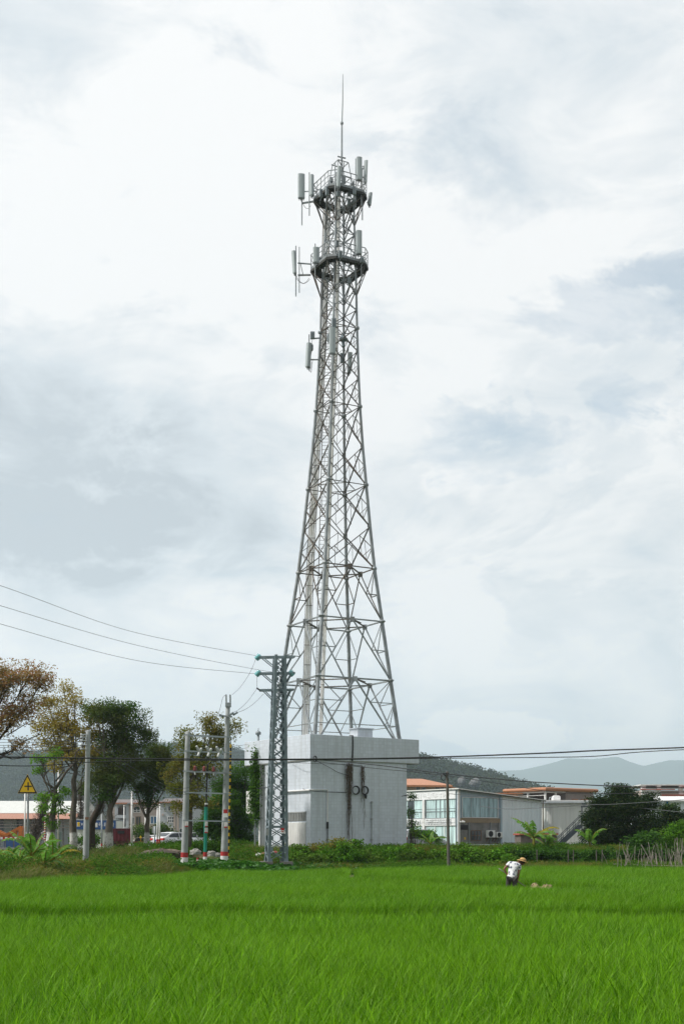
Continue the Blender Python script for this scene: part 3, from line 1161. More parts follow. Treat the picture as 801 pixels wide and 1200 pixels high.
hanging('dead_creeper', 'thick brown dead creeper hanging down the shaded white wall', 'creeper', 3.05, 0.05, 7.45, 1.0, 0.46, 64, M['deadvine'], 0.016)
hanging('dead_creeper', 'thin short dead creeper beside the cable coils on the wall', 'creeper', 4.15, 0.05, 7.35, 2.9, 0.28, 22, M['deadvine'], 0.016)

root = thing('creeper', 'leafy green creeper climbing the sunlit end of the white building', 'creeper', B(0, 7.2, 1.4))
mm = MB(); CC = []
for k in range(14):
    vv = R.gauss(7.05, 0.22); zt = R.uniform(6.2, 8.9); x = 0
    pts = []
    for q in range(8):
        x += R.gauss(0, 0.09)
        z_ = lerp(zt, R.uniform(3.5, 5.0), q / 7)
        pts.append(B(-0.14 + R.gauss(0, .03), vv + x, z_))
        if z_ < 9.2:
            for _ in range(22):
                CC.append(tuple(pts[-1] + Vector((R.gauss(-.05, .16), R.gauss(-.05, .16), R.gauss(0, .2)))))
    mm.tube(pts, 0.02, 4, cap=False)
for _ in range(1500):
    z_ = R.uniform(3.7, 7.5)
    CC.append(tuple(B(R.gauss(-.15, .10), R.gauss(6.75, 0.16 + 0.04 * (z_ - 3.6)), z_)))
mm.build('stem', M['barkd'], root)
Vl, Ql = leaf_quads(CC, 0.15, asp=0.7)
build_np('leaves', Vl, Ql, LM['mid'], root)

for (u0, lab) in ((3.62, 'black cable coil nearer the dead creeper on the white wall'), (4.35, 'drooping black cable coil, second from the dead creeper')):
    m = MB()
    for q in range(4):
        r0 = 0.25 + 0.015 * q
        m.tube([B(u0 + math.cos(a * PI / 10) * r0, -0.03 - 0.02 * q, 5.62 + math.sin(a * PI / 10) * r0) for a in range(21)], 0.022, 5, cap=False)
    if u0 > 4:
        m.tube([B(u0, -.08, 5.38), B(u0 + .06, -.09, 5.2), B(u0 + .1, -.08, 5.05)], [.1, .09, .03], 6)
    o = m.build('cable_coil', M['black'])
    tag(o, lab, 'cable coil', 'cable coils on the white wall')
m = MB()
for q in range(3):
    r0 = 0.17 + 0.015 * q
    m.tube([B(0.28 + math.cos(a * PI / 10) * r0 * .7, -0.12 - 0.02 * q, 7.62 + math.sin(a * PI / 10) * r0) for a in range(21)], 0.02, 5, cap=False)
o = m.build('cable_coil', M['black']); tag(o, 'small black cable coil at the top corner of the white building', 'cable coil', 'cable coils on the white wall')

# ================================================================== lattice tower
TX, TY = -0.55, 91.2
KZ = 0.0608


def TZ(py):
    return CH + (HZ - py) * KZ


LEAN = 0.0108
prof = [(870, 76.0), (864, 74.5), (800, 64.5), (731, 54.0), (669, 44.6), (620, 39.0), (571, 34.0), (526, 29.5), (479, 25.8), (446, 24.0), (414, 22.6), (387, 21.4), (350, 20.3), (322, 19.3), (275, 17.4), (237, 16.0), (190, 15.0)]
pz = [TZ(a) for a, _ in prof][::]
ph = [b * KZ / 0.963 for _, b in prof]


def HD(z):
    return float(np.interp(z, pz, ph))


fd = Vector((-0.27, -0.963, 0)); rdv = Vector((0.963, -0.27, 0))
DIRS = [fd, rdv, -fd, -rdv]   # front, right, back, left


def TC(z):
    return Vector((TX + LEAN * (z - TZ(864)), TY, z))


def LEG(i, z):
    return TC(z) + DIRS[i % 4] * HD(z)


tower = thing('lattice_tower', 'tall galvanised steel lattice mast with two platforms of antennas on the white building', 'tower', TC(8.3))
zb, zt = 8.25, TZ(214)
for i in range(4):
    m = MB()
    zs = sorted(set([zb] + [z for z in pz if zb < z < zt] + [zt]))
    m.tube([LEG(i, z) for z in zs], [lerp(0.145, 0.062, (z - zb) / (zt - zb)) for z in zs], 10)
    for py in (800, 731, 669, 571, 479, 387):      # flange collars where leg sections are bolted together
        z = TZ(py)
        m.tube([LEG(i, z - 0.10), LEG(i, z - .02), LEG(i, z + .02), LEG(i, z + 0.10)], [0.15, 0.24 - .06 * (z > 20), 0.24 - .06 * (z > 20), 0.15], 8)
    m.boxb(*[v_ for v_ in (LEG(i, zb).x - .3, LEG(i, zb).x + .3, LEG(i, zb).y - .3, LEG(i, zb).y + .3, 8.25, 8.5)])
    m.build('leg', M['steel'], tower, smooth=False)


def fmid(i, z):
    return (LEG(i, z) + LEG(i + 1, z)) / 2


def outv(i):
    return (DIRS[i % 4] + DIRS[(i + 1) % 4]).normalized()


def pl(a, b, t):
    return a.lerp(b, t)


kl = [862, 800, 731, 669]
for i in range(4):
    # K panels: two diagonals rise to the middle of the ring above, with redundant members
    for k in range(3):
        z0, z1 = TZ(kl[k]), TZ(kl[k + 1])
        if k == 0:
            z0 = 8.6
        A0, B0, Cm = LEG(i, z0), LEG(i + 1, z0), fmid(i, z1)
        A1, B1 = LEG(i, z1), LEG(i + 1, z1)
        ov = outv(i)
        m = MB()
        wd = 0.125 - 0.02 * k
        m.tube([A0, Cm], wd * .5, 6); m.tube([B0, Cm], wd * .5, 6)
        m.bar(A1, B1, wd * .95, wd * .8)
        nq = 3 if k == 0 else 2
        for q in range(1, nq):
            tt = q / nq
            z = lerp(z0, z1, tt)
            la, lb = LEG(i, z), LEG(i + 1, z)
            da, db = pl(A0, Cm, tt), pl(B0, Cm, tt)
            w2 = 0.055
            m.bar(la, da, w2); m.bar(lb, db, w2)
            tn = (q + 1) / nq
            zn = lerp(z0, z1, tn)
            m.bar(LEG(i, zn), da, w2 * .9); m.bar(LEG(i + 1, zn), db, w2 * .9)
            if q == 1 and nq == 3:
                m.bar(da, db, w2)
            if q == 1:
                m.bar(da, Cm.lerp(da, 0.02), w2)
        m.boxb(Cm.x - .16, Cm.x + .16, Cm.y - .16, Cm.y + .16, Cm.z - .2, Cm.z + .12)
        m.build('bracing', M['steel'] if k < 2 else M['brace'], tower)
    # X panels
    xl = [669, 620, 571, 526, 479, 446, 414, 387, 366, 344, 322, 300, 278, 257, 237, 216]
    for k in range(len(xl) - 1):
        z0, z1 = TZ(xl[k]), TZ(xl[k + 1])
        wd = float(np.interp(z0, [20, 35, 50], [0.068, 0.056, 0.05]))
        A0, B0, A1, B1 = LEG(i, z0), LEG(i + 1, z0), LEG(i, z1), LEG(i + 1, z1)
        ov = outv(i)
        m = MB()
        m.angle(A0 + ov * .03, B1 + ov * .03, wd, ov)
        m.angle(B0 - ov * .03, A1 - ov * .03, wd, ov)
        if xl[k] in (571, 479, 387, 322, 278, 237):
            m.bar(A0, B0, wd, wd * .7)
        Xc = (A0 + B0 + A1 + B1) / 4
        zc = (z0 + z1) / 2
        if xl[k] > 390:       # secondary members between the X and the legs
            for (lg, Pm, Pn) in ((i, A0, A1), (i + 1, B0, B1)):
                lm_ = LEG(lg, zc)
                q0, q1 = Pm.lerp(Xc, .5), Pn.lerp(Xc, .5)
                m.bar(lm_, q0, wd * .55); m.bar(lm_, q1, wd * .55); m.bar(q0, q1, wd * .5)
        for pt in (A0, B0):   # gusset plates
            c_ = pt.lerp(Xc, 0.06)
            m.obox(c_, (B0 - A0).normalized() * wd * 1.5, Vector((0, 0, wd * 2.2)), ov * 0.015)
        m.build('bracing', M['brace'] if k < 8 else M['steel'], tower)
for py in (800, 731, 669, 571, 479, 387):   # plan bracing diamonds
    z = TZ(py) - 0.02
    m = MB()
    ww = 0.09 if py > 660 else 0.05
    for i in range(4):
        m.bar(fmid(i, z), fmid(i + 1, z), ww, ww * .8)
    if py in (800, 731):
        for i in range(4):
            m.bar(fmid(i, z), LEG(i + 1, z).lerp(TC(z), .45), ww * .6)
    m.build('plan_bracing', M['brace'], tower)

# feeder cable trays and ladder inside the tower
def rail_line(pts, Y):
    return [P(a, b_, Y) for a, b_ in pts]


def resample(line, n):
    out = []
    for q in range(n):
        t = q / (n - 1) * (len(line) - 1)
        i = min(int(t), len(line) - 2)
        out.append(line[i].lerp(line[i + 1], t - i))
    return out


for (line, Yd, wdt) in (([(357, 872), (363, 669), (371, 520), (378, 400), (383, 240)], 92.6, 0.36), ([(375, 872), (383, 669), (391, 460), (394, 400), (397, 215)], 91.0, 0.15)):
    L0 = resample(rail_line(line, Yd), 40)
    m = MB()
    nc = 7
    for q in range(nc):
        dx = (q / (nc - 1) - .5) * wdt
        pts = [p + Vector((dx + R.gauss(0, .012), 0.04 * (q % 2) + R.gauss(0, .012), 0)) for p in L0]
        m.tube(pts, 0.034, 5, cap=False)
    tr = m.build('feeder_cables', M['cablewhite'], tower)
    m = MB()
    for p in resample(rail_line(line, Yd), 36):
        m.bar(p + Vector((-wdt * .6, -.06, 0)), p + Vector((wdt * .8, -.06, 0)), 0.03)
    for s in (-1, 1):
        m.tube([p + Vector((s * wdt * .7, .1, 0)) for p in L0], 0.025, 5, cap=False)
    m.build('cable_clamp', M['brace'], tr)
line = [(372, 870), (377, 669), (381, 520), (385, 400), (391, 240)]
L0 = resample(rail_line(line, 92.2), 130)
m = MB()
for s in (-1, 1):
    m.tube([p + Vector((s * 0.24, 0, 0)) for p in L0[::4] + [L0[-1]]], 0.03, 5, cap=False)
for p in L0:
    m.bar(p + Vector((-.24, 0, 0)), p + Vector((.24, 0, 0)), 0.022)
ld = m.build('ladder', M['brace'], tower)

# platforms
def platform(zc, R0, py_leg, inner):
    c = TC(zc)
    oct_ = []
    ch = 0.30
    for i in range(4):
        a, b_ = DIRS[i], DIRS[(i + 1) % 4]
        k1 = a * R0 * (1 - ch * .5) + b_ * R0 * ch * .5
        k0 = a * R0 * (1 - ch * .5) + DIRS[(i - 1) % 4] * R0 * ch * .5
        oct_ += [k0 * 1.12, k1 * 1.12]
    inn = [d * (inner + .07) for d in oct_]
    m = MB()
    n = 8
    for j in range(n):
        a, b_, ci, di = oct_[j], oct_[(j + 1) % n], inn[(j + 1) % n], inn[j]
        vs = [c + q + Vector((0, 0, dz)) for dz in (-.05, .02) for q in (a, b_, ci, di)]
        m.add(vs, [(0, 3, 2, 1), (4, 5, 6, 7), (0, 1, 5, 4), (2, 3, 7, 6)])
        m.bar(c + a + Vector((0, 0, -.1)), c + b_ + Vector((0, 0, -.1)), 0.10, 0.16)
        for q in range(4):
            t = (q + .5) / 4
            m.bar(c + a.lerp(b_, t) + Vector((0, 0, -.12)), c + di.lerp(ci, t) + Vector((0, 0, -.12)), 0.06, 0.12)
    dk = m.build('platform', M['deck'], tower)
    m = MB()
    for j in range(n):
        a, b_ = c + oct_[j], c + oct_[(j + 1) % n]
        nn = 4 if (a - b_).length > 1.2 else 1
        for q in range(nn):
            p = a.lerp(b_, q / nn)
            m.bar(p, p + Vector((0, 0, 1.08)), 0.045)
        for hh in (0.38, 0.73, 1.08):
            m.bar(a + Vector((0, 0, hh)), b_ + Vector((0, 0, hh)), 0.045 if hh > 1 else 0.03)
        m.bar(a + Vector((0, 0, .1)), b_ + Vector((0, 0, .1)), 0.02, 0.16)
    m.build('railing', M['steel'], dk)
    m = MB()
    for i in range(4):
        for s in (0, 1):
            p = c + oct_[2 * i + s] * .97 + Vector((0, 0, -.15))
            m.bar(p, LEG(i, TZ(py_leg)), 0.06)
            m.bar(p, LEG(i + (1 if s else -1), TZ(py_leg)), 0.05)
    m.build('strut', M['brace'], dk)
    return oct_


platform(TZ(315), 2.10, 350, 0.60)
platform(TZ(232.5), 1.95, 268, 0.58)

# head frame over the upper platform and the lightning rod
m = MB()
zt2 = TZ(192)
for i in range(4):
    HT = lambda i_, z_, k_: TC(z_) + DIRS[i_ % 4] * HD(z_) * k_
    m.bar(HT(i, TZ(226), 1.0), HT(i, zt2, .62), 0.05)
    m.bar(HT(i, zt2, .62), HT(i + 1, zt2, .62), 0.045)
    m.bar(HT(i, TZ(210), .8), HT(i + 1, TZ(210), .8), 0.04)
m.bar(HT(0, zt2, .62), HT(2, zt2, .62), 0.05)
m.build('head_frame', M['steel'], tower)
m = MB()
p0 = P(400.2, 215, 91.2)
m.tube([p0, P(400.4, 146, 91.2)], [0.075, 0.055], 8)
m.tube([P(400.4, 147, 91.2), P(401.3, 120, 91.2), P(401.6, 87, 91.2)], [0.04, 0.035, 0.018], 6)
m.tube([P(400.4, 145.4, 91.2), P(400.4, 143.4, 91.2)], 0.11, 8)
m.bar(P(395.4, 183.3, 91.1), P(404.8, 185.5, 91.3), 0.07)
m.bar(P(403, 190, 91.2), P(400.3, 215, 91.9), 0.05)
m.bar(P(388, 193, 91), P(400.3, 197, 91.2), 0.05)
m.build('lightning_rod', M['steel'], tower)


def antenna(px, y0, y1, wpx, Y, yaw, lean=0.0, pole=None, arms=(), dpx=2.6, mt='antenna', name='panel_antenna', fwd=0.0):
    """px,y0,y1,wpx as seen; yaw turns the broad face; pole=(px,ytop,ybot)"""
    k = Y / F
    c = P(px, (y0 + y1) / 2, Y)
    h = (y1 - y0) * k
    d = dpx * k
    w_ = wpx * k
    # broad face axis
    ex = Vector((math.cos(yaw), math.sin(yaw), 0)); ey = Vector((-math.sin(yaw), math.cos(yaw), 0))
    ez = Vector((math.sin(lean), math.sin(fwd), math.cos(lean)))
    b_ = w_ / 2
    poly = [(-b_, d * .5), (-b_, -d * .2), (-b_ * .75, -d * .45), (0, -d * .55), (b_ * .75, -d * .45), (b_, -d * .2), (b_, d * .5)]
    m = MB()
    m.prism(poly, c - ez * h / 2, ex, ey, ez * h)
    o = m.build(name, M[mt], tower, bevel=0.012)
    m = MB()
    m.obox(c - ez * (h / 2 + .03), ex * b_ * .85, ey * d * .35, ez * .035)
    for q in (-.3, 0, .3):
        m.tube([c - ez * (h / 2) + ex * b_ * q * 2, c - ez * (h / 2 + .2) + ex * b_ * q * 2], 0.025, 5)
    if pole:
        ppx, pt, pb = pole
        m.tube([P(ppx, pt, Y) + ey * (d * .5 + .10), P(ppx, pb, Y) + ey * (d * .5 + .10)], 0.042, 7)
        for q in (.25, .75):
            pz_ = c + ez * h * (q - .5)
            pp = P(ppx, pt, Y) + ey * (d * .5 + .10); pp.z = pz_.z
            m.bar(pz_ + ey * d * .5, pp, 0.07)
    for (a, bpt, wA) in arms:
        m.bar(a, bpt, wA)
    m.build('mount', M['steel'], o)
    return o


def radio(px, y0, y1, wpx, Y, yaw=0.3, dpx=3.0, name='radio_unit'):
    k = Y / F
    c = P(px, (y0 + y1) / 2, Y)
    ex = Vector((math.cos(yaw), math.sin(yaw), 0)); ey = Vector((-math.sin(yaw), math.cos(yaw), 0))
    h = (y1 - y0) * k
    m = MB()
    m.obox(c, ex * wpx * k / 2, ey * dpx * k / 2, Vector((0, 0, h / 2)))
    for q in range(5):
        m.obox(c + ex * wpx * k * (q / 4 - .5) * .8 - ey * (dpx * k / 2 + .02), ex * .012, ey * .02, Vector((0, 0, h * .42)))
    m.tube([c - Vector((0, 0, h / 2)), c - Vector((.05, 0, h / 2 + .25)), c + ey * .3 - Vector((0, 0, h / 2 + .35))], 0.02, 5)
    return m.build(name, M['radio'], tower, bevel=0.012)


# upper platform
pf = P(370, 238, 91)
antenna(353, 204, 232, 8.0, 91.3, 0.15, 0, (354, 202, 262), [(P(355, 238, 91.5), P(371, 235.5, 91.3), .10), (P(352, 233, 91.5), P(355, 239, 91.5), .07)], 4)
antenna(365.2, 205, 229, 4.6, 91.0, 0.9, 0, (365.0, 201, 251.5), [(P(357, 224.5, 91.3), P(370, 224, 91), .06)], 4)
antenna(396.6, 195, 219, 4.0, 88.8, -0.4, 0.05, (391, 190, 240), (), 4)
antenna(420.6, 184.5, 211, 6.6, 90.2, 0.2, 0.0, (417.4, 184, 241), [(P(423, 209, 90.4), P(423, 241, 90.4), .07)], 4.5)
antenna(428.3, 188, 213.5, 2.6, 90.6, 1.1, 0.035, (427.6, 196, 257), [(P(424, 199, 90.6), P(428, 195, 90.6), .06)], 4)
antenna(433.4, 226, 240, 3.2, 91.2, 0.9, 0.1, None, [(P(430, 238, 91), P(433, 232, 91), .07)], 4)
radio(376, 222, 231, 4, 90.3); radio(383, 219, 229, 3.4, 89.6); radio(409, 219, 229, 3.6, 90.2); radio(415, 219, 228, 3.8, 89.8, -.2)
radio(396, 224, 230, 4, 89.2); radio(408.5, 233, 240, 3.5, 90.8)
radio(388, 208, 216, 3.4, 91.6); radio(403, 206, 215, 3.4, 91.6, -.2)
# lower platform
antenna(344.6, 294, 320, 3.4, 91.2, 0.75, -0.055, (348.9, 287, 346), [(P(349, 308.3, 91.3), P(364, 309.5, 91.2), .08), (P(349, 322.5, 91.3), P(364, 322.2, 91.2), .10),
        (P(352, 309, 91.3), P(355, 322, 91.2), .04), (P(350.6, 289.5, 91.5), P(350.6, 343, 91.5), .06)], 4)
antenna(370.4, 290, 307.5, 7.4, 90.4, 0.1, 0, (369.4, 284, 325), (), 4)
radio(375.6, 302, 308.5, 3.4, 90.6)
antenna(420.4, 270.5, 297.5, 6.8, 90.0, 0.2, 0, (417.0, 270, 332), [(P(423, 296, 90.2), P(423.2, 329, 90.2), .075)], 4.5)
radio(398.6, 294, 302.5, 4.4, 89.2); radio(424, 302, 308, 4.4, 90); radio(394.5, 282, 289, 3.6, 89.4); radio(409, 326, 333, 3.5, 90)
# lower cluster
antenna(361.6, 402, 430, 6.0, 91.0, 0.8, 0.055, (364.5, 391, 431), [(P(364, 397, 91.2), P(376.5, 396, 91.2), .08), (P(364, 421.5, 91.2), P(375, 421.5, 91.2), .08)], 4)
radio(366, 389, 397, 5, 91.1, .1, 4); radio(365.2, 404, 411, 2.4, 91.2)
antenna(389.2, 384, 414, 7.4, 89.2, 0.1, 0, (390.6, 374, 424), (), 4)
radio(391, 373, 383.5, 5, 89.3)
antenna(409.6, 413, 437, 3.2, 92.3, -0.9, 0.07, (405, 408, 440), [(P(401, 436, 92.3), P(409, 438, 92.3), .06)], 4)
radio(400.6, 414, 425, 4.4, 91.8); radio(384.5, 392, 400, 2.2, 89.6)
m = MB(); k = 91.8 / F
m.lathe([(.10, -.5), (.12, -.1), (.3, -.06), (.33, .05), (.16, .22), (.12, .45)], P(402, 398, 91.8), 12)
m.build('mount_head', M['pylon'], tower)
# loose jumper cables
m = MB()
def droop(a, b_, s, n=9):
    return [a.lerp(b_, q / (n - 1)) - Vector((0, 0, s * 4 * (q / (n - 1)) * (1 - q / (n - 1)))) for q in range(n)]
for (a, b_, s) in ((P(346, 321, 91.2), P(362, 326, 91.2), .5), (P(347, 326, 91.2), P(363, 327, 91.2), .35), (P(361, 431, 91), P(365, 424, 91), .45), (P(363, 431, 91), P(366, 421, 91), .6),
                  (P(407, 437, 92.3), P(402, 425, 92.3), .4), (P(391, 416, 89.3), P(393, 440, 91), .2), (P(353, 234, 91.4), P(364, 241, 91.4), .4), (P(420, 213, 90.3), P(412, 226, 90.2), .3)):
    m = MB(); m.tube(droop(a, b_, s), 0.014, 4, cap=False)
    m.build('jumper_cable', M['black'], tower)

# ================================================================== blue-grey lattice utility pylon
PYY = 76.0
pyb = P(323.6, 1012, PYY); pyb.z = 0.9
pyt = P(327.6, 768, PYY)
pyl = thing('utility_pylon', 'blue-grey lattice steel power pylon with three crossarms before the white building', 'pylon', (pyb.x, pyb.y, 0.7))
ra = math.radians(14)
ux, uy = Vector((math.cos(ra), math.sin(ra), 0)), Vector((-math.sin(ra), math.cos(ra), 0))


def pyc(i, z):
    t = (z - pyb.z) / (pyt.z - pyb.z)
    c = pyb.lerp(pyt, t)
    h = lerp(0.60, 0.335, t)
    sx, sy = ((-1, -1), (1, -1), (1, 1), (-1, 1))[i % 4]
    return c + ux * sx * h + uy * sy * h


for i in range(4):
    m = MB()
    sx, sy = ((-1, -1), (1, -1), (1, 1), (-1, 1))[i]
    for (z0, z1) in ((pyb.z, pyt.z),):
        a, b_ = pyc(i, z0), pyc(i, z1)
        wv_, th = 0.15, 0.025
        m.obox((a + b_) / 2 - ux * sx * (wv_ / 2), (b_ - a) / 2, ux * wv_ / 2, uy * th / 2)
        m.obox((a + b_) / 2 - uy * sy * (wv_ / 2), (b_ - a) / 2, ux * th / 2, uy * wv_ / 2)
    m.build('leg', M['pylon'], pyl)
for i in range(4):
    m = MB()
    zs = list(np.linspace(pyb.z + .1, pyt.z - .1, 19))
    for k in range(18):
        if k == 3:
            m.bar(pyc(i, zs[k]), pyc(i + 1, zs[k]), 0.03, 0.12)
        m.bar(pyc(i, zs[k]), pyc(i + 1, zs[k + 1]), 0.05)
        m.bar(pyc(i + 1, zs[k]), pyc(i, zs[k + 1]), 0.05)
        for q in (0, 1):     # batten plates on the legs
            a, b_ = pyc(i, zs[k]), pyc(i + 1, zs[k])
            e = (b_ - a).normalized()
            pp = a + e * .13 if q == 0 else b_ - e * .13
            m.obox(pp, e * .13, Vector((0, 0, .1)), e.cross(Vector((0, 0, 1))) * .018)
    m.build('lacing', M['pylon'], pyl)
arms = []
for (py, xl_, xr_) in ((770.5, 303, 344.2), (789.5, 303.5, 344), (809, 305, 343)):
    m = MB()
    z = P(325, py, PYY).z
    ce = (pyc(0, z) + pyc(2, z)) / 2
    a, b_ = P(xl_, py, PYY), P(xr_, py - .6, PYY)
    for s in (-1, 1):
        m.bar(a + uy * s * .22, b_ + uy * s * .22, 0.07, 0.11)
        lo = 10.5 * PYY / F
        for (e, sx) in ((a, -1), (b_, 1)):
            q0 = e.lerp(ce, 0.16) + uy * s * .22
            q1 = ce + ux * sx * .42 + uy * s * .22 - Vector((0, 0, lo))
            m.bar(q0, q1, 0.06)
    for t in (0, .25, .75, 1):
        m.bar(a.lerp(b_, t) - uy * .26, a.lerp(b_, t) + uy * .26, 0.06, 0.10)
    o = m.build('crossarm', M['pylon'], pyl)
    ends = []
    if py < 800:
        ends.append((P(304.6, py - 1.0, PYY), -1))
    if 780 < py < 800:
        ends.append((P(339.5, py - 1.2, PYY), 1))
    for (e, s) in ends:
        mi = MB()
        for q in range(4):
            x = -s * (0.0 + q * .11)
            mi.lathe([(.05, -.05), (.17, -.03), (.185, .0), (.06, .05)], e + Vector((x * -1 * .6 if s > 0 else x * -.6, -.1, .05 - .06 * q)), 12, axis=(-.5 * s, -.2, .5))
        mi.build('insulator', M['glassins'], o, smooth=True)
    if py > 800:
        mi = MB(); mi.tube([P(305, 809, PYY - .2), P(302, 807.2, PYY - .2), P(300.8, 806, PYY - .2)], 0.05, 5)
        mi.build('insulator', M['black'], o)
for i in range(4):
    m = MB()
    c = pyc(i, pyb.z)
    m.boxb(c.x - .27, c.x + .27, c.y - .27, c.y + .27, 0.3, pyb.z + .06)
    m.build('plinth', M['plinth'], pyl, bevel=0.02)
m = MB()
c = P(331, 973.5, PYY - .72); m.boxb(c.x - .1, c.x + .1, c.y - .01, c.y + .012, c.z - .16, c.z + .16)
pt_ = m.build('number_plate', M['white'], pyl)
m = MB(); m.boxb(c.x - .1, c.x + .1, c.y - .014, c.y - .011, c.z + .02, c.z + .16)
m.boxb(c.x - .07, c.x + .07, c.y - .014, c.y - .011, c.z - .08, c.z - .03); m.build('red_field', M['red'], pt_)
m = MB(); c = P(313, 975, PYY - .72); m.boxb(c.x - .09, c.x + .09, c.y - .01, c.y + .01, c.z - .2, c.z + .2)
m.build('blank_plate', M['concrete'], pyl)

# ================================================================== concrete poles
def pole(name, label, ptop, pbot, Y, r0, r1, mt, group=None, base_z=None, cat='utility pole'):
    b0 = P(pbot[0], pbot[1], Y); t0 = P(ptop[0], ptop[1], Y)
    gb = gz(b0.x, Y) - 0.1
    d = (b0 - t0)
    b1 = t0 + d * ((t0.z - gb) / (t0.z - b0.z))
    root = thing(name, label, cat, b1, group)
    m = MB()
    n = 8
    m.tube([b1.lerp(t0, q / n) for q in range(n + 1)] + [t0 + Vector((0, 0, .06))], [lerp(r0, r1, q / n) for q in range(n + 1)] + [r1 * .55], 14)
    m.build('shaft', mt, root, smooth=True)
    return root, b1, t0


def bands(root, b1, t0, px_list, Y, r, mats):
    for (ya, yb, mt) in px_list:
        za, zb_ = CH + (HZ - ya) * Y / F, CH + (HZ - yb) * Y / F
        pa = b1.lerp(t0, (za - b1.z) / (t0.z - b1.z)); pb_ = b1.lerp(t0, (zb_ - b1.z) / (t0.z - b1.z))
        m = MB(); m.tube([pa, pb_], r, 14)
        m.build('painted_band', M[mt], root)


pA, a0, a1 = pole('concrete_pole', 'plain grey concrete pole standing in the weeds beside the banana clump', (103.6, 857), (100.6, 1019), 64, 0.16, 0.115, M['concrete'])
m = MB()
for (yy, s) in ((861, 1), (864, -1), (868, 1), (873, -1), (878, 1)):
    c = P(103.3, yy, 64)
    m.bar(c + Vector((-.02, -.12, 0)), c + Vector((-.3, -.16, 0)), .04)
    m.lathe([(.03, -.06), (.05, -.02), (.05, .02), (.03, .06)], c + Vector((-.3, -.16, 0)), 8)
m.build('insulator_rack', M['porcelain'], pA)
m = MB(); c = P(102, 959, 64 - .2); m.boxb(c.x - .09, c.x + .09, c.y, c.y + .02, c.z - .06, c.z + .06); m.build('faded_notice', M['rust'], pA)

YH = 74.0
pB, b0, b1_ = pole('concrete_pole', 'shorter concrete pole of the frame with red and white bands at its foot', (220.2, 858), (215.9, 1014), YH, 0.205, 0.145, M['concrete'], 'poles of the two-pole frame')
pC, c0, c1_ = pole('concrete_pole', 'taller concrete pole with a forked top and red and white bands at its foot', (267.0, 829), (262.6, 1014), YH, 0.215, 0.125, M['concrete'], 'poles of the two-pole frame')
bands(pB, b0, b1_, ((999, 1004.8, 'red'), (1004.8, 1011, 'white'), (1011, 1016, 'red')), YH, 0.214, M)
bands(pC, c0, c1_, ((998, 1003, 'red'), (1003, 1009.8, 'white'), (1009.8, 1015, 'red')), YH, 0.224, M)


def notice(root, px, py, Y, w_, h_, redlow=True, redtop=False):
    c = P(px, py, Y)
    m = MB(); m.boxb(c.x - w_ / 2, c.x + w_ / 2, c.y - .012, c.y + .012, c.z - h_ / 2, c.z + h_ / 2)
    o = m.build('notice', M['white'], root)
    m = MB()
    if redtop:
        m.boxb(c.x - w_ / 2, c.x + w_ / 2, c.y - .017, c.y - .013, c.z + .02 * h_, c.z + h_ / 2)
    else:
        m.boxb(c.x - w_ / 2, c.x + w_ / 2, c.y - .017, c.y - .013, c.z - h_ / 2, c.z - h_ * .28)
        m.bar((c.x - w_ * .12, c.y - .016, c.z + h_ * .32), (c.x + w_ * .12, c.y - .016, c.z + .06), .03, .004)
        m.bar((c.x + w_ * .12, c.y - .016, c.z + .06), (c.x - w_ * .05, c.y - .016, c.z - .08), .03, .004)
    m.build('red_mark', M['red'], o)


notice(pB, 218.6, 965.8, YH - .23, .2, .32)
notice(pC, 264.6, 966.8, YH - .23, .2, .32)
notice(pC, 264.4, 953.2, YH - .23, .24, .46, redtop=True)
# fork on top of the taller pole
m = MB()
for px in (264.9, 269.6):
    m.tube([P(px + .3, 828, YH), P(px, 814, YH)], .05, 8)
m.boxb(*[q for q in (P(264.2, 0, YH).x, P(270.6, 0, YH).x, YH - .16, YH + .16, P(0, 828.5, YH).z, P(0, 823.5, YH).z)])
m.build('forked_bracket', M['steel'], pC, bevel=.01)
m = MB()
m.bar(P(256.5, 838.6, YH - .16), P(272, 840, YH - .16), .07, .09)
cx_ = m.build('short_crossarm', M['steel'], pC)
for (a, b_) in (((257, 837.6), (261.5, 839.5)), ((269, 838), (273.5, 835)), ((273, 838), (278.5, 834.5))):
    m = MB(); A_, B_ = P(*a, YH - .2), P(*b_, YH - .3)
    m.tube([A_.lerp(B_, q / 8) for q in range(9)], [.03, .08, .04, .08, .04, .08, .04, .08, .03], 8)
    m.build('insulator', M['radio'], cx_)

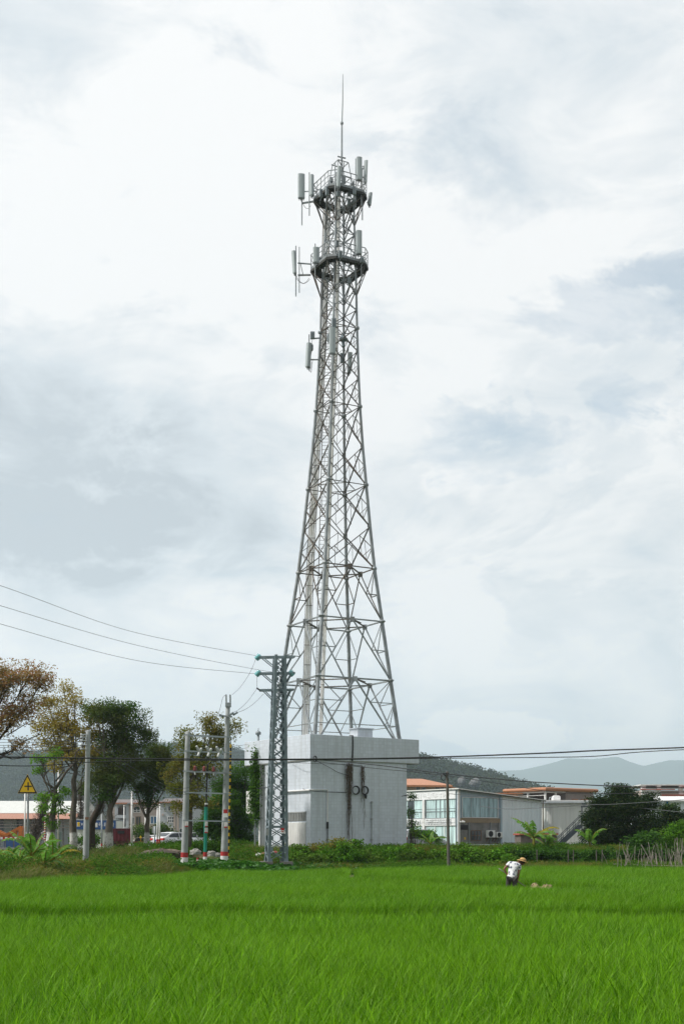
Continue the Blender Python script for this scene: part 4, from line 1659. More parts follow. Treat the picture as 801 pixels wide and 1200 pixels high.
# beams of the frame: each a thing bolted between the two poles
def beam(py0, py1, xl, xr, r, label, ins=None):
    a, b_ = P(xl, py0, YH - .22), P(xr, py1, YH - .22)
    root = thing('steel_beam', label, 'beam', (a + b_) / 2, 'beams of the two-pole frame')
    m = MB(); m.bar(a, b_, r * .7, r); m.bar(a + Vector((0, .44, 0)), b_ + Vector((0, .44, 0)), r * .7, r)
    m.build('channel', M['radio'] if r < .08 else M['steel'], root)
    if ins == 'fuse':
        for px in (233, 244.5, 256.3):
            k = (px - xl) / (xr - xl); c = a.lerp(b_, k) + Vector((0, -.1, 0))
            m = MB()
            for (dx, dz, ax) in ((-.05, .16, (-.25, -.2, .6)), (.02, -.14, (-.2, -.2, -.55)), (.12, .05, (.2, -.3, .4))):
                m.lathe([(.03, -.16), (.085, -.12), (.04, -.08), (.09, -.04), (.045, 0), (.09, .04), (.045, .08), (.08, .12), (.03, .18)], c + Vector((dx, -.05, dz)), 10, axis=ax)
            m.build('insulator', M['porcelain'], root, smooth=True)
    if ins == 'post':
        for px in (228.5, 239.3, 250.3):
            k = (px - xl) / (xr - xl); c = a.lerp(b_, k)
            m = MB(); m.lathe([(.09, 0), (.13, .05), (.06, .09), (.13, .14), (.06, .18), (.11, .22), (.03, .3)], c + Vector((0, 0, .04)), 12)
            o = m.build('insulator', M['brownins'], root, smooth=True)
            m = MB(); m.tube([c - Vector((0, .02, .02)), c - Vector((0, .02, .18))], .04, 6); m.build('pin', M['porcelain'], o)
    return root


beam(861, 863.8, 215.4, 271, .07, 'topmost steel beam joining the two banded poles')
beam(880, 882, 215.4, 270.6, .07, 'second steel beam from the top, holding white fuse insulators', 'fuse')
beam(903.6, 906, 214.5, 271, .09, 'steel beam holding three red-brown post insulators', 'post')
beam(928.6, 930.2, 215.6, 270.8, .07, 'plain steel beam just below the red-brown insulators')
beam(961.4, 962.6, 214.5, 269, .07, 'lowest steel beam crossing behind the green pipe')

pG = thing('cable_riser_pipe', 'green cable riser pipe banded red and white between the two poles', 'pipe', P(240.2, 1013, YH))
tG, bG = P(241.4, 945.5, YH), P(240.2, 1016, YH)
m = MB(); m.tube([bG, tG], .105, 12); m.build('shaft', M['greenpipe'], pG, smooth=False)
bands(pG, bG, tG, ((998.5, 1004, 'red'), (1004, 1011, 'white'), (1011, 1016, 'red')), YH, .118, M)
notice(pG, 241.6, 973.2, YH - .13, .19, .3); notice(pG, 241.7, 966, YH - .13, .17, .34, True)
m = MB(); m.tube([tG, P(241.6, 943.5, YH)], [.12, .07], 10); m.tube([P(241.6, 944, YH), P(242.7, 905, YH), P(243.5, 896, YH), P(247, 893, YH)], .045, 7)
o = m.build('power_cable', M['black'], pG)
m = MB(); m.tube([P(241.9, 942.8, YH), P(242, 941, YH)], .1, 10); m.build('white_collar', M['white'], pG)
m = MB(); c = P(231.6, 1012, 73.2)
m.tube([c - Vector((0, 0, .3)), c + Vector((0, 0, .33))], .055, 10)
bo = m.build('marker_post', M['white']); tag(bo, 'tiny red and white marker post in the leaves between the poles', 'marker post')
m = MB()
for z_ in (.28, .12, -.05):
    m.tube([c + Vector((0, 0, z_ - .05)), c + Vector((0, 0, z_ + .05))], .06, 10)
o = m.build('red_band', M['red'], bo, world=True)
# striped guy-wire sleeve
gw = thing('guy_wire', 'slanting stay wire in a yellow and black striped sleeve behind the taller pole', 'stay wire', P(268, 1010, 75.5))
m = MB(); A_, B_ = P(267.6, 1010, 75.5), P(270.5, 868, 74.2); m.tube([A_, B_], .018, 5)
m.build('wire', M['wire'], gw)
m = MB(); m2 = MB()
for q in range(34):
    t0, t1 = .02 + q * .028, .02 + (q + 1) * .028
    (m if q % 2 else m2).tube([A_.lerp(B_, t0), A_.lerp(B_, t1)], .05, 8)
m.build('yellow_sleeve', M['yellow'], gw); m2.build('black_sleeve', M['signblack'], gw)

pD, d0, d1 = pole('dark_pole', 'slim dark weathered pole in front of the glass shopfront building', (523.6, 905), (525.4, 1020), 72.5, .095, .075, M['darkpole'])
m = MB()
for q in range(3):
    m.tube([P(519 + math.cos(a * PI / 9) * 2.6 + q * .3, 911 + math.sin(a * PI / 9) * 3.6, 72.3 - .02 * q) for a in range(19)], .016, 4, cap=False)
m.bar(P(518, 906.5, 72.35), P(526, 906.5, 72.35), .06)
m.build('cable_coil', M['black'], pD)

# ================================================================== wires
def wire(label, pts, r, mt='wire', n=18, group='overhead wires', cat='overhead wire'):
    """pts: (px, py, depth) control points; a smooth curve through them"""
    W = [P(*p) for p in pts]
    out = []
    k = len(W)
    for i in range(k - 1):
        p0, p1, p2, p3 = W[max(0, i - 1)], W[i], W[i + 1], W[min(k - 1, i + 2)]
        for q in range(n):
            t = q / n
            out.append(0.5 * ((2 * p1) + (-p0 + p2) * t + (2 * p0 - 5 * p1 + 4 * p2 - p3) * t * t + (-p0 + 3 * p1 - 3 * p2 + p3) * t ** 3))
    out.append(W[-1])
    m = MB(); m.tube(out, r, 5, cap=False)
    o = m.build('overhead_wire', M[mt])
    return tag(o, label, cat, group)


wire('highest of the three wires running from the pylon over the trees', [(-220, 614, 44), (0, 686, 53), (156, 740.5, 64), (303, 769, 76)], .011)
wire('middle of the three wires running from the pylon over the trees', [(-220, 640, 44), (0, 709.5, 53), (160, 756, 64), (303, 785, 75.8), (338, 789, 76)], .011)
wire('lowest of the three wires running from the pylon over the trees', [(-220, 668, 44), (0, 731, 53), (160, 774, 64), (288, 788.6, 75), (304, 789, 76)], .011)
wire('slack lead falling from the top pylon arm to the forked pole top', [(300.5, 770, 76), (293, 788, 75.5), (281, 806, 74.8), (272, 814, 74)], .011)
wire('short hanging lead between the two lower pylon arms', [(301.3, 790, 76), (301, 800, 76), (301.2, 806.5, 76)], .011)
wire('upper slack lead from the lowest pylon arm to the short crossarm', [(301, 807, 76), (290, 822, 75), (279, 832, 74.3), (271, 835.5, 74)], .011)
wire('lower slack lead from the lowest pylon arm to the short crossarm', [(309, 813, 76), (298, 824, 75), (287, 831.5, 74.4), (278.5, 834.8, 74)], .011)
wire('thin loop from the forked pole top down to the crossarm tip', [(265, 813.5, 74), (261, 818, 74), (258, 830, 74), (255, 838, 74), (251, 841, 74)], .011)
wire('thick black cable sagging across the whole scene before the pylon', [(-180, 883, 48), (0, 887, 52), (200, 889.4, 54), (365, 889.6, 55), (500, 887.5, 55), (640, 882.5, 54), (700, 879.5, 53.5), (801, 876, 52), (1000, 868, 48)], .031, 'black')
wire('thin cable lashed just under the thick black cable', [(-180, 888, 48.1), (0, 897, 52.1), (60, 896.5, 53), (140, 892, 54), (365, 890.4, 55.1), (500, 888.8, 55.1), (640, 887.5, 54.1), (700, 886, 53.6), (770, 880, 52.5), (1000, 870, 48.1)], .018, 'black')
for (ya, yb, lab) in ((866.5, 861, 'highest of the thin wires between the plain pole and the russet tree'), (870, 864, 'second thin wire running from the plain pole to the russet tree'),
                      (873.5, 868, 'third thin wire running from the plain pole to the russet tree'), (876, 873, 'fourth thin wire running from the plain pole to the russet tree'), (880, 878, 'lowest of the thin wires between the plain pole and the russet tree')):
    wire(lab, [(-160, ya - 2, 60), (0, ya, 62), (60, ya - .6, 63.2), (103, yb, 63.9)], .011)
for (ya, yb, yc, lab) in ((863, 924, 909, 'highest thin wire sagging from the plain pole to the banded frame'), (868, 928, 914, 'middle thin wire sagging from the plain pole to the banded frame'), (873, 931.5, 919, 'lowest thin wire sagging from the plain pole to the banded frame')):
    wire(lab, [(103.5, ya, 64), (150, ya + 33, 67), (198, yb - 2, 71), (225, yb - 2, 73), (264, yc, 73.8)], .011)
wire('upper wire from the corner of the white building to the dark pole and beyond', [(363, 889, 84.6), (440, 896.5, 79), (523.5, 907, 72.3), (600, 914.5, 68), (660, 918.5, 66), (740, 922, 62), (801, 923, 60), (960, 920, 54)], .028, 'black')
wire('lower wire from the corner of the white building to the dark pole', [(363, 891.5, 84.6), (430, 899.5, 80), (523.5, 909, 72.3), (640, 927, 66), (700, 930, 63), (801, 928, 60), (960, 922, 54)], .018, 'black')
wire('long thin wire passing in front of the sheds and the round tree', [(525, 930, 72.3), (640, 941.5, 68), (700, 943, 66), (760, 940, 63), (801, 937, 61), (960, 925, 55)], .016)
wire('thin wire slanting in front of the corrugated shed wall', [(563, 945, 118), (600, 948, 112), (700, 944, 100), (801, 952, 90)], .022)
wire('cable running along the shaded wall to the cable coils', [(300, 924, 90), (340, 921.5, 88), (366, 927, 84.8), (400, 928.5, 86.4), (418, 928.5, 87.3)], .022, 'black')
wire('cable sagging along the shaded wall from the coils to its edge', [(427, 932, 87.6), (445, 935.6, 88.3), (460, 935, 88.9), (477, 931.5, 89.5)], .03, 'black')
wire('thinner wire sagging below the coil cable on the shaded wall', [(427, 934, 87.6), (441, 941.5, 88.2), (455, 940.5, 88.8), (477, 932, 89.5)], .014, 'black')
wire('slack wire curving from the wall corner to the dead creeper', [(366, 889, 84.8), (385, 899, 85.7), (397, 905.5, 86.2), (409, 908.5, 86.7)], .016, 'black')
wire('thin wire stretched under the parapet of the white building', [(340, 893.5, 87), (364, 894.5, 84.7), (420, 897, 87.2), (477, 903, 89.6), (524, 911, 72.4)], .014, 'black')
for k, lab in enumerate(('uppermost faint wire between the forked pole and the white building', 'middle faint wire between the forked pole and the white building', 'lowest faint wire between the forked pole and the white building')):
    wire(lab, [(270, 875 + 4 * k, 74.2), (282, 873.5 + 4 * k, 80), (292, 872 + 4 * k, 90.5)], .011)

# ================================================================== warning sign
ws = thing('crossroads_sign', 'yellow triangular warning sign with a black cross on a grey post', 'road sign', (P(33, 990, 82).x, 82, gz(P(33, 990, 82).x, 82)))
tri = [(33.2, 907.5), (44.4, 929.8), (21.8, 929.8)]
def tripoly(Y, k):
    c = P(33.15, 922.4, Y)
    return [((P(a, b_, Y) - c) * k + c) for a, b_ in tri]
def triplate(Y, k, th, mt, name, par):
    pts = tripoly(82, k)
    poly = []
    for i in range(3):          # rounded corners
        p, q, r = pts[i], pts[(i + 1) % 3], pts[(i - 1) % 3]
        poly.append(p.lerp(r, .05)); poly.append(p.lerp(p.lerp(q, .5).lerp(p.lerp(r, .5), .5), .03)); poly.append(p.lerp(q, .05))
    m = MB()
    m.prism([(p.x, p.z) for p in poly], (0, Y, 0), (1, 0, 0), (0, 0, 1), (0, th, 0))
    return m.build(name, mt, par)
triplate(81.84, 1.03, .02, M['yellow'], 'outer_edge', ws)
triplate(81.832, 1.0, .007, M['signblack'], 'black_border', ws)
triplate(81.826, .80, .005, M['yellow'], 'yellow_field', ws)
m = MB(); c = P(33.2, 921.4, 81.82)
m.boxb(c.x - .04, c.x + .04, c.y, c.y + .005, c.z - .26, c.z + .26); m.boxb(c.x - .235, c.x - .041, c.y, c.y + .005, c.z - .04, c.z + .04); m.boxb(c.x + .041, c.x + .235, c.y, c.y + .005, c.z - .04, c.z + .04)
m.build('cross_symbol', M['signblack'], ws)
m = MB(); b0 = wloc(ws); m.tube([(b0.x, 82, b0.z - .2), (b0.x + .0, 82, P(0, 912, 82).z)], .068, 12); m.build('post', M['steel'], ws, smooth=True)
m = MB()
for z_ in (P(0, 916, 82).z, P(0, 926, 82).z):
    m.boxb(b0.x - .12, b0.x + .12, 81.862, 81.93, z_ - .03, z_ + .03)
m.build('clamp', M['steel'], ws)

# backs of two signs facing the road, and the slim white lamp posts
def signback(label, px, ytop, ybot, poly, Y, red=True):
    x0 = P(px, 0, Y).x
    root = thing('road_sign', label, 'road sign', (x0, Y, gz(x0, Y)), 'road signs seen from behind')
    m = MB(); m.prism([((a - CX) * Y / F, CH + (HZ - b_) * Y / F) for a, b_ in poly], (0, Y + .1, 0), (1, 0, 0), (0, 0, 1), (0, .02, 0))
    m.build('plate', M['concrete'], root)
    m = MB(); m.tube([(x0, Y, gz(x0, Y) - .1), (x0, Y, P(0, ytop, Y).z)], .06, 10); m.build('post', M['steel'], root, smooth=True)
    if red:
        m = MB(); z_ = P(0, 990, Y).z; m.tube([(x0, Y, z_ - .1), (x0, Y, z_ + .1)], .075, 10); m.build('red_band', M['red'], root)
signback('grey back of a triangular sign between two whitewashed trunks', 119.4, 954, 993, [(115, 960.6), (124.4, 960.6), (119.6, 951.8)], 98)
signback('grey back of a square sign beside the white sedan', 181.4, 968, 991, [(178, 969), (183, 967.6), (183, 976.6), (178, 976.2)], 98, False)

def lampost(label, px, yt, yb, Y, r=.07, base=None, arm=False, mt='white'):
    x0 = P(px, 0, Y).x; z0 = gz(x0, Y) - .05
    root = thing('slim_post', label, 'post', (x0, Y, z0), 'slim pale posts along the road')
    t = P(px + .3, yt, Y)
    m = MB(); m.tube([(x0, Y, z0), tuple(t)], [r, r * .75], 10); m.lathe([(r, 0), (r * 1.1, .05), (.01, .12)], t, 10)
    m.build('shaft', M[mt], root, smooth=True)
    if base:
        m = MB(); m.boxb(x0 - .24, x0 + .24, Y - .25, Y + .25, z0, z0 + base); m.build('cabinet', M['radio'], root, bevel=.02)
    if arm:
        m = MB(); m.bar(t, t + Vector((.5, 0, .25)), .05); m.boxb(t.x + .3, t.x + .8, Y - .1, Y + .1, t.z + .22, t.z + .32); m.build('lamp_head', M['radio'], root)
    return root
lampost('slim white post just behind the yellow warning sign', 29.3, 929, 985, 96)
lampost('slim white post between the small pollarded tree and the yellow-leaved tree', 68.4, 898, 985, 96)
lampost('slim white post with a dark cabinet at its foot beside the red truck', 154.4, 929, 993, 97, .085, .55)
lampost('short slim post close to the trunk of the narrow dark tree', 170.3, 950, 989, 97)
lampost('slim white post with a small lamp arm beside the pink villa', 145.3, 945, 985, 118, .06, None, True)
for (px, lab, yt) in ((184.4, 'nearer of two white posts with red bands behind the square sign', 946), (187.0, 'further of two white posts beside the white sedan', 944)):
    r_ = lampost(lab, px, yt, 989, 100 + (px > 185), .075)
    b0 = wloc(r_)
    for q in range(2):
        m = MB(); z_ = P(0, 988 - 3.2 * q, 100).z; m.tube([(b0.x, b0.y, z_ - .09), (b0.x, b0.y, z_ + .09)], .085, 10); m.build('red_band', M['red'], r_)
rb = lampost('white post with narrow red stripes left of the pollarded trunk', 53.0, 958, 986, 95, .075)
b0 = wloc(rb)
m = MB()
for q in range(9):
    z_ = P(0, 984 - 2.9 * q, 95).z; m.tube([(b0.x, b0.y, z_ - .045), (b0.x, b0.y, z_ + .045)], .082, 10)
m.build('red_stripes', M['red'], rb)

# guard rail between the road and the buildings
gr = thing('guard_rail', 'grey-blue metal guard rail along the near edge of the road', 'guard rail', (0, 103, 1.35))
m = MB()
for x0 in range(-14, 22, 3):
    m2 = MB(); m2.boxb(x0, x0 + .12, 103.1, 103.25, 1.2, 2.1); m2.build('post', M['radio'], gr)
prof_ = [(-.02, 1.55), (.06, 1.62), (-.02, 1.72), (.06, 1.82), (-.02, 1.9)]
for (a, b_) in zip(prof_, prof_[1:]):
    m.add([(-14, 103.05 - a[0], a[1]), (19.2, 103.05 - a[0], a[1]), (19.2, 103.05 - b_[0], b_[1]), (-14, 103.05 - b_[0], b_[1])], [(0, 1, 2, 3)])
    m.add([(-14, 103.07 - a[0], a[1]), (19.2, 103.07 - a[0], a[1]), (19.2, 103.07 - b_[0], b_[1]), (-14, 103.07 - b_[0], b_[1])], [(3, 2, 1, 0)])
m.build('rail', M['pylon'], gr)

# ================================================================== buildings
MB_ = dict(
    tin=corrmat('pale_tin_roof', (0.62, 0.63, 0.60), 0.5, .5, .35),
    terracotta=corrmat('terracotta_tile', (0.42, 0.20, 0.135), 0.3, .6, .3),
    orange=corrmat('orange_tile', (0.46, 0.20, 0.10), 0.35, .6, .25),
    bluewall=mat('pale_blue_wall', (0.50, 0.54, 0.57), .8, 0, .08, 1.0, streak=.3),
    pink=mat('pink_render', (0.50, 0.42, 0.38), .85, 0, .08, 1.0, streak=.2),
    greyw=mat('grey_render', (0.47, 0.50, 0.53), .85, 0, .06, 1.0, streak=.2),
    tan=mat('tan_render', (0.37, 0.30, 0.235), .9, 0, .08, 1.0, streak=.25),
    mauve=mat('mauve_brown_render', (0.31, 0.265, 0.255), .9, 0, .1, 1.0, streak=.25),
    steelblue=mat('blue_grey_cladding', (0.33, 0.43, 0.50), .6, 0, .08, 1.0, streak=.25),
    corrw=corrmat('pale_corrugated_sheet', (0.76, 0.85, 0.90), 0.45, .7, .3),
    corrg=corrmat('off_white_corrugated_sheet', (0.78, 0.80, 0.76), 0.42, .6, .25),
    curtain=glassmat('curtained_glass', (0.33, 0.50, 0.55), .15, True),
    paleglass=glassmat('pale_aqua_glass', (0.56, 0.75, 0.75), .12, True),
    glass=glassmat('dark_window_glass', (0.06, 0.075, 0.085), .1),
    blueglass=glassmat('blue_window_glass', (0.06, 0.17, 0.32), .1),
    rawcon=mat('raw_stained_concrete', (0.21, 0.205, 0.20), .95, 0, .35, 1.2, dirt=(.11, .105, .10), bump=.4),
    brown=mat('brown_beam', (0.27, 0.215, 0.15), .85, 0, .15, 1.0, streak=.3),
    signwhite=mat('white_signboard', (0.80, 0.82, 0.83), .5, 0, .06, 1.0, streak=.15),
    glyph=mat('grey_glyph', (0.42, 0.44, 0.46), .5, 0, .05, 3.0),
    glyphw=mat('white_glyph', (0.80, 0.81, 0.82), .5, 0, .03, 3.0),
    blue=mat('blue_fascia', (0.035, 0.095, 0.27), .45, 0, .1, 1.0, streak=.2),
    darkred=mat('dark_red_truck_paint', (0.14, 0.018, 0.025), .5, 0, .2, 1.5, dirt=(.09, .04, .035)),
    orangep=mat('orange_machine_paint', (0.50, 0.145, 0.02), .5, 0, .2, 2.0, dirt=(.25, .10, .04)),
    brick=mat('dark_brick', (0.15, 0.125, 0.115), .95, 0, .3, 3.0),
    redtile=mat('red_roof_edge', (0.36, 0.09, 0.055), .8, 0, .2, 2.0),
    bluepost=mat('blue_post_paint', (0.03, 0.19, 0.42), .5, 0, .1, 2.0),
)
WALLS_G = None


def rect(o, name, mt, u0, u1, z0, z1, v=0.0, th=.06, parent_world=False, face='v', bevel=0):
    """panel on a local wall plane: face 'v' -> plane v=const (outward -v), face 'u' -> plane u=const (outward -u)"""
    m = MB()
    if face == 'v':
        m.boxb(u0, u1, v - th, v + .01, z0, z1)
    else:
        m.boxb(v - th, v + .01, u0, u1, z0, z1)
    return m.build(name, mt, o, world=False, bevel=bevel)


def window(o, u0, u1, z0, z1, v=0.0, gl='glass', nv=1, nh=1, face='v', fr='white', fw=.07, arch=False):
    m = MB()
    d0, d1 = v - .03, v + .01
    def bx(a, b_, c, d, e0, e1):
        if face == 'v': m.boxb(a, b_, e0, e1, c, d)
        else: m.boxb(e0, e1, a, b_, c, d)
    bx(u0, u1, z0, z1, d0, d1)
    if arch:
        r = (u1 - u0) / 2; cxx = (u0 + u1) / 2
        poly = [(cxx + r * math.cos(a * PI / 10), z1 + .003 + r * .8 * math.sin(a * PI / 10)) for a in range(11)]
        if face == 'v': m.prism(poly, (0, d0, 0), (1, 0, 0), (0, 0, 1), (0, .04, 0))
        else: m.prism(poly, (d0, 0, 0), (0, 1, 0), (0, 0, 1), (.04, 0, 0))
    w_ = m.build('window', MB_[gl], o, world=False)
    m = MB()
    e0, e1 = v - .07, v - .035
    bx(u0 - fw, u0, z0 - fw, z1 + fw * (0 if arch else 1), e0, e1); bx(u1, u1 + fw, z0 - fw, z1 + fw * (0 if arch else 1), e0, e1)
    bx(u0, u1, z0 - fw, z0, e0, e1)
    if not arch: bx(u0, u1, z1, z1 + fw, e0, e1)
    for k in range(1, nv + 1):
        x = lerp(u0, u1, k / (nv + 1)); bx(x - fw * .4, x + fw * .4, z0 + .002, z1 - .002, e0, e1)
    for k in range(1, nh + 1):
        z = lerp(z0, z1, k / (nh + 1)); bx(u0 + .002, u1 - .002, z - fw * .35, z + fw * .35, e0 + .004, e1 - .002)
    m.build('frame', M[fr] if fr in M else MB_[fr], w_, world=False)
    return w_


def glyphs(o, name, mt, u0, u1, z0, z1, n, v, face='v', seed=1):
    """raised strokes: rows of small illegible characters, as far off as in the photograph"""
    rr = random.Random(seed)
    m = MB()
    cw = (u1 - u0) / n
    for k in range(n):
        a, b_ = u0 + cw * (k + .1), u0 + cw * (k + .9)
        for q in range(rr.choice((4, 5, 6))):
            if rr.random() < .5:
                z = lerp(z0, z1, rr.random()); x0 = lerp(a, b_, rr.random() * .3); x1 = lerp(a, b_, .65 + rr.random() * .35)
                q_ = (x0, x1, z - .05 * (z1 - z0), z + .05 * (z1 - z0))
            else:
                x = lerp(a, b_, rr.random()); y0 = lerp(z0, z1, rr.random() * .35); y1 = lerp(z0, z1, .65 + rr.random() * .35)
                q_ = (x - .06 * cw, x + .06 * cw, y0, y1)
            d = .02 + .003 * q
            if face == 'v': m.boxb(q_[0], q_[1], v - d, v + .004, q_[2], q_[3])
            else: m.boxb(v - d, v + .004, q_[0], q_[1], q_[2], q_[3])
    return m.build(name, mt, o, world=False)


GZ = 1.35
# --- two-storey shop with glazed front, concrete side
A1 = math.atan2(.6, .8)
sh = thing('shop_building', 'two-storey glass-fronted shop with white signboards and a grey concrete side', 'building', (11.3, 125, 0), rz=A1)
m = MB()
m.prism([(.02, GZ - .3), (5.88, GZ - .3), (5.88, 6.74), (.02, 7.18)], (0, .02, 0), (1, 0, 0), (0, 0, 1), (0, 11.5, 0))
m.build('wall', MB_['steelblue'], sh, world=False)
m = MB()
m.prism([(-.25, 7.21), (6.0, 6.745), (6.0, 6.83), (-.25, 7.31)], (0, -.35, 0), (1, 0, 0), (0, 0, 1), (0, 12.2, 0))
m.build('roof', MB_['corrg'], sh, world=False)
m = MB(); m.prism([(-.25, 7.12), (6.0, 6.66), (6.0, 6.743), (-.25, 7.205)], (0, -.37, 0), (1, 0, 0), (0, 0, 1), (0, .06, 0)); m.build('roof_edge', M['deck'], sh, world=False)
rect(sh, 'lower_wall', MB_['rawcon'], .25, 5.7, GZ - .2, 3.95, 0, .05)
rect(sh, 'brown_beam', MB_['brown'], .25, 5.75, 3.953, 4.42, 0, .09)
cw_ = window(sh, .55, 5.3, 4.5, 6.42, 0, 'curtain', 0, 0, 'v', 'white', .05)
m = MB()
for x in (1.7, 2.9, 4.1): m.boxb(x - .025, x + .025, -.06, -.03, 4.5, 6.42)
m.build('mullion', M['radio'], cw_, world=False)
rect(sh, 'corner_post', M['white'], -.06, .22, GZ - .2, 7.1, 0, .08)
rect(sh, 'side_post', MB_['steelblue'], 5.62, 5.86, GZ - .2, 6.6, 0, .1)
d_ = rect(sh, 'door', MB_['rawcon'], .35, 1.15, GZ, 3.2, 0, .08)
rect(sh, 'vent', M['black'], .3, 1.25, 3.25, 3.72, 0, .075)
m = MB(); m.boxb(.75, .95, -.10, -.082, 2.3, 2.52); m.build('yellow_notice', M['yellow'], d_, world=False)
window(sh, 1.7, 2.95, 2.25, 3.15, -.05, 'glass', 2, 1, 'v', 'rust', .05)
m = MB()
for x in (1.38, 4.25, 5.35): m.tube([(x, -.13, GZ), (x, -.13, 4.0)], .05, 8)
m.build('downpipe', M['steel'], sh, world=False)
m = MB(); m.tube([(.25, -.3, 4.05), (.5, -.42, 4.0)], .11, 10); m.boxb(.1, .3, -.3, 0, 3.98, 4.1); m.build('floodlight', M['white'], sh, world=False)
# glazed front, plane u=0
rect(sh, 'signboard', MB_['signwhite'], .25, 11.4, 6.3, 7.12, 0, .12, face='u')
glyphs(sh, 'lettering', MB_['glyphw'], 1.0, 10.8, 6.45, 6.98, 17, -.12, 'u', 4)
for (a, b_, g_) in ((.3, 1.85, 'paleglass'), (1.95, 2.5, 'paleglass'), (2.6, 3.15, 'paleglass'), (3.25, 4.65, 'paleglass'), (5.25, 6.5, 'paleglass'), (6.6, 7.5, 'glass'), (7.6, 9.3, 'paleglass'), (9.4, 11.2, 'paleglass')):
    window(sh, a, b_, 4.45, 6.26, 0, g_, 0, 1, 'u', 'radio', .045)
for (a, b_, g_) in ((.3, 1.85, 'paleglass'), (1.95, 3.3, 'paleglass'), (3.4, 4.7, 'paleglass'), (5.2, 6.9, 'paleglass'), (7.0, 8.2, 'glass'), (8.3, 11.2, 'glass')):
    window(sh, a, b_, GZ + .25, 3.62, 0, g_, 0, 0, 'u', 'white', .045)
rect(sh, 'signboard', MB_['signwhite'], .25, 11.4, 3.68, 4.38, 0, .14, face='u')
glyphs(sh, 'lettering', MB_['glyph'], 5.3, 10.8, 3.78, 4.3, 8, -.14, 'u', 9)
for q in range(3):
    glyphs(sh, 'lettering', MB_['glyph'], .7, 4.6, 3.76 + q * .2, 3.9 + q * .2, 18, -.14, 'u', 20 + q)
rect(sh, 'column', M['white'], 4.8, 5.12, GZ, 6.28, 0, .2, face='u')
m = MB()
m.tube([(-.5, .3, 4.42), (-.5, 11.2, 4.42)], .02, 5)
for k in range(28): m.tube([(-.08, .3 + k * .4, 4.5), (-.08, .3 + k * .4, 5.1)], .012, 4)
m.tube([(-.08, .3, 5.1), (-.08, 11.2, 5.1)], .025, 5)
m.build('balcony_rail', M['steel'], sh, world=False)


def aircon(label, u0, u1, z0, z1):
    o0 = Vector((11.3, 125, 0)) + Vector((.8, .6, 0)) * ((u0 + u1) / 2) + Vector((0, 0, z0)) + Vector((.6, -.8, 0)) * .1
    r_ = thing('air_conditioner', label, 'air conditioner', o0, 'outdoor air conditioners on the concrete wall', A1)
    h = (u1 - u0) / 2
    m = MB(); m.boxb(-h, h, -.42, -.06, 0, z1 - z0); b_ = m.build('casing', M['white'], r_, world=False, bevel=.02)
    m = MB(); rr = (z1 - z0) * .42; m.lathe([(rr, 0), (rr, .02), (rr * .2, .03)], (-h * .25, -.425, (z1 - z0) / 2), 18, axis=(0, -1, 0)); m.build('fan_grille', M['black'], r_, world=False)
    m = MB()
    for s in (-1, 1): m.bar((s * h * .8, 0, -.03), (s * h * .8, -.42, -.03), .05); m.bar((s * h * .8, .0, -.4), (s * h * .8, -.38, -.05), .04)
    m.build('bracket', M['rust'], r_, world=False)
    return r_
aircon('white air conditioner with a black fan and blue tag, larger of the two', 3.55, 4.5, 2.5, 3.22)
aircon('smaller off-white air conditioner next to the corrugated shed wall', 4.75, 5.5, 2.5, 3.05)

# --- pale corrugated shed
cs = thing('corrugated_shed', 'pale blue-white corrugated shed joined to the glass-fronted shop', 'shed', tuple(Vector((11.3, 125, 0)) + Vector((.8, .6, 0)) * 5.9), rz=A1)
m = MB(); m.prism([(0.02, 2.0), (5.7, 2.0), (5.7, 6.28), (.02, 6.70)], (0, .03, 0), (1, 0, 0), (0, 0, 1), (0, 11.4, 0)); m.build('wall', MB_['corrw'], cs, world=False)
m = MB(); m.prism([(0.10, 6.745), (5.95, 6.305), (5.95, 6.39), (.10, 6.83)], (0, -.35, 0), (1, 0, 0), (0, 0, 1), (0, 12.2, 0)); m.build('roof', MB_['corrg'], cs, world=False)
m = MB(); m.prism([(0.11, 6.64), (5.95, 6.22), (5.95, 6.302), (.11, 6.742)], (0, -.37, 0), (1, 0, 0), (0, 0, 1), (0, .06, 0)); m.build('roof_edge', M['deck'], cs, world=False)
rect(cs, 'plinth_wall', MB_['rawcon'], 0, 5.7, GZ - .2, 2.0, 0, .1)
m = MB(); m.tube([(5.78, -.08, GZ), (5.78, -.08, 6.25)], .07, 8); m.build('downpipe', MB_['brown'], cs, world=False)

# --- second shed, white sheet, with flat roof
x0, x1 = P(637.5, 0, 134).x, P(722, 0, 134).x
ss = thing('metal_shed', 'off-white metal shed with a flat roof behind the dark round tree', 'shed', ((x0 + x1) / 2, 134, GZ))
m = MB(); m.boxb(x0, x1, 134, 146, GZ - .2, 6.22); m.build('wall', MB_['corrg'], ss)
m = MB(); m.boxb(x0 - .5, x1 + .2, 133.5, 146.4, 6.22, 6.42); m.build('roof', M['white'], ss)
m = MB(); m.boxb(x0 - .5, x1 + .2, 133.47, 133.497, 6.12, 6.30); m.build('gutter', MB_['bluewall'], ss)
m = MB()
for px in (641.5, 645): a = P(px, 0, 133.9); m.tube([(a.x, 133.9, GZ), (a.x, 133.9, 6.1)], .05, 7)
m.build('downpipe', M['white'], ss)
m = MB(); a = P(684, 942, 133.9)
m.lathe([(.22, 0), (.25, .06), (.1, .08)], (a.x, 133.95, a.z), 14, axis=(0, -1, 0)); m.build('exhaust_fan', M['radio'], ss)
ut = thing('roof_tank', 'white box tank on the flat roof of the metal shed', 'tank', P(650.5, 938.5, 136))
m = MB(); a, b_ = P(646.5, 938, 136), P(655.5, 933.4, 136)
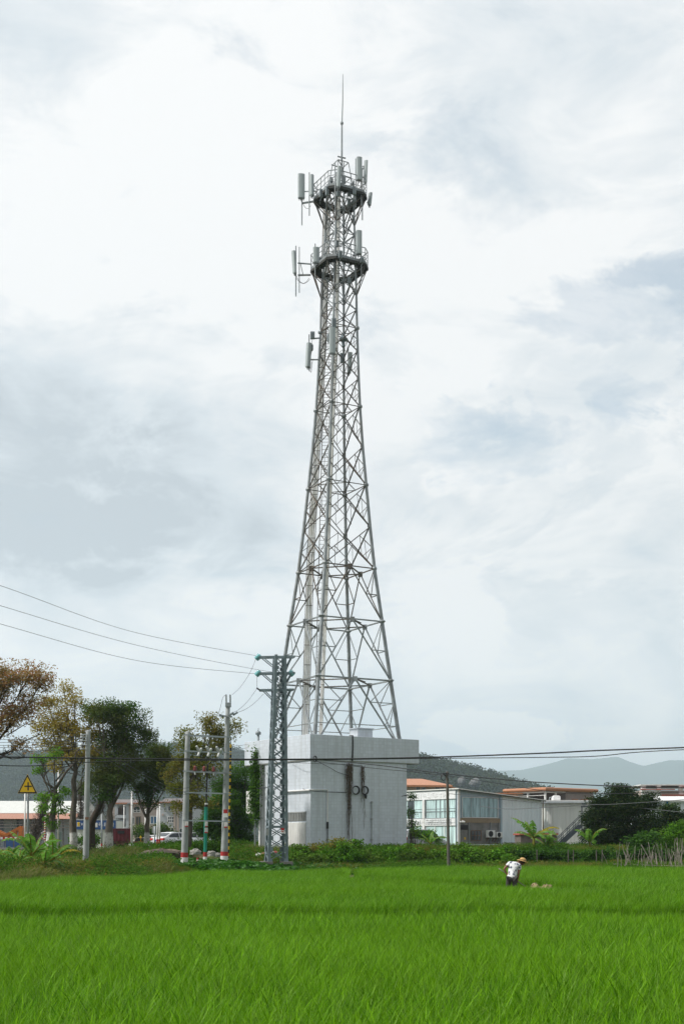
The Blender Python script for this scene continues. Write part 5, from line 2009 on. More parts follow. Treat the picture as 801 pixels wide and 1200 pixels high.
m.boxb(a.x, b_.x, 135.6, 136.6, 6.42, b_.z); m.boxb(a.x + .12, b_.x - .08, 135.7, 136.5, b_.z, b_.z + .1); m.build('body', M['white'], ut, bevel=.04)
m = MB(); m.tube([(a.x - .3, 136, 6.42), (a.x - .3, 136, b_.z - .1), (a.x + .02, 136, b_.z - .1)], .05, 7); m.build('pipe', M['steel'], ut)

# --- outside staircase
st = thing('metal_staircase', 'blue-grey metal outside staircase climbing the white shed wall', 'staircase', P(652, 993, 130))
Ys = 130.5
s0, s1 = P(650.5, 994.5, Ys), P(679.5, 967.5, Ys)
m = MB()
for yy in (-.5, .5):
    m.bar(s0 + Vector((0, yy, 0)), s1 + Vector((0, yy, 0)), .08, .34)
m.build('stringer', M['stair'], st)
m = MB()
for q in range(1, 14):
    p = s0.lerp(s1, q / 14); m.boxb(p.x - .14, p.x + .14, Ys - .45, Ys + .45, p.z - .03, p.z + .02)
l0 = s1
m.boxb(l0.x, l0.x + 1.9, Ys - .5, Ys + 1.8, l0.z - .06, l0.z + .03)
m.build('tread', M['stair'], st)
m = MB()
for yy in (-.52, .52):
    o_ = Vector((0, yy, 0))
    for h_ in (.5, 1.0):
        m.bar(s0 + o_ + Vector((.1, 0, h_)), s1 + o_ + Vector((0, 0, h_)), .055)
    for q in range(5):
        p = s0.lerp(s1, .03 + q / 4 * .95) + o_; m.bar(p, p + Vector((0, 0, 1.0)), .045)
    m.bar(s1 + o_ + Vector((0, 0, 1)), s1 + o_ + Vector((1.9, 0, 1)), .05)
m.build('handrail', M['stair'], st)
m = MB()
for dx in (0.05, 1.8):
    m.bar(Vector((l0.x + dx, Ys - .5, GZ - .1)), Vector((l0.x + dx, Ys - .5, P(0, 945.5, Ys).z)), .1)
m.bar(Vector((l0.x - .05, Ys - .5, P(0, 945.5, Ys).z)), Vector((l0.x + 2.0, Ys - .5, P(0, 945.5, Ys).z)), .1, .12)
m.build('post', M['stair'], st)

# --- low brick shack
bk = thing('brick_shack', 'low dark brick shack with a red roof edge beside the banana tree', 'shack', P(630, 994, 121))
a, b_ = P(609.5, 978.5, 121), P(652, 978.5, 121)
m = MB(); m.boxb(a.x, b_.x, 121, 125, GZ - .3, a.z); m.build('wall', MB_['brick'], bk)
m = MB(); m.boxb(a.x - .15, b_.x + .1, 120.8, 125.2, a.z, a.z + .16); m.build('roof', MB_['redtile'], bk)

# --- orange-roofed house
Yo = 152
oh = thing('orange_roof_house', 'tan house with a low orange tiled roof behind the glass shop', 'house', P(490, 990, Yo))
a, b_ = P(436, 918.4, Yo), P(524.5, 920, Yo)
m = MB(); m.boxb(a.x, b_.x - .3, Yo, Yo + 9, GZ - .2, a.z - .1); m.build('wall', MB_['tan'], oh)
m = MB(); zt_ = P(0, 912.6, Yo + 4.5).z
vs = [(a.x - .6, Yo - .7, a.z - .12), (b_.x + .5, Yo - .7, a.z - .22), (b_.x + .5, Yo + 9.7, a.z - .12), (a.x - .6, Yo + 9.7, a.z - .12), (a.x + 4, Yo + 4.5, zt_), (b_.x - 2.8, Yo + 4.5, zt_)]
vs2 = [(x, y, z - .22) for x, y, z in vs[:4]]
m.add(vs + vs2, [(0, 1, 5, 4), (1, 2, 5), (2, 3, 4, 5), (3, 0, 4), (0, 6, 7, 1), (1, 7, 8, 2), (2, 8, 9, 3), (3, 9, 6, 0), (6, 9, 8, 7)])
m.build('roof', MB_['orange'], oh)
m = MB(); c0_, c1_ = P(524, 919.8, Yo), P(547, 926, Yo)
m.prism([(c0_.x - .3, c0_.z), (c1_.x, c1_.z), (c1_.x, c1_.z - .25), (c0_.x - .3, c0_.z - .25)], (0, Yo + .5, 0), (1, 0, 0), (0, 0, 1), (0, 7, 0)); m.build('side_roof', MB_['orange'], oh)
m = MB(); m.boxb(b_.x - .297, c1_.x - .5, Yo + 1, Yo + 7, GZ - .2, c1_.z - .26); m.build('side_wall', MB_['tan'], oh)
for (pa, pb2, ya, yb) in ((488, 491, 921, 926.5), (494.3, 497.6, 923.6, 926.5), (510, 520, 922.2, 926)):
    a_, c_ = P(pa, yb, Yo), P(pb2, ya, Yo); window(oh, a_.x - oh.location.x, c_.x - oh.location.x, a_.z - oh.location.z, c_.z - oh.location.z, Yo - oh.location.y, 'glass', 1, 0, 'v', 'radio', .06)

# --- house with an open roof terrace
pg = thing('terrace_house', 'mauve-brown house with a rounded orange roof edge and open posted terrace', 'house', (P(638.5, 0, 185).x, 185, 0), rz=A1)
zr = P(0, 922.8, 185).z
m = MB(); m.boxb(.0, 10.2, 7.6, 7.9, zr - 2.1, zr - .5); m.boxb(4.2, 10.2, .0, 7.59, GZ - .2, zr - .5); m.boxb(0, 4.19, 0, 7.59, GZ - .2, zr - 2.0); m.build('wall', MB_['mauve'], pg, world=False)
m = MB()
for (uu, vv) in ((.1, .1), (.1, 3.6), (.1, 7.2), (2.2, .1)): m.boxb(uu - .13, uu + .13, vv - .13, vv + .13, zr - 2.0, zr - .5)
m.boxb(-.05, .25, 0, 7.5, zr - .75, zr - .504); m.boxb(.26, 4.1, -.05, .25, zr - .75, zr - .504); m.boxb(.0, .2, 0.3, 7.3, zr - 1.15, zr - 1.05)
m.build('post', M['white'], pg, world=False)
m = MB()
m.tube([(-.35, 8.2, zr - .25), (-.35, -.35, zr - .25), (10.6, -.35, zr - .25)], .27, 8); m.boxb(-.3, 10.5, -.3, 8.1, zr - .5, zr - .2); m.build('roof', MB_['orange'], pg, world=False)
for uu in (6.0, 7.9, 8.9):
    w_ = window(pg, uu - .35, uu + .35, zr - 2.5, zr - 1.75, 0, 'glass', 0, 0, 'v', 'mauve', .05)
    m = MB(); m.boxb(uu - .55, uu + .55, -.35, .0, zr - 1.68, zr - 1.55); m.build('hood', MB_['orange'], w_, world=False)
# lower terracotta-edged roofs left of it
lr = thing('flat_roof_house', 'pale flat-roofed house with terracotta edges behind the shop roof', 'house', P(580, 990, 178))
m = MB(); a, b_ = P(550, 929, 178), P(612, 929, 178); m.boxb(a.x, b_.x, 178, 186, GZ - .2, P(0, 930.5, 178).z); m.build('wall', MB_['pink'], lr)
m = MB(); m.boxb(a.x - .3, b_.x, 177.6, 186.3, P(0, 930.5, 178).z, P(0, 929.3, 178).z); m.build('roof', MB_['orange'], lr)
m = MB(); a, b_ = P(570, 929, 177), P(606, 929, 177); m.boxb(a.x, b_.x, 176.8, 177.5, P(0, 933.5, 177).z, P(0, 931.6, 177).z); m.build('canopy', MB_['orange'], lr)

# --- pale houses at the right
rh = thing('pale_house', 'white and pink flat-roofed house with red bands rising behind the round tree', 'house', P(780, 990, 170))
zz = lambda y: P(0, y, 170).z
a, b_ = P(752.5, 0, 170), P(830, 0, 170)
m = MB(); m.boxb(a.x, b_.x, 171, 180, GZ - .2, zz(926)); m.build('wall', MB_['pink'], rh)
m = MB(); m.boxb(a.x - .3, b_.x, 170, 180.5, zz(920.4), zz(919.2))
for px in (753, 771, 797, 815): x_ = P(px, 0, 170).x; m.boxb(x_ - .2, x_ + .35, 170.1, 170.6, zz(926), zz(920.4))
x_ = P(771, 0, 170).x; m.boxb(a.x, x_ + .4, 170.3, 171, GZ, zz(926)); m.boxb(P(796, 0, 170).x, P(801, 0, 170).x, 170.3, 171, GZ, zz(926))
m.boxb(a.x, b_.x, 170.4, 170.6, zz(922.8), zz(922.2)); m.build('concrete_frame', M['white'], rh)
m = MB(); m.boxb(a.x - .3, P(790, 0, 170).x, 169.8, 170.29, zz(925.6), zz(924.6)); m.boxb(P(775, 0, 170).x, b_.x, 169.7, 170.28, zz(932.6), zz(931.2)); m.boxb(P(796, 0, 170).x, b_.x, 169.6, 169.99, zz(923.4), zz(922)); m.build('red_band', MB_['redtile'], rh)
bs = thing('blue_post_shed', 'pale blue corrugated shed with a bright blue corner post', 'shed', P(790, 992, 150))
a, b_ = P(760, 0, 150), P(840, 0, 150)
m = MB(); m.boxb(a.x, b_.x, 150, 160, GZ - .2, P(0, 939, 150).z); m.build('wall', MB_['corrw'], bs)
m = MB(); m.prism([(149.4, P(0, 939.2, 150).z), (149.4, P(0, 938, 150).z), (155, P(0, 933.2, 155).z), (160.5, P(0, 938, 150).z), (160.5, P(0, 939.2, 150).z)], (a.x - .5, 0, 0), (0, 1, 0), (0, 0, 1), (b_.x - a.x + .5, 0, 0)); m.build('roof', M['white'], bs)
m = MB(); x_ = P(781, 0, 150).x; m.boxb(x_ - .1, x_ + .12, 149.9, 150.02, GZ, P(0, 939, 150).z); m.build('corner_post', MB_['bluepost'], bs)
m = MB(); m.boxb(a.x, P(774, 0, 150).x, 149.2, 149.98, P(0, 945, 150).z, P(0, 944, 150).z); m.build('awning', MB_['bluewall'], bs)

# --- long shed on the left
ls = thing('long_shed', 'long low shed with a whitish tin roof and terracotta eave behind the warning sign', 'shed', P(30, 992, 150))
a, b_ = P(-70, 0, 150), P(87.5, 0, 150)
zz = lambda y: P(0, y, 150).z
m = MB(); m.boxb(a.x, b_.x, 151.2, 160, GZ - .2, zz(958)); m.build('wall', MB_['bluewall'], ls)
m = MB(); m.prism([(151.0, zz(952.5)), (157, P(0, 938.6, 157).z), (160.5, P(0, 940, 160).z - .6), (160.5, zz(957)), (151.0, zz(953.2))], (a.x, 0, 0), (0, 1, 0), (0, 0, 1), (b_.x - a.x + .3, 0, 0)); m.build('roof', MB_['tin'], ls)
m = MB(); m.prism([(149.4, zz(959.6)), (151.05, zz(952.8)), (151.1, zz(953.4)), (149.5, zz(960.4))], (a.x, 0, 0), (0, 1, 0), (0, 0, 1), (b_.x - a.x + .3, 0, 0)); m.build('eave', MB_['terracotta'], ls)
m = MB()
for px in range(-66, 90, 15): x_ = P(px + 5.3, 0, 149.8).x; m.boxb(x_ - .09, x_ + .09, 149.7, 149.9, GZ - .2, zz(959.8))
m.build('post', MB_['rawcon'], ls)
m = MB()
for y_ in (963.2, 966.4, 969.8): m.boxb(a.x, b_.x, 149.5, 149.58, zz(y_ + .35), zz(y_ - .35))
m.build('railing', MB_['mauve'], ls)
ol = ls.location
for (pa, pb2) in ((-40, -24), (36.5, 46), (-4, 4), (20, 26)):
    a_, c_ = P(pa, 963, 151.2), P(pb2, 954, 151.2)
    window(ls, P(pa, 0, 151.2).x - ol.x, P(pb2, 0, 151.2).x - ol.x, zz(969.5 if pa > 30 else 975) - ol.z, zz(961) - ol.z, 151.2 - ol.y, 'glass', 1, 1, 'v', 'radio', .08)

# --- pink villa and grey villa
vl = thing('pink_villa', 'pinkish villa with open balconies and an arched window behind the red truck', 'house', P(155, 992, 152))
ol = vl.location
Lx = lambda px, Y=152: P(px, 0, Y).x - ol.x
Lz = lambda py, Y=152: P(0, py, Y).z - ol.z
m = MB(); m.boxb(Lx(126), Lx(136), 1, 9, -.3, Lz(946)); m.boxb(Lx(136), Lx(150.5), 2.4, 9, -.3, Lz(942)); m.boxb(Lx(150.5), Lx(184), 0, 9, -.3, Lz(942)); m.build('wall', MB_['pink'], vl, world=False)
m = MB()
for y_ in (957.5, 971.5, 942.5): m.boxb(Lx(135), Lx(150.4), -.1, 2.39, Lz(y_ + 1.4), Lz(y_ - .6))
for px in (136.5, 149.3): m.boxb(Lx(px) - .18, Lx(px) + .18, -.05, .3, -.3, Lz(942))
for y_ in (953.5, 967.5): m.boxb(Lx(136.5), Lx(149.5), -.08, .05, Lz(y_ + 4), Lz(y_ + 1.5))
m.build('balcony', MB_['greyw'], vl, world=False)
m = MB(); m.boxb(Lx(134), Lx(185), -.45, 9.4, Lz(942.4), Lz(940.6)); m.build('cornice', MB_['terracotta'], vl, world=False)
m = MB(); m.boxb(Lx(126.5), Lx(180), 1, 8.8, Lz(940.6), Lz(936.5)); m.build('parapet', MB_['greyw'], vl, world=False)
window(vl, Lx(157), Lx(164), Lz(951.5), Lz(948), 0, 'glass', 1, 1, 'v', 'white', .08, True)
window(vl, Lx(160), Lx(164.6), Lz(967.5), Lz(957.5), 0, 'glass', 1, 0, 'v', 'brown', .1)
window(vl, Lx(155), Lx(157), Lz(965.5), Lz(958), 0, 'glass', 0, 0, 'v', 'white', .08)
window(vl, Lx(177), Lx(183.4), Lz(965), Lz(957), 0, 'blueglass', 1, 0, 'v', 'white', .12)
window(vl, Lx(140), Lx(148), Lz(956), Lz(945), 2.4, 'glass', 1, 0, 'v', 'white', .1)
window(vl, Lx(140), Lx(148), Lz(970), Lz(960), 2.4, 'glass', 1, 0, 'v', 'white', .1)
gv = thing('grey_villa', 'pale grey three-storey villa with a terracotta roof line behind the white sedan', 'house', P(205, 992, 142))
ol = gv.location
Lx = lambda px, Y=142: P(px, 0, Y).x - ol.x
Lz = lambda py, Y=142: P(0, py, Y).z - ol.z
m = MB(); m.boxb(Lx(187), Lx(226), 0, 9, -.3, Lz(941)); m.build('wall', MB_['greyw'], gv, world=False)
m = MB(); m.boxb(Lx(186), Lx(227), -.4, 9.4, Lz(941), Lz(939.6)); m.build('cornice', MB_['terracotta'], gv, world=False)
m = MB(); m.prism([(Lx(187), Lz(939.6)), (Lx(193), Lz(935.5)), (Lx(220), Lz(935.5)), (Lx(226), Lz(939.6))], (0, 0.5, 0), (1, 0, 0), (0, 0, 1), (0, 8, 0)); m.build('roof', MB_['greyw'], gv, world=False)
m = MB()
for px in (204.8, 208.5): m.boxb(Lx(px) - .12, Lx(px) + .12, -.1, .0, -.3, Lz(941))
m.boxb(Lx(190), Lx(192), -.1, 0, Lz(956), Lz(953.5)); m.build('pilaster', MB_['pink'], gv, world=False)
window(gv, Lx(197.5), Lx(203.5), Lz(950), Lz(947), 0, 'glass', 1, 0, 'v', 'white', .08, True)
window(gv, Lx(197.3), Lx(203.7), Lz(963.6), Lz(957.3), 0, 'glass', 2, 1, 'v', 'white', .08)
window(gv, Lx(197.3), Lx(203.7), Lz(975), Lz(970.3), 0, 'glass', 1, 0, 'v', 'white', .08)
window(gv, Lx(211), Lx(217), Lz(979), Lz(971), 0, 'glass', 1, 0, 'v', 'white', .08)

# --- blue-fronted roadside shop
bf = thing('roadside_shop', 'low roadside shop with a bright blue lettered signboard between the trunks', 'shop', P(113, 992, 132))
ol = bf.location
Lx = lambda px, Y=132: P(px, 0, Y).x - ol.x
Lz = lambda py, Y=132: P(0, py, Y).z - ol.z
m = MB(); m.boxb(Lx(89), Lx(136.5), 0, 4, -.3, Lz(962)); m.build('wall', MB_['corrg'], bf, world=False)
m = MB(); m.boxb(Lx(89.6), Lx(136), -.25, -.02, Lz(972), Lz(961.2)); sg = m.build('signboard', MB_['blue'], bf, world=False)
m = MB(); m.boxb(Lx(89.4), Lx(136.2), -.28, 4.2, Lz(961.2), Lz(960)); m.build('roof', MB_['greyw'], bf, world=False)
m = MB(); m.boxb(Lx(91), Lx(94.6), -.27, -.251, Lz(968.8), Lz(963.6)); m.build('white_panel', M['white'], sg, world=False)
m = MB(); m.lathe([(.14, 0), (.14, .02), (.02, .03)], (Lx(93), -.272, Lz(965)), 12, axis=(0, -1, 0)); m.boxb(Lx(91.6), Lx(94.2), -.29, -.273, Lz(968), Lz(966.2)); m.build('yellow_emblem', M['yellow'], sg, world=False)
glyphs(sg, 'lettering', MB_['glyphw'], Lx(96), Lx(101), Lz(968.6), Lz(963.8), 2, -.25, 'v', 3)
for (pa, mt) in ((106.2, M['red']), (109.8, M['greenpipe']), (112.4, M['white'])):
    m = MB(); m.boxb(Lx(pa), Lx(pa + 2.6), -.27, -.251, Lz(969.4), Lz(964.2)); m.build('colour_panel', mt, sg, world=False)
glyphs(sg, 'lettering', MB_['glyphw'], Lx(106.2), Lx(112.3), Lz(969), Lz(964.6), 2, -.272, 'v', 5)
glyphs(sg, 'lettering', MB_['glyphw'], Lx(116), Lx(125), Lz(968.8), Lz(963.6), 3, -.25, 'v', 8)
glyphs(sg, 'lettering', MB_['glyphw'], Lx(128), Lx(135), Lz(968.8), Lz(964), 2, -.25, 'v', 12)
m = MB(); m.boxb(Lx(129.5), Lx(138.6), -.35, -.27, Lz(990.5), Lz(983.8)); lb = m.build('lower_board', MB_['blue'], bf, world=False)
for (pa, mt) in ((131.8, M['red']), (134.2, M['greenpipe']), (136, M['white'])):
    m = MB(); m.boxb(Lx(pa), Lx(pa + 1.8), -.37, -.351, Lz(988.6), Lz(985)); m.build('colour_panel', mt, lb, world=False)

# --- orange lattice boom lying by the road
ob = thing('orange_boom', 'orange steel lattice boom resting on the ground before the long shed', 'machine', P(12, 984, 118))
m = MB(); Yb = 118
for yy in (0, 1.0):
    def q(px, py): return P(px, py, Yb) + Vector((0, yy, 0))
    m.bar(q(-14, 969), q(7, 979), .22); m.bar(q(7, 979), q(25.2, 969.2), .26); m.bar(q(25.2, 969.2), q(24, 983), .34); m.bar(q(-14, 974), q(5, 981), .14); m.bar(q(5, 981), q(23.5, 982.5), .16)
    for t in (.25, .5, .75):
        m.bar(q(lerp(7, 25.2, t), lerp(979, 969.2, t)), q(lerp(5, 23.5, t), lerp(981, 982.5, t)), .12)
        m.bar(q(lerp(-14, 7, t), lerp(969, 979, t)), q(lerp(-14, 5, t - .2), lerp(974, 981, t - .2)), .1)
for px, py in ((25.2, 969.2), (24, 983), (7, 979)):
    m.bar(P(px, py, Yb), P(px, py, Yb) + Vector((0, 1, 0)), .16)
m.build('frame', MB_['orangep'], ob)
m = MB(); a = P(17, 984.5, 117.5); m.boxb(a.x - .9, a.x + .5, 117.3, 119.3, GZ, a.z + .1); m.build('support', MB_['blue'], ob)
# low striped road barrier
rbx = thing('road_barrier', 'low red and white plank barrier along the road before the long shed', 'barrier', P(30, 983, 114))
a, b_ = P(-60, 981.2, 114.5), P(62, 983.4, 114.5)
m = MB(); m2 = MB(); n = 44
for q_ in range(n):
    (m if q_ % 2 else m2).boxb(lerp(a.x, b_.x, q_ / n), lerp(a.x, b_.x, (q_ + 1) / n), 114.4, 114.5, b_.z, a.z + .02)
m.build('red_board', M['red'], rbx); m2.build('white_board', M['white'], rbx)
m = MB()
for q_ in range(12): x_ = lerp(a.x, b_.x, (q_ + .5) / 12); m.boxb(x_ - .05, x_ + .05, 114.505, 114.6, 1.2, a.z)
m.build('post', MB_['rawcon'], rbx)
cb_ = thing('green_cabinet', 'small green-grey utility cabinet beside the slim white post', 'cabinet', P(69, 991, 101))
m = MB(); a, b_ = P(66.2, 975.6, 101), P(71, 975.6, 101); m.boxb(a.x, b_.x, 101, 101.6, 1.3, a.z); m.boxb(a.x - .04, b_.x + .04, 100.95, 101.65, a.z, a.z + .05); bdy = m.build('body', mat('cabinet_green', (.17, .23, .21), .6), cb_, bevel=.015)
m = MB(); m.boxb(a.x + .08, b_.x - .08, 100.975, 100.998, 1.5, a.z - .1); m.build('door', mat('cabinet_door_green', (.19, .25, .23), .6), cb_)
wc = thing('white_counter', 'long white table-like counter on legs before the long shed', 'counter', P(40, 982, 125))
m = MB(); a, b_ = P(27, 974.4, 125), P(56, 977, 125); m.boxb(a.x, b_.x, 125, 126, b_.z, a.z - .05); m.boxb(P(45, 0, 125).x, P(51.5, 0, 125).x, 125.2, 125.6, a.z - .05, P(0, 972, 125).z); m.build('top', M['white'], wc)
m = MB()
for px in (28, 37, 46, 55): x_ = P(px, 0, 125).x; m.boxb(x_ - .05, x_ + .05, 125.2, 125.3, GZ - .1, b_.z)
m.build('leg', MB_['rawcon'], wc)


# ================================================================== vehicles (local: x forward, y left)
def wheel(root, x, y, r=.33, w_=.22):
    m = MB(); m.lathe([(r * .62, -w_ / 2), (r * .95, -w_ / 2), (r, -w_ * .3), (r, w_ * .3), (r * .95, w_ / 2), (r * .62, w_ / 2)], (x, y, r), 20, axis=(0, 1, 0))
    o = m.build('wheel', M['tyre'], root, world=False)
    m = MB(); s = 1 if y > 0 else -1
    m.lathe([(r * .6, -.02), (r * .58, .02), (r * .15, .035), (.02, .04)], (x, y + s * w_ * .42, r), 14, axis=(0, s, 0)); m.build('rim', M['rim'], o, world=False)


def car(name, label, cat, loc, yaw, paint, L_=4.55, W=1.78, H=1.45, van=False, group=None):
    root = thing(name, label, cat, loc, group, yaw)
    hw = W / 2; hl = L_ / 2
    if van:
        prof_ = [(-hl, .35, 1.0), (-hl + .05, .30, 1.08), (-hl + .5, .28, 1.1), (0, .28, 1.1), (hl - 1.2, .28, 1.08), (hl - .45, .28, .95), (hl - .08, .32, .75), (hl, .40, .62)]
        roof = [(-hl + .10, 1.08), (-hl + .22, H - .08), (-hl + .5, H), (hl - 2.3, H), (hl - 1.75, H - .08), (hl - .85, .98)]
    else:
        prof_ = [(-hl, .42, .82), (-hl + .08, .32, .98), (-hl + .5, .28, 1.02), (-.6, .26, .94), (.5, .26, .92), (hl - 1.15, .26, .90), (hl - .35, .28, .76), (hl - .06, .34, .64), (hl, .42, .55)]
        roof = [(-hl + .32, 1.0), (-hl + 1.15, H - .05), (-.45, H), (.15, H - .03), (hl - 1.25, .90)]
    m = MB(); secs = []
    for (x, zl, zh) in prof_:
        k = 1 - .10 * (abs(x) / hl) ** 4
        secs.append([(x, -hw * k * .92, zl), (x, -hw * k, lerp(zl, zh, .35)), (x, -hw * k * .99, lerp(zl, zh, .75)), (x, -hw * k * .90, zh), (x, 0, zh + .02), (x, hw * k * .90, zh), (x, hw * k * .99, lerp(zl, zh, .75)), (x, hw * k, lerp(zl, zh, .35)), (x, hw * k * .92, zl)])
    n = 9; vs = [p for s in secs for p in s]; fs = []
    for i in range(len(secs) - 1):
        for j in range(n):
            j2 = (j + 1) % n; fs.append((i * n + j, i * n + j2, (i + 1) * n + j2, (i + 1) * n + j))
    fs.append(tuple(range(n))[::-1]); fs.append(tuple((len(secs) - 1) * n + j for j in range(n)))
    # cabin shell continues the body
    b0 = len(vs); csec = []
    for (x, z) in roof:
        t = (z - .9) / (H - .9); ww = lerp(hw * .90, hw * (.86 if van else .72), max(0, t))
        csec.append([(x, -ww, z), (x, 0, z + .015), (x, ww, z)])
    base = [(x, .9) for (x, z) in roof]
    for (x, z) in roof:
        t = (z - .9) / (H - .9); ww = lerp(hw * .90, hw * (.86 if van else .72), max(0, t))
        vs += [(x, -hw * .90, .9), (x, -ww, z), (x, 0, z + .015), (x, ww, z), (x, hw * .90, .9)]
    for i in range(len(roof) - 1):
        for j in range(4):
            a = b0 + i * 5 + j; fs.append((a, a + 1, a + 6, a + 5))
    m.add(vs, fs)
    m.build('body', M[paint], root, world=False, smooth=False, bevel=.03)
    # glass: side windows, rear and front screens, slightly proud of the shell
    def cab(x):
        xs_ = [p[0] for p in roof]; zs_ = [p[1] for p in roof]
        z = float(np.interp(x, xs_, zs_)); t = (z - .9) / (H - .9)
        return z, lerp(hw * .90, hw * (.86 if van else .72), max(0, t))
    for s in (-1, 1):
        xs_ = [p[0] for p in roof]
        if van: segs = [(-hl + .35, -hl + 1.6), (-hl + 1.68, 0.1), (.2, hl - 1.15)]
        else: segs = [(-hl + .75, -.35), (-.27, hl - 1.65)]
        for (xa, xb) in segs:
            m = MB(); top, bot = [], []
            for q_ in range(6):
                x = lerp(xa, xb, q_ / 5); z, ww = cab(x); zt_ = max(1.0, z - .09); t = (zt_ - .9) / max(.05, (z - .9)); zb_ = 1.0
                yb = lerp(hw * .90, ww, (zb_ - .9) / max(.05, z - .9)); yt = lerp(hw * .90, ww, t)
                bot.append((x, s * (yb + .012), zb_)); top.append((x, s * (yt + .012), zt_))
            vv = bot + top; m.add(vv, [(i, i + 1, 7 + i, 6 + i) if s < 0 else (i + 1, i, 6 + i, 7 + i) for i in range(5)])
            m.build('window', M['carglass'], root, world=False)
    for (i0, i1) in ((0, 1), (len(roof) - 2, len(roof) - 1)):
        (xa, za), (xb, zb_) = roof[i0], roof[i1]
        m = MB(); vv = []
        for t in (.14, .9):
            x, z = lerp(xa, xb, t), lerp(za, zb_, t); _, ww = cab(x); off = -.012 if i0 == 0 else .012
            vv += [(x + off, -ww * .88, z + .012), (x + off, ww * .88, z + .012)]
        m.add(vv, [(0, 1, 3, 2)]); m.build('window', M['carglass'], root, world=False)
    for s in (-1, 1):
        m = MB()
        if van: m.boxb(-hl - .02, -hl + .12, s * hw * .78 - .1, s * hw * .78 + .1, .72, 1.15)
        else: m.boxb(-hl - .03, -hl + .20, s * hw * .70 - .2, s * hw * .70 + .2, .74, .93)
        m.build('tail_light', M['lamp'], root, world=False, bevel=.02)
        m = MB(); m.boxb(hl - .25, hl - .03, s * hw * .66 - .2, s * hw * .66 + .2, .58, .72); m.build('headlight', M['porcelain'], root, world=False, bevel=.02)
        m = MB(); m.boxb(hl - 1.6, hl - 1.42, s * (hw + .10) - .1, s * (hw + .10) + .1, .95, 1.08); m.build('mirror', M[paint], root, world=False, bevel=.03)
    m = MB(); m.boxb(-hl - .035, -hl + .02, -.24, .24, .66, .80); m.build('number_plate', M['plate'], root, world=False)
    m = MB(); m.boxb(-hl - .03, -hl + .1, -hw * .8, hw * .8, .36, .5); m.build('bumper', M['radio'], root, world=False, bevel=.02)
    for (x, y) in ((-hl + .85, -hw * .86), (-hl + .85, hw * .86), (hl - .85, -hw * .86), (hl - .85, hw * .86)):
        wheel(root, x, y)
    return root


RZ_ = 1.476
c_ = P(206, 0, 109.5)
car('white_sedan', 'white sedan with red tail lights and a blue plate seen from behind', 'car', (c_.x, 109.5, RZ_), math.radians(52), 'carwhite', group='cars on the road')
c_ = P(229, 0, 112)
car('white_car', 'white car mostly hidden behind the banded concrete pole', 'car', (c_.x, 112, RZ_), math.radians(40), 'carwhite', group='cars on the road')
c_ = P(181, 0, 124)
car('white_car', 'low white car whose bonnet shows left of the white sedan', 'car', (c_.x, 122, GZ), math.radians(170), 'carwhite', group='cars on the road', H=1.38)
c_ = P(494, 0, 116)
car('silver_van', 'silver van with dark windows parked beside the white building', 'van', (c_.x, 116, GZ), math.radians(36), 'carsilver', 4.9, 1.8, 1.85, True)

# dark red flatbed truck seen from behind
tk = thing('flatbed_truck', 'dark red flatbed truck with a rusty deck standing beside the whitewashed trunk', 'truck', (P(142, 0, 112).x, 112, RZ_))
a, b_ = P(130.8, 971.6, 111), P(152.5, 985.5, 111)
m = MB(); m.boxb(a.x, b_.x, 111, 111.25, b_.z, a.z)
for q_ in range(6): x_ = lerp(a.x, b_.x, q_ / 5); m.boxb(x_ - .05, x_ + .05, 110.95, 111.0, b_.z, a.z)
m.boxb(a.x - .03, b_.x + .03, 110.93, 111.26, a.z, a.z + .06)
hb = m.build('headboard', MB_['darkred'], tk)
m = MB(); m.boxb(P(138, 0, 111).x, P(146, 0, 111).x, 110.90, 110.945, P(0, 977, 111).z, P(0, 973.5, 111).z); m.build('dark_grille', M['black'], hb)
m = MB(); m.boxb(a.x + .2, P(172, 0, 112).x, 111.3, 113.2, P(0, 988, 111).z, P(0, 985.6, 111).z); m.build('deck', M['rust'], tk)
for (px, yy) in ((140, 111.5), (140, 113), (145.5, 111.5), (165, 111.5), (165, 113)):
    x_ = P(px, 0, 112).x
    m = MB(); m.lathe([(.25, -.14), (.46, -.14), (.5, -.08), (.5, .08), (.46, .14), (.25, .14)], (x_, yy, RZ_ + .5), 18, axis=(0, 1, 0)); o = m.build('wheel', M['tyre'], tk)
    m = MB(); m.lathe([(.24, -.02), (.2, .03), (.03, .05)], (x_, yy - .12, RZ_ + .5), 12, axis=(0, -1, 0)); m.build('rim', M['rust'], o)
m = MB(); c = P(164.6, 980.6, 111); m.prism([(c.x - .13, c.z - .11), (c.x + .13, c.z - .11), (c.x, c.z + .13)], (0, 111.1, 0), (1, 0, 0), (0, 0, 1), (0, .03, 0)); m.tube([(c.x, 111.12, c.z - .1), (c.x, 111.3, P(0, 986, 111).z)], .03, 5); m.build('warning_triangle', M['yellow'], tk)

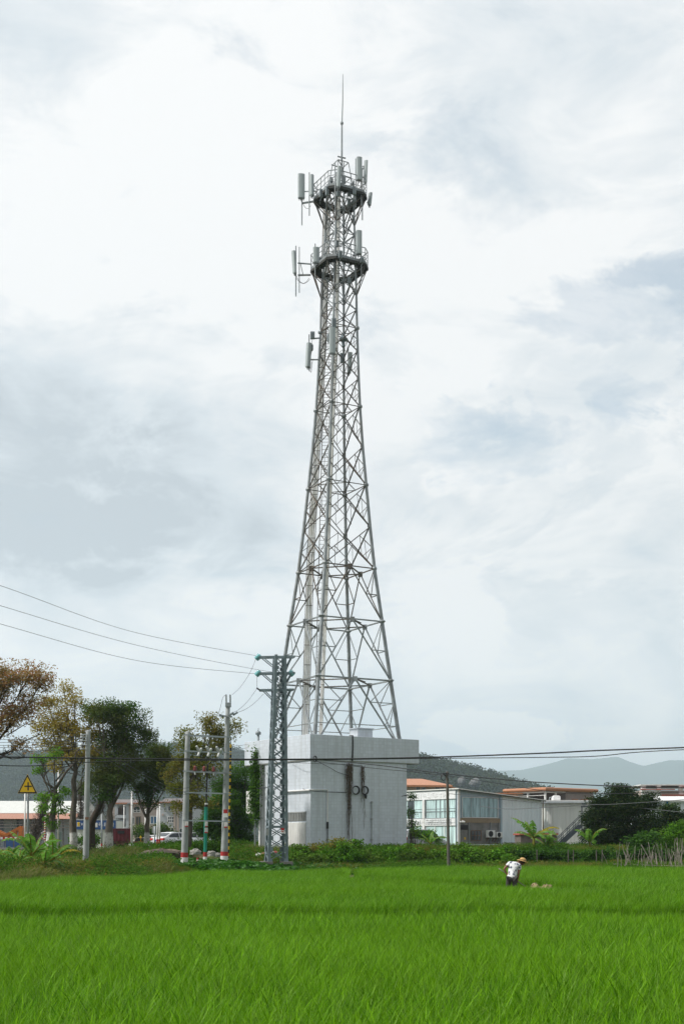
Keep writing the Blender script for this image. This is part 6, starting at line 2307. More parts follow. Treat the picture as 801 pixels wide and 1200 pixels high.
# ================================================================== trees of the left bank
tree('russet_tree', 'sparse russet-leaved tree leaning in over the field edge with long bare boughs', (-62, 1000), [(-52, 930), (-36, 890)],
     [(-20, 806, 30, 24), (8, 802, 20, 20), (36, 790, 22, 13), (48, 800, 14, 15), (18, 838, 20, 16), (-12, 850, 24, 18), (38, 822, 14, 11), (24, 872, 11, 7), (-40, 830, 26, 24), (-8, 782, 12, 9)],
     76, LM['rust'], M['barkd'], leaf=.17, dens=1.3, per=44, clump=.40, twigs=5, trunk_r=.24,
     bare=(((-30, 884), (16, 880), .10), ((14, 881), (45, 861), .06), ((-28, 870), (20, 840), .09), ((0, 884), (30, 888), .05), ((8, 862), (34, 846), .04), ((-20, 860), (12, 800), .08)))
tree('yellow_leaved_tree', 'tall thin tree with yellow-brown leaves and a whitewashed trunk', (86, 994), [(86.5, 950), (88, 915), (90, 885)],
     [(74, 808, 12, 9), (88, 822, 11, 10), (56, 826, 13, 10), (60, 850, 20, 14), (84, 856, 22, 17), (105, 842, 16, 14), (112, 862, 14, 13), (72, 876, 20, 13), (96, 884, 20, 11), (120, 884, 13, 9), (50, 866, 9, 8), (66, 900, 10, 7), (78, 838, 12, 10)],
     88, LM['olive'], M['barkw'], leaf=.19, dens=1.05, per=44, clump=.40, twigs=4, trunk_r=.27,
     bare=(((89, 905), (80, 870), .07), ((88, 930), (97, 905), .06), ((97, 905), (101, 888), .04)))
tree('pollarded_tree', 'small pollarded tree with a whitewashed trunk and fresh leaf tufts', (58, 989), [(61.5, 965), (64, 945), (65, 925)],
     [(55, 948, 9, 5), (68, 938, 8, 7), (72, 950, 8, 5), (58, 958, 7, 4), (62, 965, 6, 5), (52, 933, 6, 4), (76, 928, 5, 5), (48, 890, 6, 5), (64, 884, 8, 5), (46, 902, 5, 4)],
     86, LM['bright'], M['barkw'], leaf=.19, dens=1.1, per=26, clump=.26, twigs=4, trunk_r=.30, group='trees along the road bank',
     bare=(((65, 925), (52, 905), .09), ((65, 925), (88, 893), .11), ((88, 893), (101, 872), .06), ((66, 915), (74, 890), .06), ((52, 905), (46, 888), .05), ((76, 905), (92, 908), .04)))
tree('dark_green_tree', 'broad dark green tree with a dense rounded crown, the largest on the bank', (127, 996), [(128.5, 960), (131, 935)],
     [(122, 838, 18, 14), (142, 832, 19, 14), (150, 850, 22, 17), (168, 860, 11, 15), (134, 862, 22, 16), (156, 880, 16, 14), (130, 890, 16, 14), (118, 908, 12, 14), (138, 912, 16, 13), (112, 830, 10, 9), (126, 928, 11, 10), (148, 902, 12, 10)],
     87, LM['dark'], M['barkw'], leaf=.17, dens=1.5, per=58, clump=.4, twigs=4, trunk_r=.32)
tree('leaning_tree', 'dark tree with a steeply leaning bare trunk beside the plain concrete pole', (105.5, 990), [(108, 965), (115, 948), (124, 928)],
     [(122, 912, 10, 10), (112, 896, 9, 9), (136, 905, 10, 12), (104, 922, 5, 6)], 91, LM['dark'], M['barkd'], leaf=.17, dens=1.3, per=46, clump=.36, twigs=5, trunk_r=.36)
tree('narrow_dark_tree', 'narrow dark green tree with a low tapering crown and whitewashed foot', (172, 993), [(172.5, 968), (174, 948)],
     [(192, 884, 17, 13), (184, 880, 12, 13), (168, 898, 16, 14), (190, 908, 16, 14), (176, 922, 15, 13), (172, 940, 9, 9), (156, 910, 10, 9), (206, 896, 8, 10), (160, 925, 8, 7)],
     90, LM['dark'], M['barkw'], leaf=.17, dens=1.5, per=56, clump=.38, twigs=4, trunk_r=.24)
tree('olive_tree_behind_frame', 'sparse yellow-olive tree rising behind the two banded poles', (222, 996), [(222, 955), (226, 915), (236, 890)],
     [(222, 866, 13, 12), (250, 856, 15, 11), (236, 876, 20, 13), (260, 866, 12, 13), (214, 890, 14, 12), (240, 900, 20, 14), (222, 915, 18, 13), (208, 926, 12, 12), (232, 935, 18, 13), (215, 945, 12, 8), (272, 853, 6, 7), (246, 843, 7, 5), (200, 908, 8, 9)],
     84, LM['thin'], M['bark'], leaf=.18, dens=1.2, per=50, clump=.40, twigs=4, trunk_r=.2)
tree('bushy_green_tree', 'bushy mid-green tree reaching to the ground between the poles and the pylon', (272, 1003), [(274, 985), (276, 960)],
     [(272, 912, 17, 13), (290, 902, 9, 10), (258, 925, 14, 13), (286, 930, 15, 15), (268, 945, 24, 17), (250, 955, 14, 15), (288, 958, 14, 15), (246, 975, 15, 12), (268, 978, 24, 15), (288, 982, 12, 11), (236, 968, 8, 8), (260, 995, 18, 8)],
     97, LM['mid'], M['bark'], leaf=.16, dens=1.9, per=56, clump=.38, twigs=2, trunk_r=.22)
# dry twiggy shrouds behind the trunks
def dry(name, label, foot, top, wpx, Y):
    f0 = P(*foot, Y); f0.z = gz(f0.x, f0.y)
    root = thing(name, label, 'tree', f0, 'dry brown trees behind the trunks')
    t = P(*top, Y); m = MB(); m.tube([f0, f0.lerp(t, .5), t], [.16, .11, .03], 7)
    m.build('trunk', M['barkd'], root)
    C = []; m = MB()
    for q in range(90):
        k = R.uniform(.12, .97); p = f0.lerp(t, k); w_ = wpx * Y / F * (1 - abs(k - .4) * .9)
        d = Vector((R.gauss(0, .55) * w_, R.gauss(0, .55) * w_, R.uniform(.3, 1.4)))
        m.tube([p, p + d * .5, p + d + Vector((0, 0, .15))], [.025, .015, .006], 3, cap=False)
        for _ in range(55):
            C.append(tuple(p + d * R.uniform(.2, 1.05) + Vector((R.gauss(0, .16), R.gauss(0, .16), R.gauss(0, .22)))))
    m.build('branches', M['barkd'], root)
    V_, Q_ = leaf_quads(C, .24, asp=.16); build_np('twigs', V_, Q_, LM['dry'], root)
dry('dry_tree', 'slim dry brown tree behind the yellow-leaved trunk', (93, 992), (96, 918), 15, 140)
dry('dry_tree', 'broad dry brown tree behind the leaning trunk and blue signboard', (116, 992), (124, 915), 26, 141)
dry('dry_tree', 'leaning dry grey-brown tree stump before the long shed', (39, 985), (54, 944), 8, 112)

# round dark tree at the right and its neighbours
tree('round_dark_tree', 'large round very dark tree standing before the white metal shed', (728, 1004), [(728, 985), (729, 965)],
     [(724, 928, 14, 9), (706, 944, 18, 12), (742, 942, 18, 12), (760, 938, 8, 8), (724, 952, 24, 14), (696, 962, 15, 13), (752, 962, 16, 13), (708, 976, 22, 14), (740, 980, 24, 13), (690, 976, 9, 9), (722, 992, 22, 10), (768, 968, 8, 11), (756, 978, 14, 10), (735, 935, 12, 8)],
     96, LM['deep'], M['barkd'], leaf=.19, dens=2.5, per=64, clump=.4, twigs=1.5, trunk_r=.4, group='trees by the sheds', aspect=.42)
tree('dark_tree', 'lower dark tree just behind the large round tree at the edge of the picture', (786, 1000), [(786, 985), (786, 972)],
     [(780, 954, 11, 10), (794, 962, 12, 10), (776, 972, 12, 11), (792, 978, 14, 11), (808, 972, 12, 12), (784, 948, 6, 5), (774, 982, 10, 10)],
     100, LM['deep'], M['barkd'], leaf=.19, dens=2.3, per=60, clump=.38, twigs=2, trunk_r=.25, group='trees by the sheds')


def bush(name, label, blobs, Y, lm, leaf=.14, dens=2.2, per=60, clump=.3, cat='bush', group=None, twig=0, asp=.55):
    k = Y / F
    cx0 = P(sum(b[0] for b in blobs) / len(blobs), 0, Y).x
    root = thing(name, label, cat, (cx0, Y, gz(cx0, Y)), group)
    Vs = []; m = MB()
    for bl in blobs:
        px, py, rx, ry = bl[:4]; yy = Y + (bl[4] if len(bl) > 4 else R.uniform(-.5, .5))
        c = P(px, py, Y); c.y = yy
        r = (rx * k, max(.5, min(rx, ry * 1.6) * k), ry * k)
        K = max(5, int(dens * 13 * r[0] * r[2]))
        cl = blob_clumps(c, r, K, .55)
        for cc, n_ in zip(cl, NR.poisson(per * 1.8, len(cl))):
            Vs.append(cc + np.clip(NR.normal(size=(n_, 3)), -1.6, 1.6) * clump * np.array([1, 1, .7]) * R.uniform(.6, 1.2))
        base = Vector((c.x, yy, gz(c.x, yy) - .05))
        for cc in cl[:max(3, len(cl) // 5)]:
            m.tube([base + Vector((R.gauss(0, .2), R.gauss(0, .15), 0)), base.lerp(Vector(cc), .55) + Vector((R.gauss(0, .1), 0, 0)), Vector(cc)], [.025, .018, .006], 4, cap=False)
    V_ = np.concatenate(Vs)
    zmin = np.array([gz(x, y) for x, y in V_[:, :2]]) + .03
    V_ = V_[V_[:, 2] > zmin]
    m.build('stems', M['barkd'], root)
    Vl, Ql = leaf_quads(V_, leaf, asp=asp); build_np('leaves', Vl, Ql, lm, root)
    return root


bush('bright_shrub', 'bright green leafy shrub at the right edge behind the bamboo poles', [(790, 972, 12, 12), (800, 985, 14, 13), (776, 985, 12, 9), (808, 968, 12, 12), (786, 995, 16, 9), (770, 995, 10, 7)], 84, LM['hedge'], dens=1.8, group='shrubs by the bamboo poles')
bush('broad_leaf_shrub', 'bluish-green broad-leaved shrub between the round tree and the bamboo poles', [(748, 985, 12, 10), (764, 982, 9, 8), (742, 998, 12, 8), (758, 998, 13, 8)], 82, LM['vine'], leaf=.2, dens=1.5, per=44, group='shrubs by the bamboo poles', asp=.8)
bush('shop_shrub', 'round yellow-green shrub beside the silver van', [(487, 975, 6, 5), (500, 979, 8, 6), (510, 984, 6, 5)], 113, LM['hedge'], dens=2, leaf=.17)
bush('wall_shrub', 'straggling leafy branch poking out past the shaded wall of the white building', [(481, 935, 4, 6), (480, 950, 4, 10), (483, 966, 5, 5)], 95, LM['mid'], dens=1.1, per=26, clump=.22)
bush('villa_hedge', 'dark clipped bushes in front of the pink and grey villas', [(164, 975, 11, 8), (178, 976, 10, 8), (192, 972, 9, 8), (202, 978, 8, 6)], 128, LM['dark'], leaf=.2, dens=1.4, clump=.4)
bush('shop_bush', 'low green bushes beneath the blue shop signboard', [(94, 984, 7, 6), (112, 986, 7, 7), (104, 988, 8, 5)], 100, LM['mid'], leaf=.17, dens=1.8)

# hedge of creepers in front of the building, hedge at the right
hb_ = []
for q in range(30):
    px = 336 + q * 8.8
    topy = 996 - 5 * math.sin(q * .9) - (5 if 4 < q < 9 else 0) - (3 if 22 < q < 26 else 0)
    hb_.append((px, topy + 7, 9, 8 + R.uniform(-1, 2), R.uniform(-1, 1.5)))
    hb_.append((px + 3, topy + 16, 9, 8, -1.2 + R.uniform(-.5, .5)))
bush('creeper_hedge', 'long rambling hedge of green creepers in front of the white building', hb_, 79.5, LM['hedge'], leaf=.16, dens=1.9, per=56, clump=.27, cat='hedge', asp=.75)
bush('twiggy_bush', 'taller reddish-stemmed bush in front of the shaded white wall', [(384, 991, 12, 7), (398, 988, 12, 6), (410, 993, 9, 6), (372, 994, 8, 5)], 81, LM['thin'], leaf=.15, dens=1.5, per=34, clump=.3)
h2 = []
for q in range(27):
    px = 598 + q * 8.6
    h2.append((px, 1003 + R.uniform(-1, 1), 7, 7, R.uniform(-.3, .3))); h2.append((px + 4, 1010 + R.uniform(-1, 1), 7, 8, R.uniform(-.4, .2)))
bush('clipped_hedge', 'even darker green hedge grown over a fence behind the farmer', h2, 80.5, LM['vine'], leaf=.15, dens=2.4, per=56, clump=.22, cat='hedge', asp=.8)
for (px, lab) in ((665.5, 'slim grey fence post at the banana end of the clipped hedge'), (671, 'slim grey fence post below the metal staircase'), (698.5, 'slim grey fence post midway along the clipped hedge'), (704.6, 'slim grey fence post closest to the bamboo poles'), (629, 'slim grey fence post right beside the farmer\'s hat')):
    b0 = P(px, 1018, 78.6); b0.z = gz(b0.x, b0.y) - .1; t = P(px + R.uniform(-.5, .5), 997, 78.6)
    m = MB(); m.tube([b0, t], .035, 7); m.lathe([(.04, 0), (.045, .03), (.01, .05)], t, 8); m.lathe([(.07, 0), (.06, .06)], b0 + Vector((0, 0, .08)), 8)
    o = m.build('fence_post', M['darkpole']); tag(o, lab, 'fence post', 'posts in the clipped hedge')

# bamboo pole frames: every stick a thing
nb = 0
STK = ['short', 'thin', 'crooked', 'pale', 'grey', 'split']
def stick(a, b_, r, lab):
    m = MB()
    n = 7
    pts = [a.lerp(b_, q / n) + Vector((R.gauss(0, .012), R.gauss(0, .012), 0)) for q in range(n + 1)]
    m.tube(pts, [lerp(r, r * .55, q / n) for q in range(n + 1)], 6)
    o = m.build('bamboo_pole', M['bamboo']); tag(o, lab, 'bamboo pole', 'bamboo bean poles')
sticks = []
for q in range(62):
    px = 716 + (q / 61) ** .75 * 92 + R.uniform(-1.5, 1.5)
    Y = R.uniform(70.5, 76)
    b0 = P(px, 1022, Y); b0.z = gz(b0.x, Y) - .05
    tilt = R.choice((-1, 1)) * R.uniform(0, 9) if R.random() < .75 else R.uniform(-16, 16)
    top = P(px + tilt, R.uniform(986, 1003) - (5 if px > 785 else 0), Y + R.uniform(-.4, .4))
    sticks.append((b0, top))
for q, (b0, top) in enumerate(sticks):
    stick(b0, top, R.uniform(.015, .025), 'weathered bamboo bean pole planted among others at the field corner')
for (a, b_, lab) in (((715, 1012.6, 73), (830, 1016, 71), 'longer of the two horizontal bamboo rails tied across the bean poles'), ((722, 1014.6, 74), (770, 1014.6, 73), 'shorter horizontal bamboo rail tied across the bean poles'),
                     ((751, 990, 73), (766, 1018, 73), 'bamboo pole leaning steeply across the others near the round tree')):
    stick(P(*a), P(*b_), .035, lab)

# ------------------------------------------------------------------ banana plants
def banana(name, label, base, Y, leaves, stem_h, lw, group='banana plants', dryn=1, stems=1):
    b0 = P(base[0], base[1], Y); b0.z = gz(b0.x, Y) - .05
    root = thing(name, label, 'banana plant', b0, group)
    for s in range(stems):
        o_ = Vector((R.gauss(0, .35 if s else 0), R.gauss(0, .3 if s else 0), 0))
        m = MB(); top = b0 + o_ + Vector((R.gauss(0, .08), R.gauss(0, .08), stem_h * R.uniform(.8, 1.05)))
        m.tube([b0 + o_, b0.lerp(top, .5) + o_ * .5, top], [.14, .11, .07], 9); m.build('stem', LM['thin'], root, smooth=True)
        for q in range(leaves):
            az = q * 2.4 + R.uniform(-.4, .4); el = R.uniform(.55, 1.35); ln = lw * R.uniform(.75, 1.2)
            wid = ln * R.uniform(.24, .30); droop_ = R.uniform(.5, 1.25)
            n = 12; V_, Q_ = [], []
            p = Vector(top); d = Vector((math.cos(az) * math.cos(el), math.sin(az) * math.cos(el), math.sin(el)))
            side = Vector((-math.sin(az), math.cos(az), 0)); mid_ = []
            for i in range(n + 1):
                t = i / n; mid_.append((Vector(p), Vector(d)))
                d = (d + Vector((0, 0, -droop_ * 2.2 / n * (0.3 + t)))).normalized(); p = p + d * ln / n
            for i in range(n):
                t0, t1 = i / n, (i + 1) / n
                def wf(t): return 0.03 if t < .12 else wid * max(.02, math.sin(min(1, (t - .1) / .9) * PI) ** .55)
                (pa, da), (pb2, db) = mid_[i], mid_[i + 1]
                for sd in (-1, 1):
                    tear = R.uniform(-.10, .10) * (1 if t0 > .2 else 0)
                    up_a = side.cross(da).normalized() * -1; up_b = side.cross(db).normalized() * -1
                    fa = .22 + tear; k0 = len(V_)
                    g_ = R.choice((0, 0, .012, .03)) * ln
                    V_ += [pa + da * g_ * .3, pb2 - db * g_ * .2, pb2 - db * g_ + side * sd * wf(t1) * .5 - Vector((0, 0, 1)) * wf(t1) * fa, pa + da * g_ + side * sd * wf(t0) * .5 - Vector((0, 0, 1)) * wf(t0) * fa]
                    Q_.append((k0, k0 + 1, k0 + 2, k0 + 3))
            lf = build_np('leaf', [tuple(v) for v in V_], Q_, LM['bananadry'] if q < dryn and s == 0 else LM['banana'], root)
            m = MB(); m.tube([a for a, _ in mid_], [lerp(.03, .006, i / n) for i in range(n + 1)], 5, cap=False); m.build('midrib', LM['bananadry'], lf)
    return root


for (px, py, Y, nl, sh_, lw, lab) in ((20, 1012, 60, 7, .75, 1.35, 'low banana plant at the left end of the clump with drooping leaves'),
                                   (38, 1014, 59, 9, 1.0, 1.6, 'largest banana plant in the clump, with a tall upright new leaf'),
                                   (52, 1016, 58, 7, .6, 1.35, 'short banana plant in front of the clump by the plain pole'),
                                   (64, 1008, 62, 7, .8, 1.4, 'banana plant with a yellowing leaf closest to the plain pole'),
                                   (8, 1006, 64, 6, .7, 1.3, 'banana plant low in the weeds at the picture edge')):
    banana('banana_plant', lab, (px, py), Y, nl, sh_, lw, 'banana plants on the weedy bank', 1 if px == 64 else 0)
banana('banana_plant', 'tall banana plant with upright torn leaves before the corrugated shed', (625, 1002), 84, 11, 1.15, 2.0, 'banana plants behind the clipped hedge', 1)
banana('banana_plant', 'shorter banana plant drooping beside the dark round tree', (692, 1003), 86, 8, .8, 1.7, 'banana plants behind the clipped hedge', 1)
banana('banana_plant', 'small banana plant low beside the tall one behind the hedge', (640, 1003), 85, 7, .5, 1.3, 'banana plants behind the clipped hedge', 0)
banana('banana_plant', 'young banana plant beside the silver van by the guard rail', (502, 998), 100, 6, .7, 1.5, 'banana plants behind the clipped hedge', 0)

# ------------------------------------------------------------------ bank weeds (uncountable) and rubble
wt = []
for k in range(4):
    V, Q = blades(38, .18, .6, .22, .02, .8, 3); wt.append(proto('weed_tuft', V, Q, LM['weed']))
for k in range(4):
    C = NR.normal(size=(110, 3)) * np.array([.22, .22, .13]) + np.array([0, 0, .26]); V, Q = leaf_quads(C, .10, asp=.5); wt.append(proto('weed_tuft', V, Q, LM[('hedge', 'mid', 'mid', 'thin')[k]]))
pts, s, pk = [], [], []
for _ in range(60000):
    x = R.uniform(-34, 34); e = edge_y(x); y = e + .25 + 34 * R.random() ** 1.7
    if y > 103 or abs(x) > .3 * y + 6: continue
    u_, v_ = (Vector((x - BX, y - BY, 0))).dot(UD), (Vector((x - BX, y - BY, 0))).dot(VD)
    if -.1 < u_ < 8.2 and -.1 < v_ < 8.9: continue
    sc_ = R.uniform(.55, 1.25) * (1.0 if x < -3 else .75)
    if -10 < x < -7.2 and 76 < y < 84: continue
    if y < 77.5 and 196 < CX + x * F / y < 350: sc_ *= .38
    q_ = math.sin(x * .55 + 1.3 * math.sin(y * .31)) + math.sin(y * .47 - 1.1 * math.sin(x * .38)) + R.gauss(0, .5)
    if q_ < -1.75 and R.random() < .8:
        continue                                  # thin, trodden places
    pk.append((R.randrange(4) if q_ < (.2 if x < -3 else -1.2) else 4 + (1 if q_ < .9 else 0) + R.choice((0, 2))))
    if q_ > 1.2: sc_ *= 1.35
    pts.append((x, y, gz(x, y) - .02)); s.append(sc_)
scatter('weeds', pts, s, wt, 'rough olive-green weeds and grass covering the bank behind the rice', 'weeds', pk)
br_ = []
for k in range(4):
    V, Q = [], []
    for _ in range(26):
        a = R.uniform(0, 2 * PI); r = .35 * math.sqrt(R.random()); h = R.uniform(.06, .26); sz = R.uniform(.09, .17)
        c = Vector((r * math.cos(a), r * math.sin(a), h)); nrm = Vector((R.gauss(0, .4), R.gauss(0, .4) - .3, 1)).normalized()
        e1 = nrm.cross(Vector((R.gauss(0, 1), R.gauss(0, 1), .1))).normalized(); e2 = nrm.cross(e1); b0 = len(V); V.append(tuple(c))
        for j in range(8): V.append(tuple(c + (e1 * math.cos(j * PI / 4) + e2 * math.sin(j * PI / 4)) * sz * (1 if j % 2 else .86) + nrm * .02))
        for j in range(0, 8, 2): Q.append((b0, b0 + 1 + j, b0 + 1 + (j + 1) % 8, b0 + 1 + (j + 2) % 8))
    br_.append(proto('vine_tuft', V, Q, LM['broad']))
pts, s = [], []
for _ in range(5200):
    px = R.gauss(245, 52) if R.random() < .75 else R.uniform(330, 470); Y = R.uniform(68.5, 77)
    x = P(px, 0, Y).x
    if Y < edge_y(x) - .1: continue
    pts.append((x, Y, gz(x, Y) - .03)); s.append(R.uniform(.7, 1.25))
scatter('ground_vines', pts, s, br_, 'dark broad-leaved creeping vines round the feet of the banded poles', 'ground vines')


def heap(name, label, px, py, Y, rx, ry, rz, mt, cat, group=None, n=16, rough=.25):
    c = P(px, py, Y)
    V, Q = [], []
    for j in range(7):
        a = j / 6 * PI / 2
        for i in range(n):
            b_ = 2 * PI * i / n; k = 1 + R.uniform(-rough, rough)
            V.append((c.x + math.cos(b_) * math.cos(a) * rx * k, c.y + math.sin(b_) * math.cos(a) * ry * k, c.z + math.sin(a) * rz * (1 + R.uniform(-rough, rough)) - (.12 if j == 0 else 0)))
    m = MB(); m.add(V, [(j * n + i, j * n + (i + 1) % n, (j + 1) * n + (i + 1) % n, (j + 1) * n + i) for j in range(6) for i in range(n)])
    o = m.build(name, mt, smooth=False); tag(o, label, cat, group); return o
c = P(190, 1000, 80)
heap('rubble_heap', 'heap of brown earth and rubble on the bank below the white sedan', 192, 1003, 79.5, 1.5, 2.0, .42, M['bankrock'], 'rubble heap', n=26, rough=.18)
for (px, py, r_, lab) in ((229, 999, .22, 'pale boulder behind the shorter banded pole'), (248, 1001, .2, 'pale boulder beside the green riser pipe'), (255, 1002, .14, 'smallest pale boulder before the taller banded pole'), (146, 1018, .2, 'flat dark stone at the foot of the weedy bank')):
    heap('boulder', lab, px, py, 76.5, r_ * 1.5, r_, r_, M['plinth'] if px < 200 else M['paving'], 'boulder', 'boulders in the weeds', 10, .2)
jk = thing('rubbish_pile', 'small pile of pale sacks and rubbish behind the pylon foot', 'rubbish pile', P(306, 1003, 80))
for q in range(7):
    c = P(302 + q * 3.6 + R.uniform(-1, 1), 1001 + R.uniform(-2, 2), 80 + R.uniform(-.4, .4)); m = MB()
    m.lathe([(.05, -.12), (.18, -.08), (.22, 0), (.16, .1), (.04, .16)], c, 9, axis=(R.gauss(0, .4), R.gauss(0, .4), 1)); m.build('sack', (M['white'], M['paving'], M['brownins'], MB_['greyw'])[q % 4], jk)

# straw heaps on the walkway
heap('straw_heap', 'larger heap of cut straw on the walkway right beside the hoe', 626.5, 1043, 44.2, .19, .2, .21, M['straw'], 'straw heap', 'straw heaps by the hoe', 14, .3)
heap('straw_heap', 'flatter heap of cut straw further from the farmer', 640, 1043.5, 44.0, .22, .2, .20, M['straw'], 'straw heap', 'straw heaps by the hoe', 14, .3)

# ================================================================== hills
def ridge(name, label, pts, Y, depth, amp, mt, nx=150, ny=36, seed=1, cat=None):
    rr = np.random.default_rng(seed)
    px = np.linspace(pts[0][0], pts[-1][0], nx); py = np.interp(px, [a for a, _ in pts], [b for _, b in pts])
    ph = rr.uniform(0, 6.28, (6, 2))
    V = []
    for j in range(ny):
        v_ = j / (ny - 1)
        for i in range(nx):
            zc = CH + (HZ - py[i]) * Y / F
            t = v_ * 2 - 1
            y = Y + t * depth
            prof_ = max(0, 1 - abs(t) ** 1.35)
            x = (px[i] - CX) * Y / F * (1 + .15 * t * 0)
            nse = sum(math.sin(x / (amp * (3 + k * 2.1)) + ph[k][0]) * math.sin(y / (amp * (2.6 + k * 1.7)) + ph[k][1]) / (k + 1.5) for k in range(6))
            z = 1.0 + (zc - 1.0) * prof_ + nse * amp * .22 * prof_ * (min(1, abs(t) * 2.5))
            V.append((x, y, z))
    Q = [(j * nx + i, j * nx + i + 1, (j + 1) * nx + i + 1, (j + 1) * nx + i) for j in range(ny - 1) for i in range(nx - 1)]
    o = build_np(name, V, Q, mt, smooth=True); tag(o, label, cat, kind='structure')
    return np.array(V).reshape(ny, nx, 3)

hillm = mat('wooded_hillside', (.018, .032, .013), .95, 0, .4, .05, bump=0)
farm = mat('far_mountain', (.05, .075, .045), .95, 0,   .35, .0035, bump=0)
gL = ridge('wooded_hill', 'wooded blue-green hill rising behind the trees on the left', [(-160, 930), (-100, 912), (-40, 893), (0, 889), (40, 889), (100, 884), (170, 878), (230, 879), (268, 881), (287, 888), (320, 912), (350, 945), (380, 975)], 1900, 430, 17, hillm, 150, 36, 3)
gR = ridge('wooded_hill', 'dark wooded hill with pale rock scars behind the glass-fronted shop', [(400, 896), (450, 893), (490, 898), (510, 903), (530, 907), (555, 913), (575, 920), (600, 928), (625, 934), (660, 945), (720, 975)], 1300, 320, 12, hillm, 150, 36, 5)
ridge('mountain', 'pale blue hazy mountain range far off behind the sheds', [(430, 960), (500, 935), (560, 908), (580, 903), (610, 902), (640, 895), (664, 888), (690, 889), (722, 886), (736, 892), (752, 897), (768, 893), (782, 890), (801, 890), (850, 896), (930, 925), (1020, 960)], 9000, 1100, 105, farm, 170, 30, 7)


def forest(name, label, grid, n, size, leaves, lm, leaf, tmax):
    ny, nx, _ = grid.shape
    C = []
    for _ in range(n):
        j = R.uniform(0, (ny - 1) * tmax); i = R.uniform(1, nx - 2)
        p = grid[int(j), int(i)] * (1 - (j % 1)) + grid[min(ny - 1, int(j) + 1), int(i)] * (j % 1)
        p = p + (grid[int(j), int(i) + 1] - grid[int(j), int(i)]) * (i % 1)
        s_ = size * R.uniform(.6, 1.35)
        q = NR.normal(size=(leaves, 3)); q /= np.linalg.norm(q, axis=1)[:, None]
        C.append(p + np.array([0, 0, s_ * .55]) + q * s_ * np.array([.5, .5, .62]) * NR.uniform(.55, 1.05, (leaves, 1)))
    Vl, Ql = leaf_quads(np.concatenate(C), leaf, asp=.75)
    o = build_np(name, Vl, Ql, lm); tag(o, label, 'forest', kind='stuff')
fl = leafmat('forest_leaf', [(.009, .022, .008), (.015, .035, .012), (.026, .05, .017)], (.04, .058, .02), .012, trans=.2)
forest('hill_forest', 'dense forest covering the hill behind the left trees', gL, 6500, 10.6, 30, fl, 2.9, .56)
forest('hill_forest', 'dense dark forest covering the hill behind the glass-fronted shop', gR, 5200, 10.5, 46, fl, 2.3, .56)
rockm = mat('pale_rock_scar', (.115, .115, .115), .95, 0, .25, .15, bump=.3)
for (px, py, w_, h_, lab) in ((541, 915.5, 4.2, 6.2, 'taller pale rock scar on the wooded hill'), (557, 917.5, 6.4, 6.0, 'broader pale rock scar on the wooded hill')):
    Yr = 1116
    c = P(px, py, Yr); k = Yr / F
    m = MB(); n = 18; rings = []
    for (rr_, yy) in ((1.0, 10), (.92, -2), (.6, -7), (.15, -9)):
        rings.append([(c.x + math.cos(2 * PI * i / n) * w_ * k * rr_ * R.uniform(.85, 1.1), c.y + yy + R.uniform(-.6, .6), c.z + math.sin(2 * PI * i / n) * h_ * k * rr_ * R.uniform(.85, 1.1)) for i in range(n)])
    m.add([p for r_ in rings for p in r_], [(j * n + i, j * n + (i + 1) % n, (j + 1) * n + (i + 1) % n, (j + 1) * n + i) for j in range(3) for i in range(n)] + [tuple(3 * n + i for i in range(n))])
    o = m.build('rock_scar', rockm); tag(o, lab, 'rock face', 'rock scars on the hill', 'structure')

# ================================================================== the farmer
def skin_body(name, joints, edges, mt, parent=None, root_i=0, sub=2, extra=None):
    me = bpy.data.meshes.new(name)
    off = Vector(wloc(parent)) if parent is not None else Vector((0, 0, 0))
    me.from_pydata([tuple(Vector(j[0]) - off) for j in joints], edges, [])
    o = bpy.data.objects.new(name, me); COL.objects.link(o)
    if parent is not None: o.parent = parent
    o.modifiers.new('skin', 'SKIN')
    for i, j in enumerate(joints):
        sv = me.skin_vertices[0].data[i]
        r_ = j[1]
        sv.radius = (r_, r_) if not hasattr(r_, '__len__') else r_
        sv.use_root = (i == root_i)
    sb = o.modifiers.new('smooth', 'SUBSURF'); sb.levels = sub; sb.render_levels = sub
    bpy.context.view_layer.update()
    dg = bpy.context.evaluated_depsgraph_get()
    me2 = bpy.data.meshes.new_from_object(o.evaluated_get(dg))
    o.modifiers.clear()
    o.data = me2
    me2.materials.clear(); me2.materials.append(mt)
    for p in me2.polygons: p.use_smooth = True
    return o


YF = 46.0
fo = P(599, 1027, YF)       # pelvis in the picture
fx, fy = fo.x, YF
skinm = mat('tanned_skin', (.22, .095, .055), .6, 0, .12, 6.0, bump=.05)
shirtm, nts, outs = newmat('checked_shirt')
bs_ = N(nts, 'ShaderNodeBsdfPrincipled', Roughness=.9)
tcs = N(nts, 'ShaderNodeTexCoord'); mps = N(nts, 'ShaderNodeMapping'); mps.inputs['Rotation'].default_value = (.2, .5, .3)
nts.links.new(tcs.outputs['Object'], mps.inputs[0])
br2 = N(nts, 'ShaderNodeTexVoronoi', Scale=10.0); nts.links.new(mps.outputs[0], br2.inputs['Vector'])
cs2 = ramp(nts, br2.outputs['Distance'], [(.30, (.07, .08, .13)), (.50, (.66, .67, .70)), (.8, (.78, .78, .79))])
nts.links.new(cs2, bs_.inputs['Base Color']); nts.links.new(bs_.outputs[0], outs.inputs[0])
trm = mat('dark_grey_trousers', (.055, .05, .05), .9, 0, .2, 8.0)
hatm = mat('straw_hat', (.50, .32, .13), .85, 0, .2, 20.0, bump=.4)
hairm = mat('black_hair', (.02, .018, .016), .7, 0, .2, 20.0)


def W(x, y, z):
    return Vector((fx + x, fy + y, z))


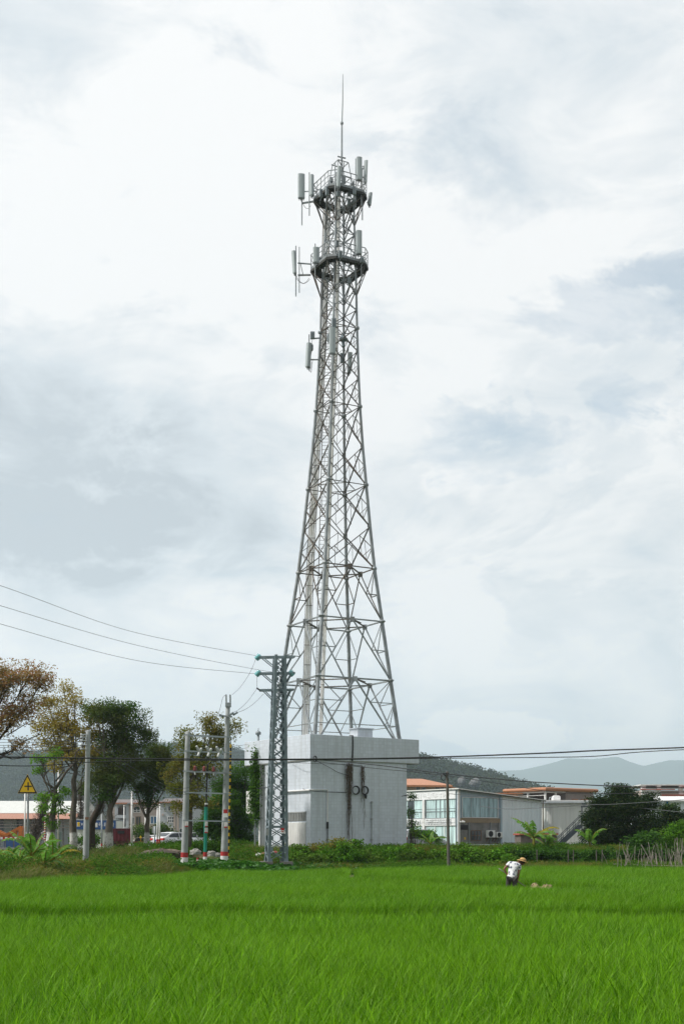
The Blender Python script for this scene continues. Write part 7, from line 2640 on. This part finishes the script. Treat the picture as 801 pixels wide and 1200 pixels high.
gF = gz(fx, fy)
person = thing('person', 'farmer in a straw hat and patterned white shirt bending over a hoe in the rice', 'person', (fx, fy, gF))
J = []
E = []
def add(p, r_, par=None):
    J.append((p, r_)); i = len(J) - 1
    if par is not None: E.append((par, i))
    return i
pel = add(W(0, 0, .92), (.15, .115))
spn = add(W(.06, .08, 1.10), (.145, .11), pel)
chs = add(W(.12, .17, 1.26), (.165, .12), spn)
nk0 = add(W(.20, .26, 1.37), (.085, .075), chs)
nk1 = add(W(.285, .31, 1.385), .062, nk0)
h1 = add(W(.375, .34, 1.38), (.082, .085), nk1)
h2_ = add(W(.425, .35, 1.41), (.098, .098), h1)
h3 = add(W(.445, .35, 1.47), (.075, .08), h2_)
# nose and chin, ears
add(W(.52, .37, 1.365), .016, h2_)
add(W(.47, .36, 1.315), .03, h1)
add(W(.405, .245, 1.40), .02, h2_); add(W(.405, .455, 1.40), .02, h2_)
# far-left arm (seen at the back, elbow out), holds the rear of the handle
HA, HB = P(583.7, 1017.6, YF + .12), P(615, 1038.8, YF + .05)
hl_, hr_ = HA.lerp(HB, .29), HA.lerp(HB, .70)
def arm(sh, el, ha, par):
    s_ = add(sh, .066, par); e0 = add(sh.lerp(el, .5), .052, s_); e_ = add(el, .043, e0); w0 = add(el.lerp(ha, .5), .040, e_); w1 = add(el.lerp(ha, .86), .028, w0); pm = add(ha, (.036, .026), w1)
    d = (ha - el).normalized(); hd_ = (HB - HA).normalized(); cr_ = d.cross(hd_).normalized()
    for k, ln in enumerate((.040, .046, .043, .034)):
        o_ = hd_ * (-.030 + .020 * k)
        a_ = add(ha + o_ + d * .028 + cr_ * .012, .0095, pm); b_ = add(ha + o_ + d * (.028 + ln * .5) + cr_ * (-.012), .009, a_); add(ha + o_ + d * (.02 + ln * .2) - cr_ * .034, .008, b_)
    t_ = add(ha - hd_ * .034 + cr_ * .012 + d * .005, .011, pm); add(ha - hd_ * .040 - cr_ * .016 + d * .02, .009, t_)
    return s_
arm(W(-.06, .15, 1.37), W(-.255, .08, 1.19), hl_, chs)
arm(W(.30, .12, 1.27), W(.25, .02, 1.02), hr_, chs)
for (sx, fx2, fy2) in ((-.095, -.15, .06), (.095, .14, -.05)):
    hp = add(W(sx, 0, .86), .105, pel); th = add(W(sx * 1.1, .0 + fy2 * .4, .66), .085, hp); kn = add(W(fx2 * .95, fy2 + .03, .47), .06, th); cf = add(W(fx2, fy2, .30), .055, kn); an = add(W(fx2, fy2 - .02, .10 + gF), .038, cf)
    hl2 = add(W(fx2 + .01, fy2 - .02, .05 + gF), .04, an); add(W(fx2 + .14, fy2 + .07, .035 + gF), .032, hl2)
skin_body('body', J, E, skinm, person)
# shirt with short sleeves
J2, E2 = [], []
def add2(p, r_, par=None):
    J2.append((p, r_)); i = len(J2) - 1
    if par is not None: E2.append((par, i))
    return i
a00 = add2(W(-.035, -.05, .80), (.17, .135)); a0_ = add2(W(-.01, -.01, .90), (.19, .15), a00); a1_ = add2(W(.06, .08, 1.09), (.18, .145), a0_); a2_ = add2(W(.12, .165, 1.26), (.195, .15), a1_); a3_ = add2(W(.175, .24, 1.375), (.125, .105), a2_)
for (sh, el) in ((W(-.06, .15, 1.37), W(-.22, .08, 1.20)), (W(.30, .12, 1.27), W(.25, .02, 1.02))):
    q0 = add2(sh, .092, a2_); add2(sh.lerp(el, .32), .084, q0); add2(sh.lerp(el, .60), .074, len(J2) - 1)
skin_body('shirt', J2, E2, shirtm, person)
J2, E2 = [], []
a0_ = add2(W(0, 0, .91), (.165, .13))
for (sx, fx2, fy2) in ((-.095, -.15, .06), (.095, .14, -.05)):
    hp = add2(W(sx, 0, .84), .118, a0_); th = add2(W(sx * 1.1, fy2 * .4, .66), .10, hp); kn = add2(W(fx2 * .95, fy2 + .03, .47), .082, th); add2(W(fx2, fy2, .28), .075, kn)
skin_body('trousers', J2, E2, trm, person)
m = MB(); m.lathe([(.02, -.03), (.092, -.02), (.106, .02), (.10, .07), (.06, .11), (.01, .12)], W(.42, .335, 1.41), 14, axis=(.15, -.05, 1)); m.build('hair', hairm, person, smooth=True)
m = MB()
ax_ = Vector((.32, .05, 1)).normalized()
m.lathe([(.205, -.018), (.212, -.008), (.19, .008), (.125, .018), (.118, .05), (.108, .085), (.075, .115), (.03, .128), (.005, .13)], W(.44, .345, 1.455), 24, axis=ax_)
hat = m.build('straw_hat', hatm, person, smooth=True)
m = MB(); m.lathe([(.128, .02), (.127, .042), (.119, .046), (.119, .02)], W(.44, .345, 1.457), 24, axis=ax_); m.build('hat_band', mat('hat_band_brown', (.20, .12, .05), .8), hat, smooth=True)
m = MB()
for s in (-1, 1): m.lathe([(.003, -.012), (.011, -.006), (.012, 0), (.011, .006), (.003, .012)], W(.513, .365 + .035 * s, 1.40), 8)
m.build('eyes', M['porcelain'], person)
hoe = thing('hoe', 'long wooden-handled hoe held by the bending farmer', 'hoe', HB)
m = MB(); m.tube([HA.lerp(HB, q / 8) for q in range(9)], .017, 8); m.build('handle', M['bamboo'], hoe, smooth=True)
dH = (HB - HA).normalized(); dn = Vector((.35, .0, -.94)).normalized()
m = MB(); m.lathe([(.028, -.03), (.028, .03)], HB - dH * .01, 10, axis=dn)
sdv = Vector((0, 1, 0)); tv = dn.cross(sdv).normalized()
vs = [HB + sdv * a + dn * b_ + tv * c_ for (a, b_) in ((-.05, .02), (.05, .02), (.085, .24), (-.085, .24)) for c_ in (-.004, .004)]
m.add(vs, [(0, 2, 4, 6), (7, 5, 3, 1), (0, 1, 3, 2), (2, 3, 5, 4), (4, 5, 7, 6), (6, 7, 1, 0)])
m.build('blade', M['rust'], hoe)
